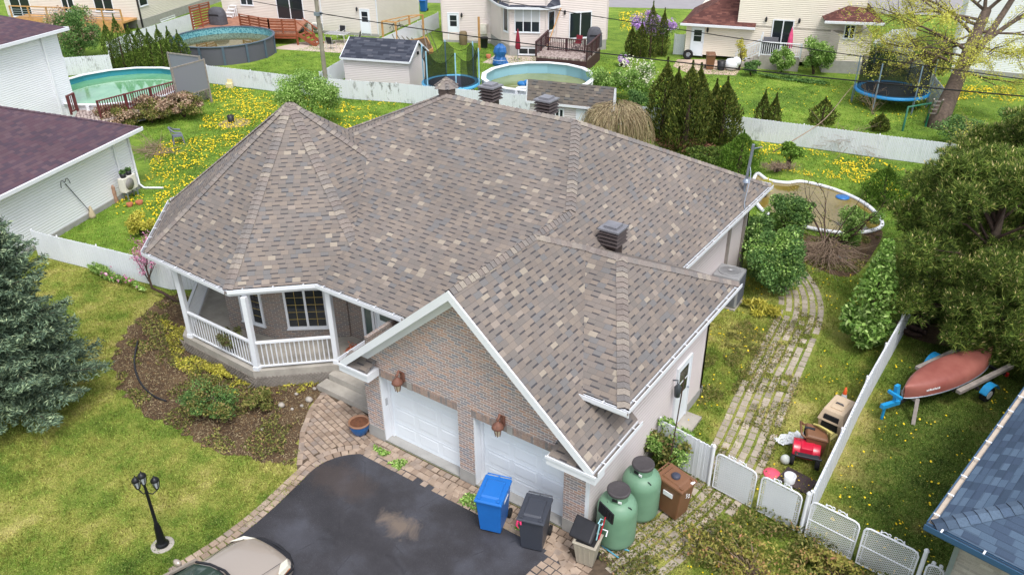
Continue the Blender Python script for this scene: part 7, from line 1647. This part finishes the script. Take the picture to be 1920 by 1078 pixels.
# utility poles and wires
p = at(614,178); t = thing("utility_pole","weathered wooden utility pole behind the white back fence","utility pole",p); POLE = paint("grey_green_pole",C(150,144,128,.8),.9,amt=.2,scale=3); LB(MB().tube([(0,0,-.2),(-.0,0,9.5)],[.15,.11],12),"pole",POLE,t); m = MB(); m.cbox((0,0,5.0),(.34,.34,.22)); m.bar((-.2,0,5.05),(.35,.1,5.05),.05); LB(m,"wire_bracket",GALV,t)
p2 = at(1908,200,0); pr = V(12.3,26.2,0); t = thing("utility_pole","dark utility pole at the right edge behind the pines","utility pole",pr); LB(MB().tube([(0,0,-.2),(0,0,9.5)],[.14,.1],12),"pole",BARKD,t)
pl_ = V(-75,11,0); t = thing("utility_pole","pale utility pole at the top left behind the lilac bush","utility pole",at(127,36)); LB(MB().tube([(0,0,-.2),(0,0,9)],[.2,.16],12),"pole",POLE,t)
def wire(label, a, b, sag, r=.018):
    pts = [a+(b-a)*f+Z*(-4*sag*f*(1-f)) for f in np.linspace(0,1,19)]; o = MB().tube(pts,r,5,cap=False).build("power_line",RUBBER); tag(o,label,"power line","overhead wires between the poles")
top = p+Z*5.05
wire("lower black wire from the utility pole to the right picture edge", top, pr+Z*5.1, .35, .03)
wire("upper thin wire running to the right across the far lawn", p+V(.0,.05,7.6), pr+Z*5.7, .2, .02)
wire("wire from the utility pole to the pole at the upper left", top+V(0,0,.0), at(127,36)+Z*5.6, .3, .022)
wire("second wire from the utility pole, passing above the timber deck", p+Z*6.4, at(127,36)+Z*7.0, .3, .02)
# things along the long white fence
t = thing("pet_carrier","beige plastic pet carrier standing by the long white fence","pet carrier",at(1566,795),math.radians(82)); PETB = paint("beige_pet_plastic",C(206,184,156,.85),.5,amt=.06); q = MB(); q.hexa([(-.5,-.3,.0),(.5,-.3,.0),(.5,.3,.0),(-.5,.3,.0)],[(-.52,-.34,.34),(.52,-.34,.34),(.52,.34,.34),(-.52,.34,.34)]); LB(q,"base",PETB,t,bevel=.05); q = MB(); q.hexa([(-.54,-.36,.35),(.52,-.36,.35),(.52,.36,.35),(-.54,.36,.35)],[(-.4,-.28,.66),(.44,-.28,.66),(.44,.28,.66),(-.4,.28,.66)]); q.box(-.25,-.16,.655,.3,.16,.69); LB(q,"top_shell",PETB,t,bevel=.05); q = MB(); q.hexa([(-.535,-.24,.1),(-.525,-.24,.1),(-.525,.24,.1),(-.535,.24,.1)],[(-.5,-.2,.56),(-.46,-.2,.56),(-.46,.2,.56),(-.5,.2,.56)]); LB(q,"wire_door",BLACK,t); q = MB(); q.tube([(-.02,-.1,.69),(-.02,-.08,.73),(-.02,.08,.73),(-.02,.1,.69)],.02,6); LB(q,"handle",GREYC,t)
t = thing("traffic_cone","orange traffic cone with a white band beside the pet carrier","cone",at(1579,758)); ORG = paint("cone_orange",C(228,96,40,.9),.5); LB(MB().box(-.18,-.18,0,.18,.18,.03).lathe([(.13,.03),(.095,.2)],n=16),"cone_base",ORG,t); LB(MB().lathe([(.095,.2),(.062,.38)],n=16),"white_band",WHITE,t); LB(MB().lathe([(.062,.38),(.025,.6),(.001,.6)],n=16),"cone_tip",ORG,t)
t = thing("garden_chair","pale yellow slatted wooden chair behind the brown tub","chair",at(1545,838),math.radians(165)); YEL = paint("pale_yellow_paint",C(204,190,112,.85),.6); q = MB()
for k in range(5): q.box(-.2+.085*k,-.2,.42,-.13+.085*k,.2,.45)
LB(q,"seat",YEL,t); q = MB()
for k in range(5): x = -.18+.085*k; q.hexa([(x-.025,.2,.45),(x+.035,.2,.45),(x+.035,.22,.45),(x-.025,.22,.45)],[(x-.025,.3,.82),(x+.035,.3,.82),(x+.035,.32,.82),(x-.025,.32,.82)])
q.tube([(-.26,.33,.8),(-.1,.36,.86),(.1,.36,.86),(.26,.33,.8)],.03,6); LB(q,"backrest",YEL,t)
for x in (-.19,.2):
    for y in (-.18,.18): LB(MB().tube([(x,y,.42),(x*1.2,y*1.25,0)],.02,6),"leg",YEL,t)
t = thing("compost_bin","brown lidded compost tub tilted beside the yellow chair","bin",at(1524,850),math.radians(110)); q = MB(); q.hexa([(-.2,-.18,0),(.2,-.18,0),(.2,.2,0),(-.2,.2,0)],[(-.27,-.25,.62),(.27,-.25,.62),(.27,.3,.7),(-.27,.3,.7)]); LB(q,"bin_body",BINBR,t,bevel=.02); q = MB(); q.hexa([(-.3,-.28,.63),(.3,-.28,.63),(.3,.32,.71),(-.3,.32,.71)],[(-.26,-.22,.72),(.26,-.22,.72),(.26,.26,.79),(-.26,.26,.79)]); LB(q,"bin_lid",BINBR,t,bevel=.03); LB(MB().tube([(-.27,.32,.7),(-.27,.42,.78),(.27,.42,.78),(.27,.32,.7)],.03,8),"handle",BINBR,t)
t = thing("snow_blower","red snow blower with black handles beside the long white fence","snow blower",at(1508,858),math.radians(14)); RED = paint("red_machine_paint",C(206,28,60,.88),.3,spec=.6,amt=.05); q = MB()
for s in (-1,1):
    vs = [(s*.06,0,0)]; n = 9; A_ = [(.32*math.cos(a)+.0,.32*math.sin(a)) for a in np.linspace(-.2,2.9,n)]
    q.idx([(s*.06,y,z+.22) for y,z in A_]+[(s*.34,y,z+.2) for y,z in A_],[(k,k+1,n+k+1,n+k) if s > 0 else (n+k,n+k+1,k+1,k) for k in range(n-1)]+[tuple(range(n,2*n))],0,True)
q.hexa([(-.2,-.3,.2),(.2,-.3,.2),(.24,.1,.2),(-.24,.1,.2)],[(-.14,-.26,.5),(.14,-.26,.5),(.18,.06,.56),(-.18,.06,.56)]); LB(q,"housing",RED,t,bevel=.02); q = MB(); q.cbox((0,.16,.5),(.22,.22,.3)); q.cbox((0,.28,.68),(.26,.08,.22)); q.tube([(-.3,.02,.18),(.3,.02,.18)],.1,10); LB(q,"chute",BLACK,t)
for x in (-.31,.31): LB(MB().tube([(x-.05,-.34,.15),(x+.05,-.34,.15)],.15,14),"wheel",RUBBER,t)
q = MB()
for s in (-1,1): q.tube([(s*.24,-.25,.35),(s*.28,-.7,.7),(s*.3,-1.15,.95)],.022,6)
q.tube([(-.3,-1.15,.95),(.3,-1.15,.95)],.025,6); q.tube([(-.27,-.62,.62),(.27,-.62,.62)],.018,6); q.cbox((0,-1.0,.86),(.5,.12,.06)); LB(q,"handlebar",BLACK,t)
t = thing("lawn_mat","dark brown flat tray under the snow blower handles","tray",at(1494,902),math.radians(-10)); LB(MB().box(-.4,-.3,0,.4,.3,.05),"tray_base",paint("dark_brown_tray",C(84,70,70,.85),.7),t)
vs,fs = [],[]; base = [at(1450,824),at(1512,812),at(1512,838),at(1462,836)]; n = 10; m = MB()
for i in range(n+1):
    for j in range(n+1):
        u,v = i/n,j/n; p = (base[0]*(1-u)+base[1]*u)*(1-v)+(base[3]*(1-u)+base[2]*u)*v; vs.append((p.x+rnd.uniform(-.06,.06),p.y+rnd.uniform(-.06,.06),.03+rnd.random()*.16*(.3+u)))
m.idx(vs,[(i*(n+1)+j,(i+1)*(n+1)+j,(i+1)*(n+1)+j+1,i*(n+1)+j+1) for i in range(n) for j in range(n)],0,False); o = m.build("plastic_sheet",paint("milky_plastic",C(214,218,220,.9),.25,amt=.06)); tag(o,"crumpled milky plastic sheet on the grass beside the brown tub","plastic sheet")
o = MB().ball(at(1471,868)+Z*.13,.13,16).build("ball",paint("white_ball",C(206,212,204,.9),.5,amt=.08,scale=5)); tag(o,"white ball on the grass near the slatted gate","ball")
o = MB().lathe([(.001,.04),(.2,.04),(.22,.015),(.22,0)],at(1447,888),20).build("plastic_saucer",paint("pink_plastic",C(232,92,116,.9),.5)); tag(o,"pink plastic disc on the grass behind the slatted gate","disc")
o = MB().lathe([(.13,0),(.15,.26),(.13,.26),(.1,.05),(.001,.05)],at(1479,905),16).build("bucket",WHITE); tag(o,"white bucket behind the slatted gate's scrollwork","bucket")
p = at(1575,484); o = MB().lathe([(.2,0),(.26,.05),(.001,.12)],p,10).build("paddle_blade",paint("pale_blue_plastic",C(160,196,222,.9),.4)); tag(o,"pale blue plastic scoop at the end of a stick by the brush pile","scoop")
p = at(1495,493); t = thing("flower_pot","two stacked terracotta pots at the foot of the brush pile","pot",p); LB(MB().lathe([(.14,0),(.2,.26),(.17,.26),(.001,.2)],n=14).lathe([(.12,.26),(.17,.44),(.001,.42)],n=14),"pot_body",TERRA,t)
t = thing("firewood_stack","dark stack of split firewood beside the fence under the pine","firewood",at(1715,612),math.radians(80)); m = MB()
for k in range(34): x,y,z = rnd.uniform(-.9,.9),rnd.uniform(-.3,.3),.1+.14*(k%3); m.tube([(x,y-.22,z),(x+rnd.uniform(-.05,.05),y+.22,z+rnd.uniform(-.03,.03))],rnd.uniform(.05,.09),6)
LB(m,"logs",BARKD,t)
# canoe on its trailer
ca,cb_ = at(1692,742,.62),at(1862,650,.95); cax = (cb_-ca); Lc = cax.length; ang = math.atan2(cax.y,cax.x); mid = (ca+cb_)/2
t = thing("boat_trailer","low boat trailer with blue mudguards carrying the red brown canoe","trailer",(mid.x,mid.y,0),ang); BLU = paint("bright_blue_paint",C(40,150,206,.88),.4,amt=.1,scale=8)
LB(MB().bar((-Lc*.5-.2,0,.42),(Lc*.42,0,.5),.08).bar((Lc*.1,-.75,.45),(Lc*.1,.75,.45),.07).bar((-Lc*.1,-.5,.52),(-Lc*.1,.5,.52),.06).bar((Lc*.42,-.72,.5),(Lc*.42,.72,.5),.07),"chassis",BLACK,t)
for s in (-1,1):
    LB(MB().bar((-Lc*.12,s*.66,.62),(Lc*.5,s*.66,.66),.14,.1),"bunk_board",WOODGREY,t); w_ = LB(MB().tube([(Lc*.18,s*.78,.24),(Lc*.18,s*.93,.24)],.24,18),"wheel",RUBBER,t); LB(MB().tube([(Lc*.18,s*.82,.24),(Lc*.18,s*.94,.24)],.13,14),"rim",WHITE,w_)
    q = MB(); A_ = [(Lc*.18+.34*math.cos(a),.24+.34*math.sin(a)) for a in np.linspace(.35,2.8,9)]; y0,y1 = s*.76-.02,s*.76+s*.24
    q.idx([(x,y0,z) for x,z in A_]+[(x,y1,z) for x,z in A_]+[(x,y0,z+.02) for x,z in A_]+[(x,y1,z+.02) for x,z in A_],[(k,k+1,10+k,9+k) for k in range(8)]+[(18+k,27+k,28+k,19+k) for k in range(8)],0,True); LB(q,"mudguard",BLU,t)
LB(MB().bar((-Lc*.5-.15,.05,.42),(-Lc*.5-.2,.1,1.0),.14,.1).bar((-Lc*.5-.1,0,.46),(-Lc*.5-.75,.05,.5),.12).bar((-Lc*.5-.3,-.18,.75),(-Lc*.5-.3,.25,.75),.08).tube([(-Lc*.5-.6,.05,.5),(-Lc*.5-.6,.05,.02)],.04,8),"winch_post",BLU,t); LB(MB().bar((-Lc*.5+.35,-.25,.55),(-Lc*.5-.05,-.55,.0),.1,.06).bar((-Lc*.5+.35,-.25,.5),(-Lc*.5+.35,.25,.5),.1),"prop_leg",WOODGREY,t); LB(MB().cbox((Lc*.46,-.62,.42),(.08,.22,.1)).cbox((Lc*.46,.62,.42),(.08,.22,.1)),"tail_lamp",paint("red_lens",C(170,30,30),.3),t)
cn = thing("canoe","faded red brown canoe lying upside down on the trailer","canoe",(mid.x,mid.y,.62),ang); vs = []; ns,nc = 28,14
for i in range(ns+1):
    u = -1+2*i/ns; w = .50*max(0,(1-abs(u)**2.3))**.85+.012; shr = .13*abs(u)**3.2; hgt = .40-.03*abs(u)**2+.03*abs(u)**6; zb = shr*-.75+.02
    for j in range(nc+1):
        a = math.pi*j/nc; cs,sn = math.cos(a),math.sin(a); vs.append((u*Lc*.5*(1-.03*(1-sn)*abs(u)**6), -w*abs(cs)**.75*(1 if cs > 0 else -1), zb+(hgt)*sn**.62))
CAN = T("faded_canoe_red",.45,0,.35); _t = CAN; _t.color(_t.ramp(_t.noise(1.4,4,.6),[(.3,C(146,82,74,.8)),(.7,C(174,110,98,.8))])).bump(_t.noise(8,3),.1,.01); CAN = CAN.m
q = MB(); q.idx(vs,[(i*(nc+1)+j,i*(nc+1)+j+1,(i+1)*(nc+1)+j+1,(i+1)*(nc+1)+j) for i in range(ns) for j in range(nc)],0,True); hull = LB(q,"hull",CAN,cn)
for s in (0,nc): LB(MB().tube([tuple(V(vs[i*(nc+1)+s])-V(0,0,.01)) for i in range(ns+1)],.022,6),"gunwale",GALV,cn)
q = MB(); i0 = 5
lp = [V(vs[i*(nc+1)+1])*1.0 for i in (4,7)]; dl = (lp[1]-lp[0]); nrm = Vector((0,-1,.25)).normalized()
for k in range(9): a_ = lp[0]+dl*(k/9)+nrm*.012; b_ = lp[0]+dl*((k+.72)/9)+nrm*.012; hh_ = .045+.02*((k*7)%3)/2; q.face([a_,b_,b_+V(0,.01,hh_),a_+V(0,.01,hh_)])
LB(q,"lettering",LBL,hull)
